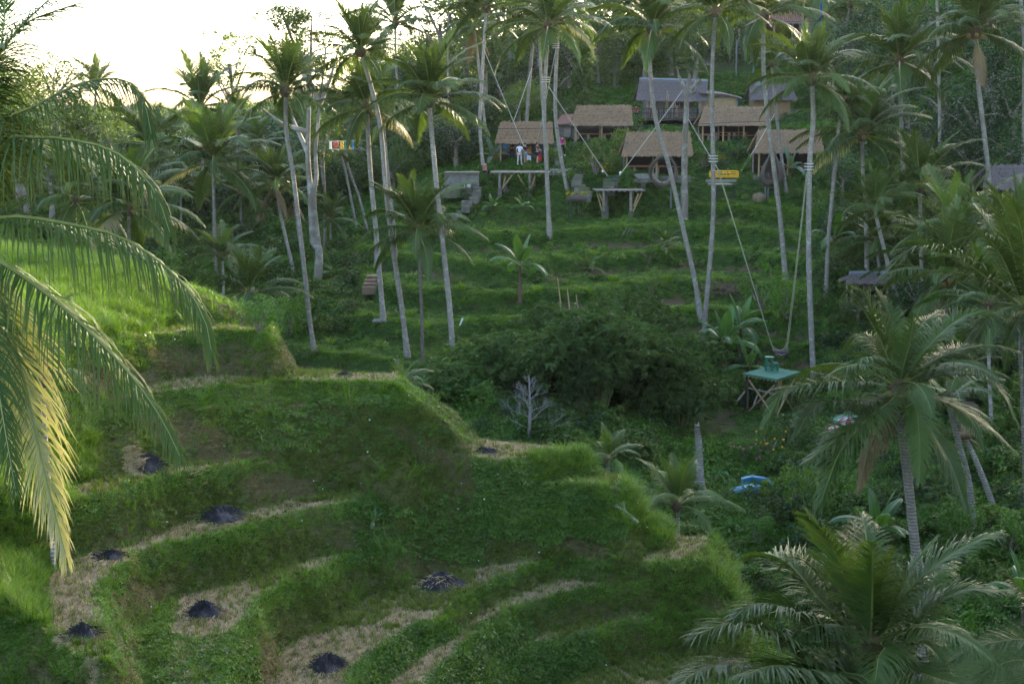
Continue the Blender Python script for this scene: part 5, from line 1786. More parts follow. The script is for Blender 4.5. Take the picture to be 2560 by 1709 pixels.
swing('bench swing with yellow slatted frame and green cushion on white ropes', [(W(1716, 289, 109.5), W(1797, 427, d)), (W(1940, 279, 112), W(1854, 427, d))], 0.026, 'rope', seat_yellow, W(1822, 436, d))

# ---------------------------------------------------------------- green platform with step chair
d = 76.0
c = W(1957, 931, d); s = d / FPX
zt = c.z
gp = ground_at(c.x, d)
zb = min(gp.z, zt - 2.0) - 0.3
root = thing('green_platform', 'square green boarded platform on bamboo legs below the big swing', 'platform', (c.x, d, zb))
cor = [Vector((W(1881, 0, d - 0.2).x, d - 0.2, zt)), Vector((W(1972, 0, d - 1.9).x, d - 1.9, zt)), Vector((W(2031, 0, d + 0.2).x, d + 0.2, zt)), Vector((W(1945, 0, d + 2.0).x, d + 2.0, zt))]
nb = 12
for k in range(nb):
    t0, t1 = k / nb + 0.003, (k + 1) / nb - 0.003
    a, b = cor[0].lerp(cor[3], t0), cor[1].lerp(cor[2], t0)
    e, f_ = cor[1].lerp(cor[2], t1), cor[0].lerp(cor[3], t1)
    dn = Vector((0, 0, -0.09))
    mb = MB(); mb.add([a, b, e, f_, a + dn, b + dn, e + dn, f_ + dn], [(0, 1, 2, 3), (7, 6, 5, 4), (0, 4, 5, 1), (1, 5, 6, 2), (2, 6, 7, 3), (3, 7, 4, 0)]); mb.build('board', M['green_deck'], root)
mid = (cor[0] + cor[1] + cor[2] + cor[3]) / 4
legs = []
for q in cor:
    p = q.lerp(mid, 0.18)
    legs.append(p)
    mb = MB(); mb.tube([Vector((p.x, p.y, zb)), p - UP * 0.1], 0.08, 6); mb.build('post', M['wood_dark'], root)
for k in range(9):
    p = cor[0].lerp(cor[1], (k + 0.5) / 9) - UP * 0.14; q = cor[3].lerp(cor[2], (k + 0.5) / 9) - UP * 0.14
    mb = MB(); mb.tube([p, q], 0.045, 5); mb.build('joist', M['bamboo_pole'], root)
for a, b in ((0, 1), (1, 0), (1, 2), (2, 1)):
    mb = MB(); mb.tube([legs[a] - UP * 0.3, Vector((legs[b].x, legs[b].y, zt - 2.2))], 0.05, 5); mb.build('brace', M['bamboo_pole'], root)
mb = MB(); mb.tube([legs[0] - UP * 0.8, legs[1] - UP * 0.9], 0.045, 5); mb.build('brace', M['wood'], root)
for px, py, qx, qy in ((1840, 1006, 1862, 978), (1884, 1012, 1900, 972)):
    mb = MB(); mb.tube([W(px, py, d - 1.0), W(qx, qy, d - 0.5)], 0.045, 5); mb.build('prop', M['wood'], root)
mb = MB(); mb.box((W(1981, 0, d).x, d + 0.6, zt - 0.55), (0.34, 0.05, 0.6)); mb.build('hanging_board', M['orange'], root)

# green step chair on it
root = thing('step_chair', 'dark green step frame standing on the green platform', 'step stool', W(1962, 919, d + 0.4))
x0, x1, x2 = W(1946, 0, d).x, W(1962, 0, d).x, W(1976, 0, d).x
z1, z2 = zt + 0.62, zt + 0.36
dd = d + 0.4
hi = zt + 0.72; lo = zt + 0.40; zt2 = zt
for yy in (dd, dd + 0.4):
    mb = MB()
    for x, zz_ in ((x0, hi), (x1, hi), (x2, lo)):
        mb.box((x, yy, (zt2 + zz_) / 2), (0.06, 0.06, zz_ - zt2))
    mb.box(((x0 + x2) / 2, yy + 0.004, zt2 + 0.14), (x2 - x0, 0.05, 0.05)); mb.box(((x0 + x2) / 2, yy + 0.004, zt2 + 0.36), (x2 - x0, 0.05, 0.05))
    mb.build('side_frame', M['green_frame'], root)
mb = MB(); mb.box(((x0 + x1) / 2, dd + 0.2, hi + 0.03), (x1 - x0 + 0.1, 0.52, 0.05)); mb.build('seat', M['green_frame'], root)
mb = MB(); mb.box(((x1 + x2) / 2, dd + 0.2, lo + 0.03), (x2 - x1 + 0.06, 0.52, 0.05)); mb.build('step', M['green_frame'], root)

# ---------------------------------------------------------------- hanging letters
d = 100.0
s = d / FPX
root = thing('letter_sign', 'coloured letters I heart BALI hung between two wires among the palms', 'sign', W(855, 362, d))


def letter(polys, mat, name='letter'):
    mb = MB()
    for pl in polys:
        f3 = [W(800 + a * 120 / 2349.0, 330 + b * 120 / 2349.0, d) for a, b in pl]
        bk = [p + Vector((0, 0.12, 0)) for p in f3]
        n = len(pl)
        mb.add(f3 + bk, [tuple(range(n)), tuple(reversed(range(n, 2 * n)))] + [(i, (i + 1) % n, n + (i + 1) % n, n + i) for i in range(n)])
    mb.build(name, M[mat], root)


letter([[(455, 455), (550, 455), (550, 840), (455, 840)]], 'white')
hp = []
for k in range(28):
    t = 2 * PI * k / 28
    hx = 16 * math.sin(t) ** 3; hy = 13 * math.cos(t) - 5 * math.cos(2 * t) - 2 * math.cos(3 * t) - math.cos(4 * t)
    hp.append((760 + hx * 8.4, 625 - hy * 12.4))
letter([hp], 'red_letter', 'heart')
letter([[(985, 460), (1045, 460), (1045, 840), (985, 840)], [(1045, 460), (1110, 460), (1145, 490), (1150, 560), (1138, 610), (1108, 640), (1100, 600), (1105, 550), (1090, 522), (1045, 520)], [(1045, 620), (1105, 620), (1150, 670), (1158, 740), (1148, 800), (1110, 840), (1045, 840), (1045, 785), (1090, 780), (1105, 730), (1090, 685), (1045, 680)]], 'yellow')
letter([[(1230, 460), (1300, 460), (1345, 835), (1285, 835), (1265, 560), (1245, 835), (1185, 835)], [(1240, 680), (1290, 680), (1295, 740), (1236, 740)]], 'green_paint')
letter([[(1380, 460), (1450, 460), (1450, 770), (1380, 770)], [(1370, 770), (1540, 770), (1540, 840), (1370, 840)]], 'orange')
letter([[(1560, 455), (1640, 455), (1640, 835), (1560, 835)]], 'blue')
for (a, b, c2, e) in ((560, 455, 1650, 450), (560, 845, 1650, 840)):
    mb = MB(); mb.tube([W(800 + a * .0511, 330 + b * .0511, d + .06), W(800 + c2 * .0511, 330 + e * .0511, d + .06)], 0.03, 4); mb.build('wire', M['rope'], root)
for (a, b, c2, e) in ((1640, 425, 2240, -40), (455, 450, -560, 600), (1650, 850, 2300, 900), (455, 840, -560, 860)):
    mb = MB(); mb.tube([W(800 + a * .0511, 330 + b * .0511, d), W(800 + c2 * .0511, 330 + e * .0511, d)], 0.02, 4); mb.build('wire', M['metal'], root)

# cable across the valley
mb = MB()
mb.tube([W(560, 318, 118) + Vector((0, 0, 0)), W(1000, 324, 112), W(1500, 320, 109), W(2050, 298, 110)], 0.022, 4)
solo(mb, 'cable', M['metal_dark'], 'thin dark cable strung across the valley in front of the cafes', 'cable', W(560, 318, 118))

# ---------------------------------------------------------------- pool garden in the valley
d = 62.0
zz0 = hit(1850, 1235).z if 50 < hit(1850, 1235).y < 75 else ground_at(W(1850, 0, 62).x, 62).z
f = hit(1860, 1240)
d = f.y if 50 < f.y < 75 else 62.0
root = thing('blue_pool_wall', 'bright blue painted pool wall with pale blue rim beside the stump', 'pool wall', W(1860, 1240, d))
mb = MB()
A = [W(1853, 1200, d + 1.2), W(1880, 1194, d + 1.6), W(1920, 1200, d + 1.2), W(1931, 1214, d + 0.3)]
for a, b in zip(A[:-1], A[1:]):
    mb.add([a, b, b - UP * 0.8, a - UP * 0.8, a + Vector((0.05, 0.2, 0)), b + Vector((0.05, 0.2, 0)), b + Vector((0.05, 0.2, -0.65)), a + Vector((0.05, 0.2, -0.65))], [(0, 3, 2, 1), (0, 1, 5, 4), (4, 5, 6, 7)])
mb.build('wall', M['blue'], root)
mb = MB()
for a, b in zip(A[:-1], A[1:]):
    mb.add([a + UP * 0.005, b + UP * 0.005, b + Vector((0.04, 0.26, 0.07)), a + Vector((0.04, 0.26, 0.07)), a + Vector((0, -0.04, 0.06)), b + Vector((0, -0.04, 0.06))], [(0, 4, 5, 1), (4, 3, 2, 5)])
mb.build('rim', M['blue_pale'], root)
root = thing('pool_bench', 'long pale blue concrete ledge in front of the blue pool wall', 'ledge', W(1850, 1235, d))
mb = MB()
a, b, c_, e = W(1798, 1229, d - 0.4), W(1903, 1213, d - 0.2), W(1880, 1208, d + 0.4), W(1798, 1224, d + 0.1)
dn = Vector((0, 0, -0.16))
mb.add([a, b, c_, e, a + dn, b + dn, c_ + dn, e + dn], [(0, 1, 2, 3), (0, 4, 5, 1), (1, 5, 6, 2), (2, 6, 7, 3), (3, 7, 4, 0)]); mb.build('slab', M['blue_pale'], root)
mb = MB(); mb.add([b + dn, b + Vector((-.6, 0.05, -0.16)), b + Vector((-.6, .05, -.5)), b + Vector((0, 0, -.5))], [(0, 3, 2, 1)]); mb.build('front_panel', M['blue'], root)
mb = MB(); mb.box(W(1797, 1247, d - 0.4), (0.22, 0.3, 0.16)); mb.build('foot', M['blue_pale'], root)
root = thing('blue_barrel', 'bright blue sheet half hidden behind the end of the mound', 'tarpaulin', W(1622, 1255, 52))
mb = MB(); mb.add([W(1614, 1262, 52), W(1626, 1258, 52), W(1632, 1240, 52.4), W(1620, 1246, 52.3), W(1616, 1264, 52.8), W(1634, 1242, 53.0)], [(0, 1, 2, 3), (0, 3, 5, 4)]); mb.build('sheet', M['blue'], root)
root.name = 'blue_tarpaulin'
root = thing('green_gate_frame', 'thin green pipe frame behind the tall stump', 'frame', W(1818, 1198, d + 2))
mb = MB(); mb.tube([W(1780, 1181, d + 2), W(1820, 1182, d + 2), W(1819, 1200, d + 2)], 0.04, 5); mb.build('pipe', M['green_paint'], root)
for k, (px, py) in enumerate([(1818, 1207), (1828, 1203)]):
    p = W(px, py, d + 0.8); mb = MB(); mb.blob(p, (0.22, 0.16, 0.10), 8, 5); solo(mb, 'black_bag', M['metal_dark'], ['black plastic bag lying near the stump', 'smaller black plastic bag behind the first one'][k], 'bag', p, 'black plastic bags', True)


def umbrella(label, px, py, d, r, mats, open_=1.0, group='garden umbrellas'):
    c = W(px, py, d)
    root = thing('garden_umbrella', label, 'umbrella', (c.x, d, c.z - 1.8), group)
    n = 12
    for k in range(n):
        a0, a1 = 2 * PI * k / n, 2 * PI * (k + 1) / n
        mb = MB()
        rings = [(0.02, 0), (r * 0.55, -r * 0.16), (r, -r * 0.42)]
        for (ra, za), (rb, zb_) in zip(rings[:-1], rings[1:]):
            mb.add([c + Vector((ra * math.cos(a0), ra * math.sin(a0), za)), c + Vector((ra * math.cos(a1), ra * math.sin(a1), za)), c + Vector((rb * math.cos(a1), rb * math.sin(a1), zb_)), c + Vector((rb * math.cos(a0), rb * math.sin(a0), zb_))], [(0, 3, 2, 1)])
        mb.add([c + Vector((r * math.cos(a0), r * math.sin(a0), -r * 0.42)), c + Vector((r * math.cos(a1), r * math.sin(a1), -r * 0.42)), c + Vector((r * math.cos(a1), r * math.sin(a1), -r * 0.62)), c + Vector((r * math.cos(a0), r * math.sin(a0), -r * 0.62))], [(0, 3, 2, 1)])
        mb.build('canopy_panel', M[mats[k % len(mats)]], root)
    mb = MB(); mb.tube([c + UP * 0.1, c - UP * 1.8], 0.025, 5); mb.build('pole', M['metal'], root)


umbrella('red and white striped umbrella standing under the arching palm leaves', 2122, 1040, 66, 0.52, ['red', 'white'])
umbrella('smaller red and white umbrella to the lower left of the other', 2090, 1064, 65, 0.36, ['red', 'white'])
umbrella('large green umbrella behind the red and white one', 2122, 1032, 68.5, 0.75, ['green_paint', 'green_deck'])

# valley odds and ends
for k, (px, py, qx, qy, lab) in enumerate([(1018, 797, 1024, 0, 'x')][:0]):
    pass
f = hit(1148, 820); t = W(1157, 795, f.y)
mb = MB(); mb.tube([f - UP * 0.1, t], 0.05, 5); solo(mb, 'white_pipe', M['white'], 'short pale pipe standing on the slope right of the dark stem', 'pipe', f)
f = hit(850, 724); t = W(884, 722, f.y)
mb = MB(); mb.tube([f + UP * 0.1, t], 0.05, 5); solo(mb, 'white_pipe', M['white'], 'pale pipe lying beside the earth steps', 'pipe', f)
f = hit(952, 806)
root = thing('stone_pile', 'small pile of pale stones by the foot of the first pale stem', 'stones', f)
for k in range(7):
    mb = MB(); mb.blob(f + Vector((random.uniform(-.4, .4), random.uniform(-.2, .2), 0.1)), (0.15, 0.13, 0.11), 6, 4, 0, 0.2); mb.build('stone', M['stone_pale'], root)
f = hit(1820, 740)
root = thing('brushwood_pile', 'heap of dry cut branches on the slope right of the curved palm', 'brushwood', f)
mb = MB(); rnd = random.Random(8)
for k in range(130):
    p = f + Vector((rnd.gauss(0, 0.9), rnd.gauss(0, 0.4), rnd.uniform(0, 0.7)))
    dv = Vector((rnd.gauss(0, 1), rnd.gauss(0, .7), rnd.gauss(0, .35))).normalized() * rnd.uniform(0.3, 0.8)
    mb.tube([p - dv, p + dv * 0.2 + UP * 0.05, p + dv], [0.02, 0.018, 0.008], 3, 0, False)
mb.build('twigs', M['twig'], root, kind='stuff')
f = hit(1568, 600)
root = thing('stick_bundle', 'a few cut poles leaning together below the lower deck', 'sticks', f)
for k in range(5):
    mb = MB(); a = f + Vector((-0.5 + 0.25 * k, 0.1 * k, 0)); mb.tube([a, a + Vector((0.5, 0.3, 0.75 - 0.06 * k))], 0.035, 5); mb.build('stick', M['wood'], root)
f = hit(1897, 505)
mb = MB(); mb.blob(f + UP * 0.3, (0.55, 0.4, 0.45), 9, 6, 0, 0.06); solo(mb, 'boulder', M['boulder'], 'rounded tan boulder on the slope below the pear nest', 'boulder', f, None, True)
f = hit(1268, 486)
mb = MB(); mb.blob(f + UP * 0.15, (0.28, 0.2, 0.2), 8, 5, 0, 0.12); solo(mb, 'boulder', M['stone_pale'], 'pale boulder under the first bamboo deck', 'boulder', f, None, True)

# ---------------------------------------------------------------- burnt straw heaps on the terraces
HEAPS = [('burnt straw heap on the lowest wide field near the bottom edge', 820, 1676, 105, 46), ('burnt straw heap with tan straw laid over it, below the rounded mound', 1103, 1470, 128, 44),
 ('burnt straw heap in the middle field at lower left', 510, 1540, 100, 42), ('burnt straw heap with grey ash at the far left, lowest of the long field', 208, 1594, 100, 40),
 ('low burnt straw heap at the bend of the long field', 278, 1398, 95, 24), ('largest burnt straw heap on the long curving field', 555, 1300, 135, 40),
 ('burnt straw heap with a wide skirt of loose tan straw, behind the hanging leaf', 372, 1172, 72, 38), ('small burnt straw heap on the field at the end of the spur', 1212, 1134, 66, 15), ('tiny burnt heap on the skyline field of the spur', 862, 944, 26, 10)]
for k, (lab, px, py, wpx, hpx) in enumerate(HEAPS):
    f = hit(px, py); s = f.y / FPX
    root = thing('burnt_straw_heap', lab, 'straw heap', f, 'burnt straw heaps')
    rnd = random.Random(k * 5 + 2)
    wx, wy, hh = wpx * s * 0.5, wpx * s * 0.42, max(0.14, hpx * s * 0.85)
    mb = MB(); nr_, na = 9, 26
    vs = []; fs = []
    for i in range(nr_ + 1):
        q = i / nr_
        for j in range(na):
            a = 2 * PI * j / na
            rr = q * (1 + 0.16 * math.sin(a * 3 + k) + 0.12 * math.sin(a * 5 + 2 * k))
            hz = hh * (1 - q ** 1.8) * (1 + 0.25 * math.sin(a * 2 + k)) + rnd.uniform(-0.05, 0.05) * (1 if i < nr_ else 0)
            x, y = f.x + wx * rr * math.cos(a), f.y + wy * rr * math.sin(a)
            vs.append((x, y, float(gz(x, y)) * 0.5 + f.z * 0.5 - 0.03 + max(0, hz)))
    for i in range(nr_):
        for j in range(na):
            a_ = i * na + j; b_ = i * na + (j + 1) % na
            fs.append((a_, b_, b_ + na, a_ + na))
    mb.add(vs, fs); mb.build('charred_heap', M['ash'], root)
    ab = MB(); sb = MB()
    for q in range(240):
        a = rnd.uniform(0, 6.28); r_ = math.sqrt(rnd.random())
        p = Vector((f.x + wx * r_ * math.cos(a), f.y + wy * r_ * math.sin(a), f.z + hh * (1 - r_ ** 1.8) + 0.01))
        dv = Vector((rnd.gauss(0, 1) + math.cos(a), rnd.gauss(0, 1) + math.sin(a), rnd.uniform(-0.6, 0.4))).normalized() * rnd.uniform(0.06, 0.2)
        ab.add([p - dv, p + dv + Vector((0.012, 0, 0.012)), p + dv], [(0, 1, 2)])
    for q in range(260):
        a = rnd.uniform(0, 6.28); r_ = rnd.uniform(0.85, 1.0) + abs(rnd.gauss(0, 0.25))
        x, y = f.x + wx * r_ * math.cos(a), f.y + wy * r_ * math.sin(a)
        p = Vector((x, y, float(gz(x, y)) + 0.04)); u = rnd.uniform(0, 6.28); dv = Vector((math.cos(u), math.sin(u), rnd.uniform(-.1, .3))) * rnd.uniform(0.05, 0.13)
        ab.add([p - dv, p + Vector((-dv.y, dv.x, 0.02)) * 0.25, p + dv], [(0, 1, 2)])
    ab.build('charred_stalks', M['ash'], root, kind='stuff')
    ns = {1: 520, 6: 620, 3: 320}.get(k, 280)
    for q in range(ns):
        a = rnd.uniform(0, 6.28); r_ = rnd.uniform(0.95, 1.4)
        if k == 6: a = rnd.uniform(2.2, 4.6); r_ = rnd.uniform(0.5, 1.9)
        if k == 1 and rnd.random() < 0.22: r_ = rnd.uniform(0.3, 1.0)
        x, y = f.x + wx * r_ * math.cos(a), f.y + wy * r_ * math.sin(a)
        hz = hh * max(0, 1 - r_ ** 1.8)
        p = Vector((x, y, max(float(gz(x, y)), f.z + hz if r_ < 1 else -99) + 0.03))
        dv = Vector((math.cos(a) + rnd.gauss(0, .6), math.sin(a) + rnd.gauss(0, .6), rnd.uniform(-0.5, 0.1))).normalized() * rnd.uniform(0.08, 0.2)
        w_ = Vector((-dv.y, dv.x, 0)) * 0.12
        sb.add([p - dv, p + w_ * 0.5, p + dv, p - w_ * 0.5 + Vector((0, 0, 0.02))], [(0, 1, 2, 3)])
    sb.build('loose_straw', M['straw'], root, kind='stuff')

# ---------------------------------------------------------------- people
def skin_part(name, root, edges, pts, rads, mat, lv=1):
    me = bpy.data.meshes.new(name)
    org = root.location
    me.from_pydata([tuple(Vector(p) - org) for p in pts], edges, [])
    me.materials.append(mat)
    o = bpy.data.objects.new(name, me)
    col.objects.link(o); o.parent = root
    m = o.modifiers.new('skin', 'SKIN')
    for i, r_ in enumerate(rads):
        rr = r_ if hasattr(r_, '__len__') else (r_, r_)
        me.skin_vertices[0].data[i].radius = rr
    me.skin_vertices[0].data[0].use_root = True
    sb_ = o.modifiers.new('sub', 'SUBSURF'); sb_.levels = lv; sb_.render_levels = lv
    m.use_smooth_shade = True
    return o


def person(label, px, pyf, d, h=1.68, shirt='cloth_black', legs='cloth_black', shorts=False, sit=False, face=0.0, hair='hair', arms='down', lean=0.0, pack=None, dress=False, cap=None, shoes='cloth_black', step=0.12):
    f = W(px, pyf, d)
    root = thing('person', label, 'person', f)
    k = h / 1.7
    cs, sn = math.cos(face), math.sin(face)

    def P_(x, y, z):                     # local frame: faces -Y (towards the camera) when face = 0
        x *= k; y *= k; z *= k
        y -= lean * max(0, z - 0.9 * k)
        return f + Vector((x * cs - y * sn, x * sn + y * cs, z))
    dz = -0.42 if sit else 0.0
    hip = 0.92 + dz
    if sit:
        knees = [(-.1, -.42, hip - .02), (.1, -.42, hip - .02)]; ank = [(-.1, -.40, .08), (.1, -.40, .08)]
    else:
        knees = [(-.1 - step * .2, -.02 - step * .5, .5), (.1 + step * .2, -.02 + step * .4, .5)]; ank = [(-.11 - step * .3, -step * .6, .07), (.11 + step * .3, step * .8, .07)]
    sh = 1.42 + dz
    if arms == 'down':
        el = [(-.27, .03, 1.14 + dz), (.27, .03, 1.14 + dz)]; wr = [(-.27, -.06, .88 + dz), (.27, -.06, .88 + dz)]
    elif arms == 'front':
        el = [(-.25, -.05, 1.14 + dz), (.25, -.05, 1.14 + dz)]; wr = [(-.10, -.28, 1.10 + dz), (.10, -.28, 1.14 + dz)]
    else:
        el = [(-.30, -.05, 1.18 + dz), (.27, .03, 1.14 + dz)]; wr = [(-.22, -.30, 1.32 + dz), (.27, -.06, .88 + dz)]
    # body: one continuous figure
    pts = [P_(0, 0, hip), P_(0, -.01, 1.12 + dz), P_(0, -.01, 1.32 + dz), P_(0, 0, sh + .06), P_(0, -.02, 1.56 + dz), P_(0, -.02, 1.66 + dz),
           P_(-.19, 0, sh), P_(*el[0]), P_(*wr[0]), P_(wr[0][0], wr[0][1] - .05, wr[0][2] - .12), P_(.19, 0, sh), P_(*el[1]), P_(*wr[1]), P_(wr[1][0], wr[1][1] - .05, wr[1][2] - .12),
           P_(-.1, 0, hip - .06), P_(*knees[0]), P_(*ank[0]), P_(ank[0][0], ank[0][1] - .15, .03), P_(.1, 0, hip - .06), P_(*knees[1]), P_(*ank[1]), P_(ank[1][0], ank[1][1] - .15, .03)]
    eds = [(0, 1), (1, 2), (2, 3), (3, 4), (4, 5), (2, 6), (6, 7), (7, 8), (8, 9), (2, 10), (10, 11), (11, 12), (12, 13), (0, 14), (14, 15), (15, 16), (16, 17), (0, 18), (18, 19), (19, 20), (20, 21)]
    rad = [(.13, .10), (.12, .09), (.15, .10), (.055, .055), (.085, .10), (.075, .085), .055, .042, .032, .022, .055, .042, .032, .022, .085, .058, .04, .035, .085, .058, .04, .035]
    rad = [tuple(q * k for q in (r_ if hasattr(r_, '__len__') else (r_, r_))) for r_ in rad]
    skin_part('body', root, eds, pts, rad, M['skin'])
    g = 1.18
    ti = [0, 1, 2, 6, 10] + ([7, 11] if not dress else [])
    mp = {v: i for i, v in enumerate(ti)}
    te = [(0, 1), (1, 2), (2, 6), (2, 10)] + ([(6, 7), (10, 11)] if not dress else [])
    tp_ = [pts[v].copy() for v in ti]
    if not dress:
        tp_[5] = pts[6].lerp(pts[7], 0.75); tp_[6] = pts[10].lerp(pts[11], 0.75)
    skin_part('shirt' if not dress else 'swimsuit', root, [(mp[a], mp[b]) for a, b in te], tp_, [tuple(q * g * (1.12 if v in (7, 11) else 1) for q in rad[v]) for v in ti], M[shirt])
    if not dress:
        li = [0, 14, 15, 16, 18, 19, 20] if not shorts else [0, 14, 15, 18, 19]
        mp = {v: i for i, v in enumerate(li)}
        le = [(a, b) for a, b in eds if a in mp and b in mp]
        lp = [pts[v].copy() for v in li]
        if shorts:
            lp[2] = pts[14].lerp(pts[15], 0.85); lp[4] = pts[18].lerp(pts[19], 0.85)
        skin_part('trousers' if not shorts else 'shorts', root, [(mp[a], mp[b]) for a, b in le], lp, [tuple(q * 1.28 for q in rad[v]) for v in li], M[legs])
    for a in (16, 20):
        mb = MB(); mb.blob((pts[a] + pts[a + 1]) / 2 - UP * 0.02, (.06 * k, .12 * k, .05 * k), 8, 5); mb.build('shoe', M[shoes], root, True)
    hc = P_(0, .015, 1.655 + dz)
    mb = MB(); mb.blob(hc, (.095 * k, .11 * k, .10 * k), 9, 6); mb.build('hair', M[hair], root, True)
    fc = MB()
    for sx in (-.032, .032):
        fc.blob(P_(sx, -.105, 1.615 + dz), (.012 * k, .008 * k, .009 * k), 5, 3)
    fc.build('eyes', M['hair'], root)
    mb = MB(); mb.blob(P_(0, -.118, 1.585 + dz), (.014 * k, .02 * k, .024 * k), 5, 4); mb.build('nose', M['skin'], root, True)
    if cap:
        mb = MB(); mb.blob(hc + UP * 0.03, (.105 * k, .12 * k, .085 * k), 9, 5); mb.build('cap', M[cap], root, True)
    if pack:
        mb = MB(); mb.box(P_(0, .19, 1.2 + dz), (.3 * k, .17 * k, .42 * k), 0, face, 0.85); mb.build('backpack', M[pack], root)
    return root


person('person in white shirt and beige trousers standing at the front of the leftmost cafe', 1299, 411, 119.2, 1.72, 'cloth_white', 'cloth_beige', face=2.9, arms='down', shoes='white')
person('person in black shirt and pale blue shorts beside the swing seat', 1313, 409, 119.6, 1.66, 'cloth_black', 'cloth_blue', True, face=0.6, arms='front')
person('person in dark clothes with a backpack holding the swing', 1343, 409, 119.4, 1.72, 'cloth_black', 'cloth_black', True, face=1.2, arms='front', pack='cloth_black')
person('person all in black at the left post of the leftmost cafe', 1280, 400, 122.0, 1.72, 'cloth_black', 'cloth_black', face=0.2)
person('person in magenta shirt climbing the stone stairway', 1405, 389, 119.0, 1.62, 'magenta', 'cloth_black', face=3.0, step=0.35, shoes='white')
person('person in coral shirt bending forward behind the palm stem near the concrete wall', 1212, 440, 117.0, 1.5, 'coral', 'cloth_black', sit=True, face=2.2, lean=0.3)
person('person in red shirt and cap sitting at the left end of the balcony', 1590, 297, 135.6, 1.68, 'red', 'cloth_black', sit=True, cap='cloth_black', arms='front')
person('person in maroon clothes standing on the balcony behind the curved stem', 1630, 296, 135.4, 1.75, 'maroon', 'maroon', arms='front')
person('fair haired person in a black swimsuit standing at the balcony rail', 1692, 296, 135.1, 1.72, 'cloth_black', 'cloth_black', dress=True, hair='hair_fair', arms='front', face=0.5)
for lab, px, py, d, sz, mt in [('red cool box standing under the leftmost cafe', 1349, 408, 121.8, (0.35, 0.3, 0.7), 'red'), ('white cool box standing under the leftmost cafe', 1321, 404, 121.8, (0.45, 0.4, 0.6), 'cloth_white'), ('orange board on the back wall of the leftmost cafe', 1323, 384, 124.2, (0.4, 0.05, 0.6), 'orange'), ('small blue sign beside the silvery plant', 1264, 370, 121.5, (0.45, 0.05, 0.3), 'blue')]:
    p = W(px, py, d); mb = MB(); mb.box(p + UP * sz[2] / 2, sz, 0, 0, 0.94); mb.box(p + UP * (sz[2] + 0.025), (sz[0] * 1.03, sz[1] * 1.05, 0.05))
    solo(mb, {'red': 'cool_box', 'cloth_white': 'cool_box', 'orange': 'notice_board', 'blue': 'small_sign'}[mt], M[mt], lab, 'box' if 'box' in lab else 'board', p)

# pale trimmed tree that carries two of the swing ropes
d = 109.5
f = ground_at(W(1713, 527, d).x, d)
root = thing('trimmed_tree', 'pale trimmed tree with short forked limbs carrying two white swing ropes', 'tree', f)
mb = MB()
mb.tube(trunk_points([f - UP * 0.4, W(1712, 470, d), W(1711, 400, d), W(1715, 300, d), W(1717, 236, d)], 5), [0.26 - 0.004 * k for k in range(21)], 8)
for pth in ([(1717, 240), (1708, 214), (1697, 190), (1692, 168)], [(1717, 240), (1722, 205), (1728, 170)], [(1717, 236), (1737, 230), (1741, 206), (1738, 190)], [(1722, 232), (1734, 215), (1752, 200)]):
    mb.tube([W(a, b, d + 0.1 * k) for k, (a, b) in enumerate(pth)], [0.2, 0.15, 0.1, 0.05][:len(pth)], 6)
mb.build('trunk', M['bark_tree'], root, True)
link_mesh('foliage', crown_mesh('airy', 2, 'tree_leaf', 1400, 0.10), root, W(1722, 168, d) - f, (0, 0, 1.0), (1.3, 1.3, 0.8))
# ================================================================ COCONUT PALMS
def ppalm(label, px, w, r, d=None, **kw):
    """px: photo pixels from the trunk's foot to its crown; w trunk width, r crown radius in photo px."""
    if d is None:
        f = hit(*px[0])
        d = f.y
    else:
        x = W(px[0][0], px[0][1], d).x
        f = ground_at(x, d)
    pts = [f] + [W(a, b, d) for a, b in px[1:]]
    if f.z > pts[1].z - 0.5 and len(pts) > 2:
        pts = [f] + pts[2:]
    kw['n'] = int(kw.get('n', 18) * 1.5)
    kw.setdefault('lod', 1 if d < 95 else 2)
    return palm(label, pts, max(0.09, w * 0.5 * d / FPX), r * 1.13 * d / FPX, seed=int(px[-1][0] + px[-1][1]), **kw)


S1 = 860 / 2325.0


def zz(lst, ox, oy, k=S1):
    return [(ox + a * k, oy + b * k) for a, b in lst]


# --- slope across the valley: the tall pale stems
ppalm('coconut palm with reddish ringed stem leaning over the spur, left of the forked tree', [(790, 880), (774, 800), (757, 640), (733, 440), (716, 330), (714, 226)], 17, 150, n=20)
ppalm('coconut palm beside the hanging letters, stem crossing a thinner one low down', [(960, 798), (950, 700), (938, 560), (925, 420), (920, 330), (917, 268)], 18, 150, n=22, nuts=4)
ppalm('coconut palm with the highest crown left of centre, stem slanting right', [(1022, 896), (1003, 760), (985, 640), (965, 480), (948, 300), (902, 128)], 18, 135, n=20)
ppalm('coconut palm with full crown left of the round dark tree', [(1138, 956), (1125, 780), (1108, 620), (1088, 430), (1072, 250)], 20, 168, n=24, young=0.05)
ppalm('short dark stemmed palm with crown of drooping leaves in front of the concrete wall', [(1057, 942), (1055, 800), (1050, 690), (1046, 574)], 13, 158, n=22, bark='bark_dark', nuts=5)
ppalm('straight pale palm holding the middle swing rope, left of the thatched cafes', [(1375, 594), (1366, 407), (1361, 259), (1370, 62)], 15, 150, n=18)
ppalm('leaning palm with grey stem standing beside the stone steps', [(1422, 476), (1400, 380), (1388, 259), (1396, 46)], 14, 130, n=17)
ppalm('curved palm leaning left in front of the cafe roofs, its crown over the balcony', [(1757, 800), (1735, 690), (1710, 580), (1675, 425), (1638, 289), (1623, 135), (1630, 68)], 17, 160, n=20, nuts=6)
ppalm('straight tall palm with rope tied round its stem, right of the curved one', [(1757, 872), (1766, 760), (1782, 560), (1783, 405), (1780, 200), (1789, 28)], 17, 140, n=18)
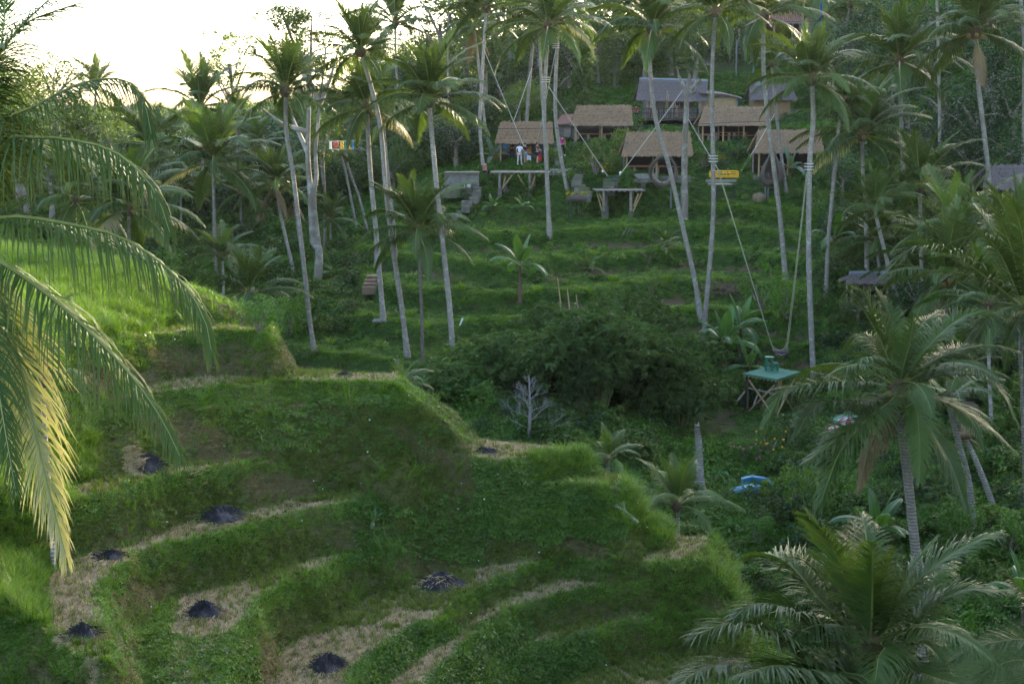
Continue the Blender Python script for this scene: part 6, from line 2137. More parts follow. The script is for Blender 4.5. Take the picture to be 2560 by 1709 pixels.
ppalm('palm leaning in front of the rightmost thatched cafe, nest below it', [(1967, 700), (1950, 540), (1929, 370), (1910, 190), (1909, 40)], 17, 150, n=20)
ppalm('palm holding the right rope of the big swing, beside the green platform', [(2037, 955), (2030, 860), (2022, 640), (2024, 420), (2033, 300), (2029, 198)], 20, 152, n=22)
ppalm('pale bare stemmed palm behind the two pole swing, leaning slightly right', [(1970, 490), (1955, 400), (1937, 245), (1930, 160)], 12, 80, n=12)
ppalm('slender palm with vine at its foot, second stem from the right slope', [(2064, 760), (2070, 620), (2078, 520), (2096, 330), (2108, 250)], 15, 95, n=13)
ppalm('dark palm with fan of stiff leaves right of the cafes, below the upper grove', [(2172, 640), (2165, 520), (2158, 440), (2155, 335)], 16, 165, d=88, n=24, young=0.25, nuts=3)
ppalm('tall palm in the upper right grove with wide arching leaves', [(2262, 560), (2258, 420), (2252, 260), (2249, 150)], 15, 160, d=98, n=20)
ppalm('palm with curved grey stem beside the grey thatched hut at the right edge', [(2484, 520), (2470, 420), (2445, 200), (2440, 78)], 17, 165, d=90, n=22, dead=2, nuts=5)
ppalm('thin straight palm stem cut by the top edge, left of the grey hut palm', [(2352, 380), (2349, 300), (2344, 60), (2340, -60)], 11, 130, d=104, n=16)
ppalm('palm stem at the top right corner, crown above the picture', [(2566, 330), (2560, 120), (2552, 0), (2550, -110)], 13, 140, d=95, n=12)

# --- backlit palms on the ridge line
ppalm('thin palm against the white sky with glowing crown, left of the ridge', [(1012, 470), (1003, 330), (990, 160), (988, 58)], 9, 125, d=128, n=15, mat='frond', young=0.4)
ppalm('palm with hanging yellowed leaves behind the leftmost cafe', [(1228, 440), (1215, 330), (1195, 150), (1183, 62)], 10, 110, d=132, n=17, cls_min=1, young=0.4, dead=2)
ppalm('palm tied with a swing rope above the leftmost cafe, kinked stem', [(1210, 448), (1200, 320), (1205, 190), (1216, 18)], 12, 130, d=120, n=16)
ppalm('thin sunlit stem rising out of the top edge left of the ridge grove', [(1122, 400), (1120, 211), (1122, 0), (1124, -90)], 8, 110, d=130, n=12)
ppalm('sunlit pale palm stem right behind the leftmost cafe roof', [(1312, 330), (1320, 250), (1332, 100), (1336, 14)], 12, 125, d=127, n=16, young=0.3)
ppalm('paler twin stem close behind the swing palm, over the cafe', [(1366, 360), (1356, 250), (1346, 60), (1342, -20)], 10, 120, d=130, n=14)
for k, (x, yb, yt, dd, rr) in enumerate([(1640, 300, -30, 160, 105), (1497, 250, -20, 158, 95), (1534, 240, 10, 165, 90), (1545, 250, -60, 168, 90), (1570, 240, -15, 172, 85), (1480, 200, 40, 175, 80), (1590, 220, 60, 178, 70), (1730, 150, 30, 170, 80), (1270, 200, 25, 165, 85), (1850, 60, -40, 172, 90), (2010, 100, -20, 150, 95), (2120, 130, 10, 148, 95)]):
    ppalm('slim palm of the backlit ridge grove, %s from the left' % {1850: 'tenth', 2010: 'eleventh', 2120: 'twelfth', 1730: 'ninth', 1640: 'eighth', 1590: 'seventh', 1570: 'sixth', 1545: 'fifth', 1534: 'fourth', 1497: 'third', 1480: 'second', 1270: 'first'}[x], [(x, yb), (x - 3, (yb + yt) / 2), (x + 5, yt)], 8, rr, d=dd, n=13, group='palms of the backlit ridge grove', lod=2, young=0.35)

# --- hazy palms on the left
ppalm('hazy long stemmed palm against the white sky, left of the airy tree', [(505, 560), (506, 420), (504, 330), (503, 266)], 11, 128, d=128, n=19, nuts=3)
ppalm('far palm top peeping above the drooping leaf at upper left', [(235, 430), (236, 300), (240, 215)], 9, 90, d=150, n=14)
ppalm('dark palm with leaves swept right, below the hazy one against the sky', [(372, 560), (370, 470), (370, 362)], 11, 118, d=118, n=17)
ppalm('broad palm with fresh upright leaves left of the slender broadleaf stem', [(540, 700), (536, 560), (533, 404)], 13, 165, d=104, n=22, young=0.3)
ppalm('palm with a brown skirt of dead leaves left of the reddish stem', [(741, 709), (718, 610), (700, 530), (688, 452)], 12, 112, d=104, n=17, dead=7, nuts=4)
ppalm('thin palm stem beside the skirted palm, crown lost in shade', [(762, 704), (752, 620), (738, 530), (733, 492)], 10, 88, d=106, n=13, dead=3)
ppalm('thin leaning stem right of the forked tree, under the hanging letters', [(900, 640), (886, 540), (864, 430), (850, 380)], 9, 80, d=112, n=12)
ppalm('outer leaning stem running behind the hanging letters', [(922, 578), (900, 500), (872, 420), (852, 318)], 9, 85, d=114, n=12)
ppalm('grey stem close beside the right slanting palm, left of the concrete wall', [(992, 640), (984, 554), (968, 410), (958, 300)], 11, 85, d=100, n=12)
ppalm('palm hidden behind the big drooping leaves at left, crown of long leaves', [(190, 680), (188, 600), (188, 500)], 14, 165, d=88, n=20)
ppalm('palm with broad crown below the hazy ones, behind the spur at left', [(325, 720), (323, 620), (322, 520)], 14, 175, d=84, n=22, young=0.2)
ppalm('low young palm behind the crest of the spur, leaves spreading wide', [(622, 850), (622, 800), (621, 735)], 12, 140, d=78, n=16, young=0.4, cls_max=4)
ppalm('small palm in the dark gap under the forked tree', [(826, 640), (826, 600), (827, 548)], 8, 72, d=108, n=14)
ppalm('palm leaf cluster over the crest near the yellow tipped leaf', [(560, 760), (558, 700), (556, 640)], 10, 105, d=86, n=14, cls_min=2)


for lab, cx, cyy_, r, d in [
 ('palm behind the coconut bearing one, leaves crossing its crown', 2545, 610, 195, 66),
 ('palm with stiff crown between the two right hand stems', 2300, 465, 165, 85), ('low palm crown in the shade under the right edge leaves', 2470, 760, 175, 61),
 ('palm crown low behind the low grey shelter', 2190, 600, 130, 88), ('dim palm in the shade above the right hand steps', 2400, 930, 120, 66)]:
    ppalm(lab, [(cx + 8, cyy_ + 420), (cx + 4, cyy_ + 200), (cx, cyy_)], 14, r, d=d, n=16)
for k, (cx, cyy_, r, d) in enumerate([(590, 300, 90, 140), (640, 370, 95, 128), (770, 300, 85, 135), (820, 420, 80, 126), (880, 330, 90, 138), (1000, 300, 90, 132), (1050, 350, 85, 126), (450, 470, 110, 118), (600, 480, 95, 118), (420, 350, 85, 150), (300, 300, 80, 150), (1130, 250, 80, 140)]):
    ppalm('slim palm in the shaded forest at left, %s from the left' % ['fourth', 'sixth', 'seventh', 'eighth', 'ninth', 'tenth', 'eleventh', 'third', 'fifth', 'second', 'first', 'last'][k], [(cx + 10, cyy_ + 260), (cx + 6, cyy_ + 130), (cx, cyy_)], 9, r, d=d, n=12, group='slim palms of the left forest', lod=2)

# --- young palms on the slope and at the spur's edge
ppalm('stemless young palm, yellowish, high on the slope below the cafes', [(1666, 640), (1666, 628), (1666, 612)], 8, 48, n=11, mat='frond_young', cls_max=4, group='young palms')
ppalm('small young palm on the slope to the right of the lone banana plant', [(1468, 692), (1468, 685), (1468, 672)], 8, 44, n=11, mat='frond_young', cls_max=4, group='young palms')
ppalm('young palm behind the end of the spur with broad fresh leaves beside the stump', [(1695, 1310), (1695, 1290), (1692, 1262)], 16, 160, d=47.5, n=13, mat='frond_young', cls_max=4, lod=0, group='young palms')
ppalm('small young palm peeping over the rounded mound', [(1520, 1180), (1520, 1165), (1519, 1145)], 10, 95, d=47, n=9, mat='frond_young', cls_max=4, group='young palms')
ppalm('yellowish young palm peeping over the spur below the pale stems', [(1005, 980), (1005, 972), (1004, 958)], 10, 82, d=52, n=10, mat='frond_young', cls_max=4, group='young palms')
ppalm('young palm tuft at the right slope with upright leaves', [(2392, 700), (2390, 660), (2388, 600)], 14, 215, d=72, n=15, cls_max=4, young=0.4)
ppalm('coconut bearing palm in the shade of the right edge', [(2375, 1000), (2368, 850), (2362, 690)], 15, 200, d=68, n=18, nuts=8, dead=2)
ppalm('leaning pale stem in the right hand shade, its crown among other leaves', [(2270, 790), (2230, 700), (2205, 600), (2185, 520)], 15, 120, d=82, n=14)
ppalm('palm rising at the right edge below the thatched hut, crown of stiff leaves', [(2530, 800), (2520, 700), (2515, 600)], 16, 150, d=78, n=18, young=0.2)
ppalm('pale leaning stem low in the valley, right of the coconut palm', [(2440, 1400), (2425, 1220), (2395, 1100), (2370, 1000)], 24, 150, d=50, n=10, cls_min=3)
ppalm('pale stem slanting left, nearest the right hand steps', [(2498, 1370), (2475, 1240), (2440, 1150), (2410, 1090)], 22, 60, d=52, n=6, cls_min=3, mat='frond_dead')


# --- big palms near the camera whose leaves are followed one by one
def custom_palm(label, foot, trunk_px, d, w, fronds, hang, seed, lod=0, nuts=0, bark='bark', yellow=(), leaf=0.31, n_leaf=92, lwid=0.012, green='frond', extra=0, exL=3.5):
    pts = [foot] + [W(a, b, d) for a, b in trunk_px]
    root = palm(label, pts, w * 0.5 * d / FPX, 4.2, lod, seed=seed, bark=bark, cust=True, nuts=nuts)
    base = Vector(foot)
    top = pts[-1]
    for k, (path, dep, hg) in enumerate(fronds):
        n = len(path)
        P3 = [top.copy()]
        for i, (a, b) in enumerate(path):
            P3.append(W(a, b, d + dep * ((i + 1) / n)))
        P3 = trunk_points(P3, 5)
        mk = green
        if k in yellow: mk = 'frond_yellow'
        elif hg < 0.115: mk = 'frond_young'
        elif hg > 5: mk, hg = 'frond_dead', hg - 5
        lw = lwid * (1.5 if green == 'frond_near' and k in (0, 1, 9) else 1)
        me = frond_mesh('frond_leaf', P3, n_leaf, leaf, lw, hg, seed + k, 0.12, [M[mk], M['rachis']], 0.0085, 26 if hg < 0.3 else 6, 3, 0.10, jit=1.7)
        me.transform(Matrix.Translation(-base))
        link_mesh('frond', me, root)
    rx = random.Random(seed)
    for k in range(extra):
        link_mesh('frond', frond(0, rx.choice([1, 2, 3, 3, 4, 4]), rx.randrange(3)), root, top - base, (0, 0, k * 2.4 + 0.5), exL * rx.uniform(0.8, 1.0))
    return root


Z3 = lambda *l: zz(l, 1700, 1129)
fr29 = [
 (Z3((1150, 960), (1070, 720), (960, 560), (850, 440)), -1.2, 0.12),
 (Z3((1300, 1000), (1300, 800), (1298, 620)), -2.2, 0.10),
 (Z3((1420, 1150), (1520, 860), (1710, 600)), -0.6, 0.15),
 (Z3((1510, 1290), (1680, 1080), (1900, 940), (2190, 930)), -0.8, 0.18),
 (Z3((1080, 1080), (920, 810), (790, 715), (690, 770)), 0.6, 0.20),
 (Z3((1000, 1300), (820, 1100), (600, 1025), (470, 1040), (365, 1120)), -1.6, 0.20),
 (Z3((900, 1420), (600, 1210), (350, 1150), (120, 1230)), -2.2, 0.22),
 (Z3((1100, 1500), (850, 1480), (640, 1440), (430, 1510)), -3.4, 0.22),
 (Z3((950, 1500), (450, 1430), (200, 1450), (40, 1530)), -2.8, 0.22),
 (Z3((1380, 1320), (1340, 1400), (1310, 1640)), -2.5, 0.27),
 (Z3((1530, 1320), (1640, 1290), (1740, 1370), (1790, 1500)), -1.4, 0.25),
 (Z3((1500, 1440), (1720, 1520), (1990, 1600)), -2.6, 0.22),
 (Z3((1200, 900), (1190, 640), (1170, 480)), 2.2, 0.14),
 (Z3((1000, 1060), (760, 780), (600, 690), (470, 700)), 2.4, 0.18),
 (Z3((1600, 1140), (1720, 850), (1840, 740)), 1.5, 0.3),
 (Z3((1000, 1560), (700, 1680), (420, 1820)), -2.6, 0.22),
]
_c = Z3((1290, 1310))[0]
_x = W(_c[0], _c[1], 27).x
custom_palm('nearest coconut palm, its big green crown filling the lower right corner', ground_at(_x + 0.6, 27.3), [(_c[0] + 40, _c[1] + 500), (_c[0] + 12, _c[1] + 180), _c], 27, 46, fr29, 0.4, 300, leaf=0.34, lwid=0.0145, n_leaf=110, extra=9)

Z6 = lambda *l: zz(l, 1700, 570)
Z8 = lambda *l: zz(l, 2020, 980, 540 / 2349.0)
fr28 = [
 (Z6((1200, 1040), (900, 1050), (700, 1100), (590, 1300)), -1.5, 0.22),
 (Z6((1250, 1180), (1000, 1170), (880, 1240), (790, 1400)), -1.8, 0.22),
 (Z6((1370, 1190), (1200, 1300), (1000, 1470), (850, 1580)), -2.2, 0.20),
 (Z8((900, 100), (650, 290), (350, 650), (130, 1220)), -2.6, 0.20),
 (Z6((1400, 760), (1300, 560), (1200, 400), (1090, 470)), 0.8, 0.16),
 (Z6((1450, 820), (1420, 600), (1330, 430)), 1.4, 0.12),
 (Z6((1520, 900), (1560, 740), (1578, 590)), -1.0, 0.15),
 (Z6((1640, 850), (1800, 680), (1970, 580), (2110, 590), (2200, 680)), 0.6, 0.19),
 (Z6((1600, 1050), (1800, 985), (2000, 990), (2150, 1080), (2280, 1310)), -1.0, 0.22),
 (Z8((1110, 70), (1180, 220), (1215, 560), (1215, 960)), -2.0, 0.19),
 (Z6((1720, 1150), (1900, 1220), (2100, 1350), (2260, 1500)), -0.5, 0.27),
 (Z6((1380, 900), (1290, 740), (1210, 715), (1090, 820)), 1.6, 0.3),
 (Z6((1400, 950), (1300, 880), (1200, 900), (1120, 1120)), -1.4, 0.22),
 (Z8((850, 300), (700, 520), (620, 760), (560, 1040)), -1.0, 5.5),
 (Z8((1250, 300), (1450, 600), (1580, 850), (1720, 1260)), -1.6, 0.27),
 (Z6((1700, 940), (1900, 800), (2050, 790)), 2.0, 0.18),
 (Z6((1560, 800), (1650, 640), (1750, 560)), 2.2, 0.2),
]
_c = Z6((1475, 1080))[0]
_x = W(2310, 1500, 42).x
custom_palm('coconut palm with wide arching crown right of centre, coconuts below its leaves', ground_at(_x, 42), [(2312, 1500), (2290, 1380), (2268, 1180), (2256, 1080), _c], 42, 36, fr28, 0.4, 400, nuts=7, bark='bark_dark', lwid=0.014, n_leaf=104, extra=9, exL=4.0)

Z7 = lambda *l: zz(l, 2080, 560, 480 / 2214.0)
fr25 = [
 (Z7((2050, 830), (1600, 480), (1280, 300), (950, 255), (620, 560)), -1.5, 0.19),
 (Z7((2100, 850), (1800, 560), (1480, 330), (1180, 300)), 1.0, 0.3),
 (Z7((2100, 700), (1960, 380), (1760, 120), (1400, -60)), -0.5, 0.25),
 (Z7((2200, 600), (2210, 250), (2150, -60), (2060, -300)), -1.0, 0.2),
 (Z7((2100, 950), (1900, 1010), (1760, 1150), (1500, 1560)), -1.5, 0.22),
 (Z7((2150, 1100), (2050, 1300), (2000, 1650)), -1.0, 0.22),
 (Z7((2300, 700), (2500, 300), (2700, 100)), 0.5, 0.3),
 (Z7((2300, 1000), (2600, 1000), (2800, 1300)), -0.5, 0.22),
 (Z7((2000, 1000), (1600, 1180), (1300, 1500)), 1.5, 0.25),
 (Z7((2250, 1150), (2300, 1500)), -1.0, 0.22),
]
_c = Z7((2215, 980))[0]
custom_palm('dark stemmed palm half outside the right edge, long leaves reaching left', ground_at(W(2570, 1400, 44).x, 44), [(2572, 1500), (2560, 1150), (2553, 900), _c], 44, 14, fr25, 0.4, 500, bark='bark_dark', nuts=4, lwid=0.014, extra=8, exL=4.2)

# right edge, lower: a leaf fan reaching in
fr12 = [
 (Z3((2350, 1270), (2100, 1290), (1950, 1340), (1790, 1440)), -0.6, 0.22),
 (Z3((2500, 1250), (2350, 1000), (2150, 740)), 0.5, 0.3),
 (Z3((2500, 1420), (2200, 1420), (1900, 1620)), -1.2, 0.22),
 (Z3((2600, 1100), (2500, 800), (2400, 560)), 0.5, 0.2),
 (Z3((2500, 1500), (2300, 1560), (2100, 1700)), -1.6, 0.22),
]
_c = (2700, 1640)
custom_palm('young palm beyond the lower right edge, a few leaves reaching into view', ground_at(W(2700, 1700, 29).x, 29), [(2700, 1690), _c], 29, 40, fr12, 0.4, 600)

# left: the palm whose leaves hang into the frame
F = 1.0898
fv = lambda *l: [(a * F, b * F) for a, b in l]
fr30 = [
 ([(-40, 220), (37, 85), (122, 0), (230, -95)], -0.5, 0.34),
 ([(-75, 330), (-20, 200), (10, 60), (10, -90)], 1.0, 0.3),
 ([(0, 325), (74, 274), (178, 218), (259, 196), (326, 207), (363, 266), (378, 335)], -0.6, 0.5),
 ([(0, 366), (92, 344), (185, 351), (277, 374), (344, 425), (392, 488), (424, 580)], -1.4, 0.62),
 ([(-10, 548), (60, 543), (185, 563), (300, 592), (400, 655), (470, 725), (512, 800), (528, 875)], -1.0, 0.68),
 (fv((0, 600), (100, 668), (200, 755), (300, 860), (370, 960), (412, 1045)), -1.6, 0.62),
 (fv((-20, 640), (20, 745), (62, 900), (95, 1050), (150, 1270)), -1.2, 0.42),
 (fv((-45, 660), (-20, 800), (5, 950), (35, 1120)), -2.0, 0.45),
 ([(-60, 640), (-20, 760), (60, 900), (105, 1010)], 0.8, 0.5),
 ([(-100, 300), (-60, 80), (40, -60)], 1.6, 0.35),
 ([(-70, 260), (-10, 150), (60, 60), (190, 10)], 0.6, 0.3),
]
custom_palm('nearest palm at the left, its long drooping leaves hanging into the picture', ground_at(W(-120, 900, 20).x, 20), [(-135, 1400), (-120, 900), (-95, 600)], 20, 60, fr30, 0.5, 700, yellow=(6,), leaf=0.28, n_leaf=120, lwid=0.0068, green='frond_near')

frs = [
 (fv((140, 848), (170, 850), (195, 890), (203, 945)), -0.6, 0.35),
 (fv((120, 720), (140, 690), (175, 672), (200, 705)), 0.4, 0.3),
 (fv((85, 760), (70, 720), (60, 690)), 0.2, 0.2),
 (fv((80, 880), (70, 920), (70, 1000)), -0.5, 0.5),
 (fv((130, 800), (150, 780), (185, 790)), 0.6, 0.4),
]
_g = W(108, 900, 33)
custom_palm('small palm on the grassy bank behind the hanging leaves at left', ground_at(_g.x, 33), [(108, 990), (110, 925)], 33, 16, frs, 0.3, 800, leaf=0.3, n_leaf=46)
# ================================================================ BROADLEAF TREES, SHRUBS, BAMBOO
def ptree(label, cx, cyp, rpx, by=None, d=None, **kw):
    """Crown centre (px), crown radius px, foot row."""
    ry = kw.pop('ry', None)
    if d is None:
        d = hit(cx, by).y
    c = W(cx, cyp, d)
    bx = kw.pop('bx', cx)
    f = ground_at(W(bx, cyp, d).x, d)
    r = rpx * d / FPX
    rz = (ry * d / FPX) if ry else r * 0.92
    if f.z > c.z - 0.3 * rz:
        c = Vector((c.x, c.y, f.z + rz * 0.7))
    return tree(label, f, c, (r, r, rz), **kw)


# the tall forked tree with the airy crown
d_ = 99.0
foot = ground_at(W(793, 716, d_).x, d_)
root = thing('airy_tree', 'tall forked tree with pale trunk and thin airy crown against the sky', 'tree', foot)
mb = MB()
f2w = lambda l: [W(a, b, d_) for a, b in l]
mb.tube(trunk_points([foot - UP * 0.5] + f2w([(795, 690), (797, 625), (783, 600), (776, 480), (769, 380), (772, 240), (760, 150)]), 4), [0.34 - 0.0085 * i for i in range(29)], 9)
mb.tube(trunk_points(f2w([(800, 660), (797, 623), (784, 500), (791, 440), (789, 380), (800, 260), (815, 120)]), 4), [0.24 - 0.0075 * i for i in range(25)], 7)
for a, b in [((769, 380), (700, 200)), ((772, 240), (660, 110)), ((765, 200), (720, 60)), ((800, 260), (850, 110)), ((772, 240), (780, 40)), ((800, 260), (740, 90)), ((760, 150), (700, 20)), ((769, 330), (640, 260))]:
    p, q = W(*a, d_), W(*b, d_ + random.uniform(-3, 3))
    mb.tube([p, p.lerp(q, 0.5) - UP * 0.4, q], [0.2, 0.12, 0.04], 5)
mb.build('trunk', M['bark_tree'], root, True)
link_mesh('crown', crown_mesh('airy', 1, 'tree_leaf', 5200, 0.055), root, W(735, 118, d_) - foot, (0, 0, 0.4), (145 * d_ / FPX, 4.0, 135 * d_ / FPX))

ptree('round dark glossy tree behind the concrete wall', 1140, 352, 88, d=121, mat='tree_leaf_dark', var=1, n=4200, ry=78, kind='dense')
ptree('bright feathery conical tree behind the leftmost cafe', 1462, 175, 66, d=139, mat='tree_leaf_light', kind='cone', ry=115, var=2, n=4500, size=0.09)
ptree('small leafy tree above the balcony cafe', 1735, 115, 92, d=150, mat='tree_leaf', var=3, ry=62)
ptree('slender broadleaf tree with a hazy crown behind the sky palm', 572, 160, 92, d=140, kind='airy', mat='tree_leaf_light', var=2, n=2600, bx=600)
ptree('slim leafy tree beside the hanging letters', 805, 345, 58, d=108, mat='tree_leaf', var=4, ry=80)
ptree('tall dark tree behind the upper letters, against the sky', 930, 120, 85, d=150, mat='tree_leaf', var=5, kind='airy')

T = 0
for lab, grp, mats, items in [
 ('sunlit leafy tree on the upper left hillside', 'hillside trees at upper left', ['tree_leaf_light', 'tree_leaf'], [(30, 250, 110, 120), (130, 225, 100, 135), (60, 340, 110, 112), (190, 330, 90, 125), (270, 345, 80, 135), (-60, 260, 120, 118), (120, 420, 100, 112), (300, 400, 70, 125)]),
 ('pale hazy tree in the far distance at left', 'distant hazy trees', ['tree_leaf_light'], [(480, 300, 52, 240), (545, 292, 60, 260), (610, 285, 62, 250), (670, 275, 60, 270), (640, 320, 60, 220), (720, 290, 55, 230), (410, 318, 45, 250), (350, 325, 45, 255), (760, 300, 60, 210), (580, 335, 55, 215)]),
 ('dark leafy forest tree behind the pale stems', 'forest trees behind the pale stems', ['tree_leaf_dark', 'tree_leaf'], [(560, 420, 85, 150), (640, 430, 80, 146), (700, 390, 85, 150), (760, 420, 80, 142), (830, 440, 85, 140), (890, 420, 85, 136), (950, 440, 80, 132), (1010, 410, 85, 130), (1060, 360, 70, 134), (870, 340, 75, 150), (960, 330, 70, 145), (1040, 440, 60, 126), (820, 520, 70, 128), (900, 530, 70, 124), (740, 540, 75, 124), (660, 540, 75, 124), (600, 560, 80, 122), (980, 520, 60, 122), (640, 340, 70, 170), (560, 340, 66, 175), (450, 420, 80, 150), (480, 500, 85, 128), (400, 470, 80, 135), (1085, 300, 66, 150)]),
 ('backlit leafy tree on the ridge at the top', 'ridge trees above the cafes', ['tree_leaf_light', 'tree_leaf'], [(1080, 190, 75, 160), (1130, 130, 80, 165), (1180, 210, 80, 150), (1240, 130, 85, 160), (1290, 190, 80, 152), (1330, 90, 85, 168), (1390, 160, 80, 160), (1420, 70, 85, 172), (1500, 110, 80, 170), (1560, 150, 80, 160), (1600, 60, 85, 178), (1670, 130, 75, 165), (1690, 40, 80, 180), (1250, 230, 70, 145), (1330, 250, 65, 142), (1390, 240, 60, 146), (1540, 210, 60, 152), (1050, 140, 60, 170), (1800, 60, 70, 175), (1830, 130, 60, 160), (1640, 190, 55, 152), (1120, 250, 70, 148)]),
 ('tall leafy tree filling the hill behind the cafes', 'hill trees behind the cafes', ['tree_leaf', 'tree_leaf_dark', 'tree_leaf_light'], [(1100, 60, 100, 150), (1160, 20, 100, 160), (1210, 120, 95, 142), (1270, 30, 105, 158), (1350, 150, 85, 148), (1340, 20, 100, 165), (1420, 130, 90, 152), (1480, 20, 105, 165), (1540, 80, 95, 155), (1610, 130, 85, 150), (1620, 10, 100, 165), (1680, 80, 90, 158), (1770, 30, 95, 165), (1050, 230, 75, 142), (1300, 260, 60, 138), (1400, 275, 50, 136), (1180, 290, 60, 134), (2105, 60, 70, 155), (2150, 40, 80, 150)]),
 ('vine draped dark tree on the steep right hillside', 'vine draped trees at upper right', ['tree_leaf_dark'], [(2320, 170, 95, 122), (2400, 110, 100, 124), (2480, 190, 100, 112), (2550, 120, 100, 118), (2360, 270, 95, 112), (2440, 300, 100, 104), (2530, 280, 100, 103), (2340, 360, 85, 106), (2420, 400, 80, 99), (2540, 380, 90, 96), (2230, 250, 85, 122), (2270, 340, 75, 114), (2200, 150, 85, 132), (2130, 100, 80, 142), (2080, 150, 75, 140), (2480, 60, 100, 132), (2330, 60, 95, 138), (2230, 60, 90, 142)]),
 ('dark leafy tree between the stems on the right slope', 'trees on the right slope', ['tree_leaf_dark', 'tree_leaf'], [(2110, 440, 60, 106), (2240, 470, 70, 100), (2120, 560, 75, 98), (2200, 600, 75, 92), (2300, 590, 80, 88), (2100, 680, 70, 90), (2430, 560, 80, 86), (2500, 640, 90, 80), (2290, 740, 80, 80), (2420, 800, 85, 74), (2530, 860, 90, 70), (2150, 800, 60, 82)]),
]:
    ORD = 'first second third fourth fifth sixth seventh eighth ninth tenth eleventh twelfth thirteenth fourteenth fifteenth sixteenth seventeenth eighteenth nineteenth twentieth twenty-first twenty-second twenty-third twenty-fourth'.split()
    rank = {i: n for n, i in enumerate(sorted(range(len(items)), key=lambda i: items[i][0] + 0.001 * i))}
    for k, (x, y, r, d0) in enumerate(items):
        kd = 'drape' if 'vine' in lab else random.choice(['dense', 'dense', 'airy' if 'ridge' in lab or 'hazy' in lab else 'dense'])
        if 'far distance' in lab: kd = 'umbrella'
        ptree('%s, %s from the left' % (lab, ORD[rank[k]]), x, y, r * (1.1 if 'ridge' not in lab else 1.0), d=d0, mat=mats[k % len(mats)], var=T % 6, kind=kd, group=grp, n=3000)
        T += 1

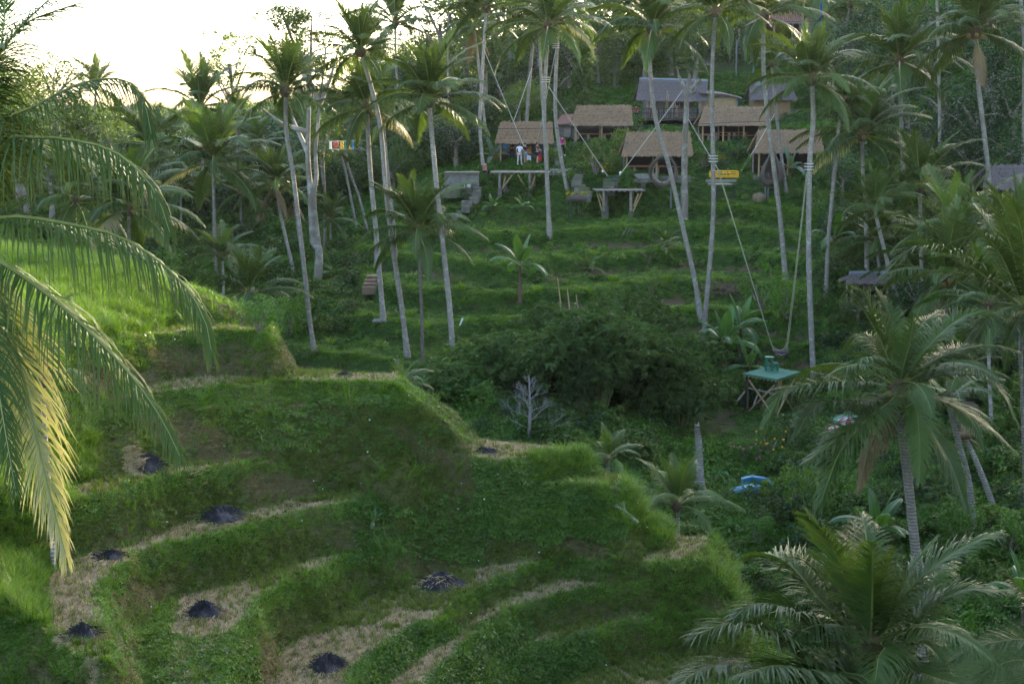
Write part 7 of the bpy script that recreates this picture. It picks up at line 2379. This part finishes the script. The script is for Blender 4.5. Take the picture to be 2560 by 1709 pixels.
# shrubs and small trees with their own places
for lab, x, y, r, by, mt, kd in [
 ('bright leafy bush standing over the blue pool wall', 2000, 1205, 62, 1290, 'weed', 'dense'),
 ('dark vine covered bush left of the big arching palm', 2035, 1280, 62, 1340, 'creeper', 'drape'),
 ('dark leafy bush at the back edge of the spur, under the reddish stem', 650, 785, 60, 830, 'creeper', 'dense'),
 ('dark bush behind the spur beside the reddish stem', 720, 800, 60, 850, 'creeper', 'dense'),
 ('bright leafy sapling beside the slanting stem at left', 625, 530, 42, 600, 'tree_leaf_light', 'airy'),
 ('bright green bush at the end of the crest', 585, 640, 40, 700, 'weed', 'airy'),
 ('leafy bush beside the first swing palm, below the balcony', 1560, 372, 46, 420, 'weed', 'dense'),
 ('shrub with orange flowers between the two front cafes', 1490, 400, 50, 440, 'weed', 'airy'),
 ('rounded yellow green shrub by the swing landing', 1508, 420, 27, 436, 'yellow_leaf', 'dense'),
 ('low yellow shrub at the corner of the leftmost cafe', 1240, 396, 15, 408, 'yellow_leaf', 'dense'),
 ('small red leafed shrub beside the leftmost cafe', 1257, 398, 9, 412, 'red_leaf', 'cone'),
 ('frangipani tree with open crown in front of the balcony', 1762, 352, 40, 430, 'weed', 'umbrella'),
 ('yellow leafed shrub beside the roped palm stem', 1803, 400, 13, 415, 'yellow_leaf', 'dense'),
 ('dense dark bush between the cafes and the right hand palms', 2080, 420, 55, 470, 'weed', 'dense'),
 ('leafy bush left of the big swing, against the slope', 1965, 745, 62, 800, 'creeper', 'dense'),
 ('leafy bush behind the two ropes of the big swing', 1900, 720, 55, 780, 'creeper', 'airy'),
 ('bush below the banana clump beside the green platform', 1740, 940, 60, 1000, 'creeper', 'dense'),
 ('bush at the foot of the curved palm', 1690, 850, 50, 900, 'creeper', 'dense'),
 ('shrub with pale leaves on the middle of the slope', 1620, 640, 30, 660, 'weed', 'airy'),
 ('thin leaved sapling on the slope below the shrub with pale leaves', 1630, 705, 34, 745, 'weed', 'airy'),
 ('small dark shrub left of the lone banana plant', 1245, 710, 24, 722, 'creeper', 'dense'),
 ('green shrub beside the concrete steps in the middle', 1385, 395, 24, 415, 'weed', 'dense'),
 ('leafy shrub under the balcony floor', 1590, 318, 30, 345, 'weed', 'dense'),
 ('flowering garden bush with yellow blooms near the blue pool', 1925, 1105, 42, 1140, 'weed', 'airy'),
 ('garden bush with pink blooms right of the tall stump', 1860, 1130, 45, 1160, 'creeper', 'dense'),
 ('low bush in front of the green platform legs', 1905, 985, 40, 1022, 'creeper', 'dense'),
 ('leafy bush under the right corner of the green platform', 1985, 990, 45, 1030, 'weed', 'dense'),
 ('small bush hiding the end of the pale blue ledge', 1812, 1240, 26, 1262, 'weed', 'dense'),
 ('shrub growing in front of the bright blue wall', 1888, 1222, 22, 1250, 'creeper', 'airy'),
 ('creeper bush beside the stone steps by the concrete wall', 1168, 488, 26, 512, 'creeper', 'dense'),
 ('shrub on the steps left of the lower deck', 1432, 452, 24, 474, 'weed', 'dense'),
 ('bush in front of the long cafe right of the roped stem', 1840, 382, 40, 402, 'creeper', 'dense'),
 ('garden shrub left of the front cafe post', 1535, 405, 26, 428, 'weed', 'dense'),
 ('bush under the leftmost cafe deck', 1300, 478, 40, 505, 'creeper', 'dense'),
 ('dark shrub in the valley below the fallen branch', 1900, 1330, 50, 1370, 'creeper', 'dense'),
 ('dense bush filling the valley between the near palm and the banana plants', 2180, 1340, 70, 1400, 'weed', 'dense'),
 ('bush beside the two pale leaning stems', 2400, 1330, 75, 1400, 'creeper', 'dense'),
 ('scrubby bush at the right edge of the valley', 2520, 1340, 75, 1400, 'creeper', 'airy'),
 ('leafy bush at the foot of the right hand steps', 2410, 1150, 60, 1200, 'creeper', 'dense'),
 ('hedge like bush beside the striped umbrellas', 2090, 1110, 50, 1150, 'weed', 'dense'),
]:
    f = hit(x, by)
    rr = r * f.y / FPX
    hh = max(0.35, (by - y) * f.y / FPX / 0.75)
    root = bush(lab, f, (rr, rr, min(hh, rr * 1.3)), T % 6, mt, None, 'leafy_shrub' if 'tree' not in lab and 'sapling' not in lab else 'small_tree', kd, 1700)
    if 'orange' in lab or 'bloom' in lab:
        m_ = 'flower_orange' if 'pink' not in lab else 'pink_petal'
        fb = MB()
        for q in range(12):
            a = random.uniform(0, 6.28); z = random.uniform(0.4, 1.5) * hh
            c = f + Vector((math.cos(a) * rr * 0.9, -abs(math.sin(a)) * rr * 0.9, z))
            fb.blob(c, (0.055, 0.055, 0.05), 5, 3)
        fb.build('blossom', M[m_], root)
    T += 1

# ---------------------------------------------------------------- bamboo
def bamboo_clump(label, foot, h, spread, seed, n=26, mat='bamboo_leaf'):
    rnd = random.Random(seed)
    foot = Vector(foot)
    root = thing('bamboo_clump', label, 'bamboo', foot, 'bamboo clumps')
    cm = MB(); C = []; D = []
    for i in range(n):
        a = rnd.uniform(0, 6.28); s = rnd.random() ** 0.6
        b = foot + Vector((math.cos(a), math.sin(a), 0)) * 0.5 * s
        hh = h * rnd.uniform(0.55, 1.0)
        out = spread * s
        e = b + Vector((math.cos(a) * out * 0.45, math.sin(a) * out * 0.45, hh))
        t = b + Vector((math.cos(a) * out, math.sin(a) * out, hh * 0.86))
        path = trunk_points([b - UP * 0.3, b.lerp(e, 0.6) + UP * 0.1, e, t], 5)
        cm.tube(path, [0.05 * (1 - 0.9 * k / len(path)) for k in range(len(path))], 4)
        for k in range(4, len(path)):
            for q in range(9):
                off = Vector((rnd.gauss(0, 1), rnd.gauss(0, 1), rnd.gauss(0, 0.6))) * 0.42
                p = path[k] + off
                ang = rnd.uniform(0, 6.28)
                for j in range(9):
                    u = ang + rnd.uniform(-1.0, 1.0)
                    dv = (math.cos(u), math.sin(u), rnd.uniform(-1.0, 0.1))
                    C.append((p.x - foot.x + dv[0] * 0.16, p.y - foot.y + dv[1] * 0.16, p.z - foot.z + dv[2] * 0.16)); D.append(dv)
    cm.build('culm', M['bamboo_green'], root)
    C = np.array(C); D = np.array(D) * 4
    V, Fc = leaf_cloud(C, 0.40, 'x', None, 0.3, seed, 0.15, 0.0, D)
    me = raw_mesh('bamboo_leaves', V, Fc, M[mat])
    link_mesh('foliage', me, root)
    return root


for lab, x, y, top, spr, n in [
 ('big dark bamboo clump in the middle of the valley, arching forward', 1480, 1050, 800, 3.0, 34),
 ('bamboo clump right of the largest one, under the curved palm', 1610, 1020, 830, 2.5, 30),
 ('bamboo clump left of the largest one, above the bare tree', 1350, 1000, 850, 2.5, 28),
 ('loose bamboo clump higher up the slope above the others', 1400, 930, 785, 2.4, 24),
 ('upper bamboo clump below the curved palm, thin tops nodding', 1570, 910, 755, 2.3, 24),
 ('low bamboo clump at the bottom of the valley by the stump', 1690, 1050, 930, 2.0, 20),
 ('leftmost bamboo clump beside the pale stemmed palms', 1220, 970, 865, 2.4, 22),
 ('low bamboo clump at the left end of the thicket, above the spur', 1130, 1000, 925, 2.0, 16),
 ('low bamboo clump under the curved palm at the right end of the thicket', 1660, 960, 850, 2.2, 18),
]:
    f = hit(x, y, 50)
    h = (y - top) * f.y / FPX * 1.05
    bamboo_clump(lab, f, h, spr, x, n, 'bamboo_leaf_pale' if ('loose' in lab or 'upper' in lab or 'leftmost' in lab) else 'bamboo_leaf')

# bare bamboo poles standing on the slope
for k, (x0, y0, x1, y1) in enumerate([(1403, 826, 1394, 694), (1450, 860, 1440, 735), (1500, 830, 1522, 740), (1424, 830, 1418, 720)]):
    f = hit(x0, y0)
    mb = MB(); t = W(x1, y1, f.y)
    mb.tube([f - UP * 0.3, f.lerp(t, 0.5) + Vector((0.08, 0, 0)), t], [0.06, 0.05, 0.025], 5)
    solo(mb, 'bamboo_pole', M['bamboo_pole'], ['tall dry bamboo pole standing right of the lone banana plant', 'dry bamboo pole leaning left above the bamboo clumps', 'dry bamboo pole leaning right above the bamboo clumps', 'thin dry bamboo pole between the two taller ones'][k], 'bamboo pole', f, 'dry bamboo poles')

# ---------------------------------------------------------------- bananas and big leaves
for lab, x, y, hp, Lp, n, mt in [
 ('lone banana plant in the middle of the slope with tattered leaves', 1300, 768, 96, 92, 8, 'banana'),
 ('banana plant with hanging leaves left of the green platform', 1810, 925, 70, 110, 10, 'banana'),
 ('second banana plant of the clump beside the green platform', 1850, 900, 75, 95, 8, 'banana'),
 ('banana plant nearest the green platform, narrow drooping leaves', 1868, 985, 70, 80, 6, 'banana'),
 ('banana plant with broad leaves in the valley behind the nearest palm', 2190, 1440, 120, 130, 9, 'banana'),
 ('banana plant at the right edge with browned leaves', 2560, 1560, 70, 130, 8, 'banana'),
 ('banana plant under the right hand palms with upright leaves', 2085, 640, 40, 80, 7, 'banana'),
 ('small banana plant beside the big swing stem', 2040, 790, 30, 42, 5, 'banana'),
 ('banana leaves beside the forked tree, one broad bright leaf', 828, 700, 15, 62, 4, 'banana'),
 ('fan leafed traveller plant in front of the rightmost cafe', 1975, 450, 28, 60, 7, 'taro'),
 ('silvery broad leafed plant at the left of the leftmost cafe', 1232, 408, 12, 50, 9, 'taro'),
 ('small banana plant on the spur bank with yellowed leaf', 935, 1335, 30, 42, 6, 'banana'),
 ('banana plant low in the valley behind the spur', 1570, 1140, 30, 60, 5, 'banana'),
 ('banana plant in front of the tiled house on the hill', 1902, 130, 18, 36, 7, 'banana'),
 ('bright leafed plant under the first bamboo deck', 1230, 540, 22, 40, 8, 'banana'),
 ('second bright leafed plant under the first bamboo deck', 1305, 535, 18, 36, 7, 'banana'),
]:
    f = hit(x, y)
    if 'tiled house' in lab: f = ground_at(W(x, y, 154).x, 154)
    s = f.y / FPX
    banana(lab, f, hp * s, Lp * s, n, x, mt)

# bare grey tree in the valley
f = hit(1322, 1105, 48)
if f.y > 75 or f.y < 48: f = ground_at(W(1322, 1100, 58).x, 58)
root = thing('bare_tree', 'leafless grey tree with fine branches in front of the bamboo', 'tree', f)
mb = MB(); rnd = random.Random(4)
H = (1105 - 935) * f.y / FPX


def limb(p, d, l, r, lv):
    q = p + d * l
    mid = p.lerp(q, 0.5) + Vector((rnd.uniform(-1, 1), rnd.uniform(-1, 1), 0.4)) * l * 0.07
    mb.tube([p, mid, q], [r, r * 0.8, r * 0.6], 4 if lv > 1 else 6, 0, False)
    if lv >= 6: return
    for _ in range(3 if lv < 5 else 2):
        nd = (d * 0.8 + Vector((rnd.uniform(-1, 1), rnd.uniform(-0.8, 0.8), rnd.uniform(0.0, 0.7)))).normalized()
        limb(p.lerp(q, rnd.uniform(0.55, 1)), nd, l * rnd.uniform(0.55, 0.75), r * 0.55, lv + 1)


stem_top = f + UP * H
mb.tube([f - UP * 0.3, f.lerp(stem_top, 0.5) + Vector((0.06, 0, 0)), stem_top], [0.09, 0.06, 0.02], 6)
for k in range(13):
    z = 0.1 + 0.066 * k
    a = k * 2.4
    dv = Vector((math.cos(a) * 1.5, math.sin(a), 0.45 + 0.05 * k)).normalized()
    limb(f + UP * H * z, dv, H * (0.34 - 0.022 * k), 0.02, 2)
mb.build('branches', M['deadwood'], root)

# tall broken stump
f = hit(1748, 1240)
if not 45 < f.y < 75: f = ground_at(W(1748, 1240, 60).x, 60)
s = f.y / FPX
root = thing('tree_stump', 'tall broken pale tree stump standing in the valley garden', 'tree stump', f)
mb = MB()
pp = [W(a, b, f.y) for a, b in [(1752, 1230), (1750, 1190), (1749, 1150), (1747, 1105), (1742, 1062)]]
mb.tube([f - UP * 0.3] + pp, [17 * s, 15.5 * s, 11 * s, 9.5 * s, 8.6 * s, 7 * s], 9)
for a in (0.3, 1.6, 2.9, 4.1, 5.3):
    mb.tube([f + Vector((math.cos(a) * 22 * s, math.sin(a) * 22 * s, -0.15)), f + Vector((math.cos(a) * 10 * s, math.sin(a) * 10 * s, 32 * s)), f + UP * 55 * s], [5 * s, 5 * s, 3 * s], 5)
mb.build('trunk', M['bark'], root, True)
mb = MB()
mb.tube([pp[-1] + Vector((-3 * s, 0, -2 * s)), pp[-1] + Vector((-4 * s, 0, 5 * s))], [3.5 * s, 0.8 * s], 5)
mb.tube([pp[-1] + Vector((3.5 * s, 0, -2 * s)), pp[-1] + Vector((4.5 * s, 0, 8 * s))], [3 * s, 0.6 * s], 5)
mb.build('splinter', M['bark_tree'], root)

# dead branch lying on the mound
f = hit(1578, 1298)
root = thing('dead_branch', 'bleached dead branch lying on the side of the rounded mound', 'branch', f)
mb = MB(); s = f.y / FPX
b0 = f + UP * 0.1
B = lambda a, b: W(a, b, f.y - 0.3)
mb.tube([B(1594, 1306), B(1578, 1292), B(1562, 1276), B(1548, 1268), B(1534, 1264)], [5 * s, 5 * s, 3 * s, 2 * s, 1.2 * s], 6)
mb.tube([B(1562, 1276), B(1560, 1262), B(1556, 1252)], [2 * s, 1.5 * s, 0.8 * s], 5)
mb.tube([B(1548, 1268), B(1540, 1258)], [1.5 * s, 0.7 * s], 5)
mb.build('limb', M['deadwood'], root)

# ================================================================ HAZE
m, nt, out = nodemat('haze')
pv = N(nt, 'ShaderNodeVolumePrincipled')
pv.inputs['Color'].default_value = (0.93, 0.95, 1.0, 1)
pv.inputs['Density'].default_value = 0.00005
pv.inputs['Anisotropy'].default_value = 0.25
nt.links.new(pv.outputs[0], out.inputs['Volume'])
zlo = float(ZZ.min()) - 1.0
zhi = 170.0
mb = MB(); mb.box((0, 660, (zlo + zhi) / 2), (1840, 1500, zhi - zlo))
hz = mb.build('haze', m)
hz['kind'] = 'stuff'; hz['label'] = 'thin warm morning haze filling the valley'
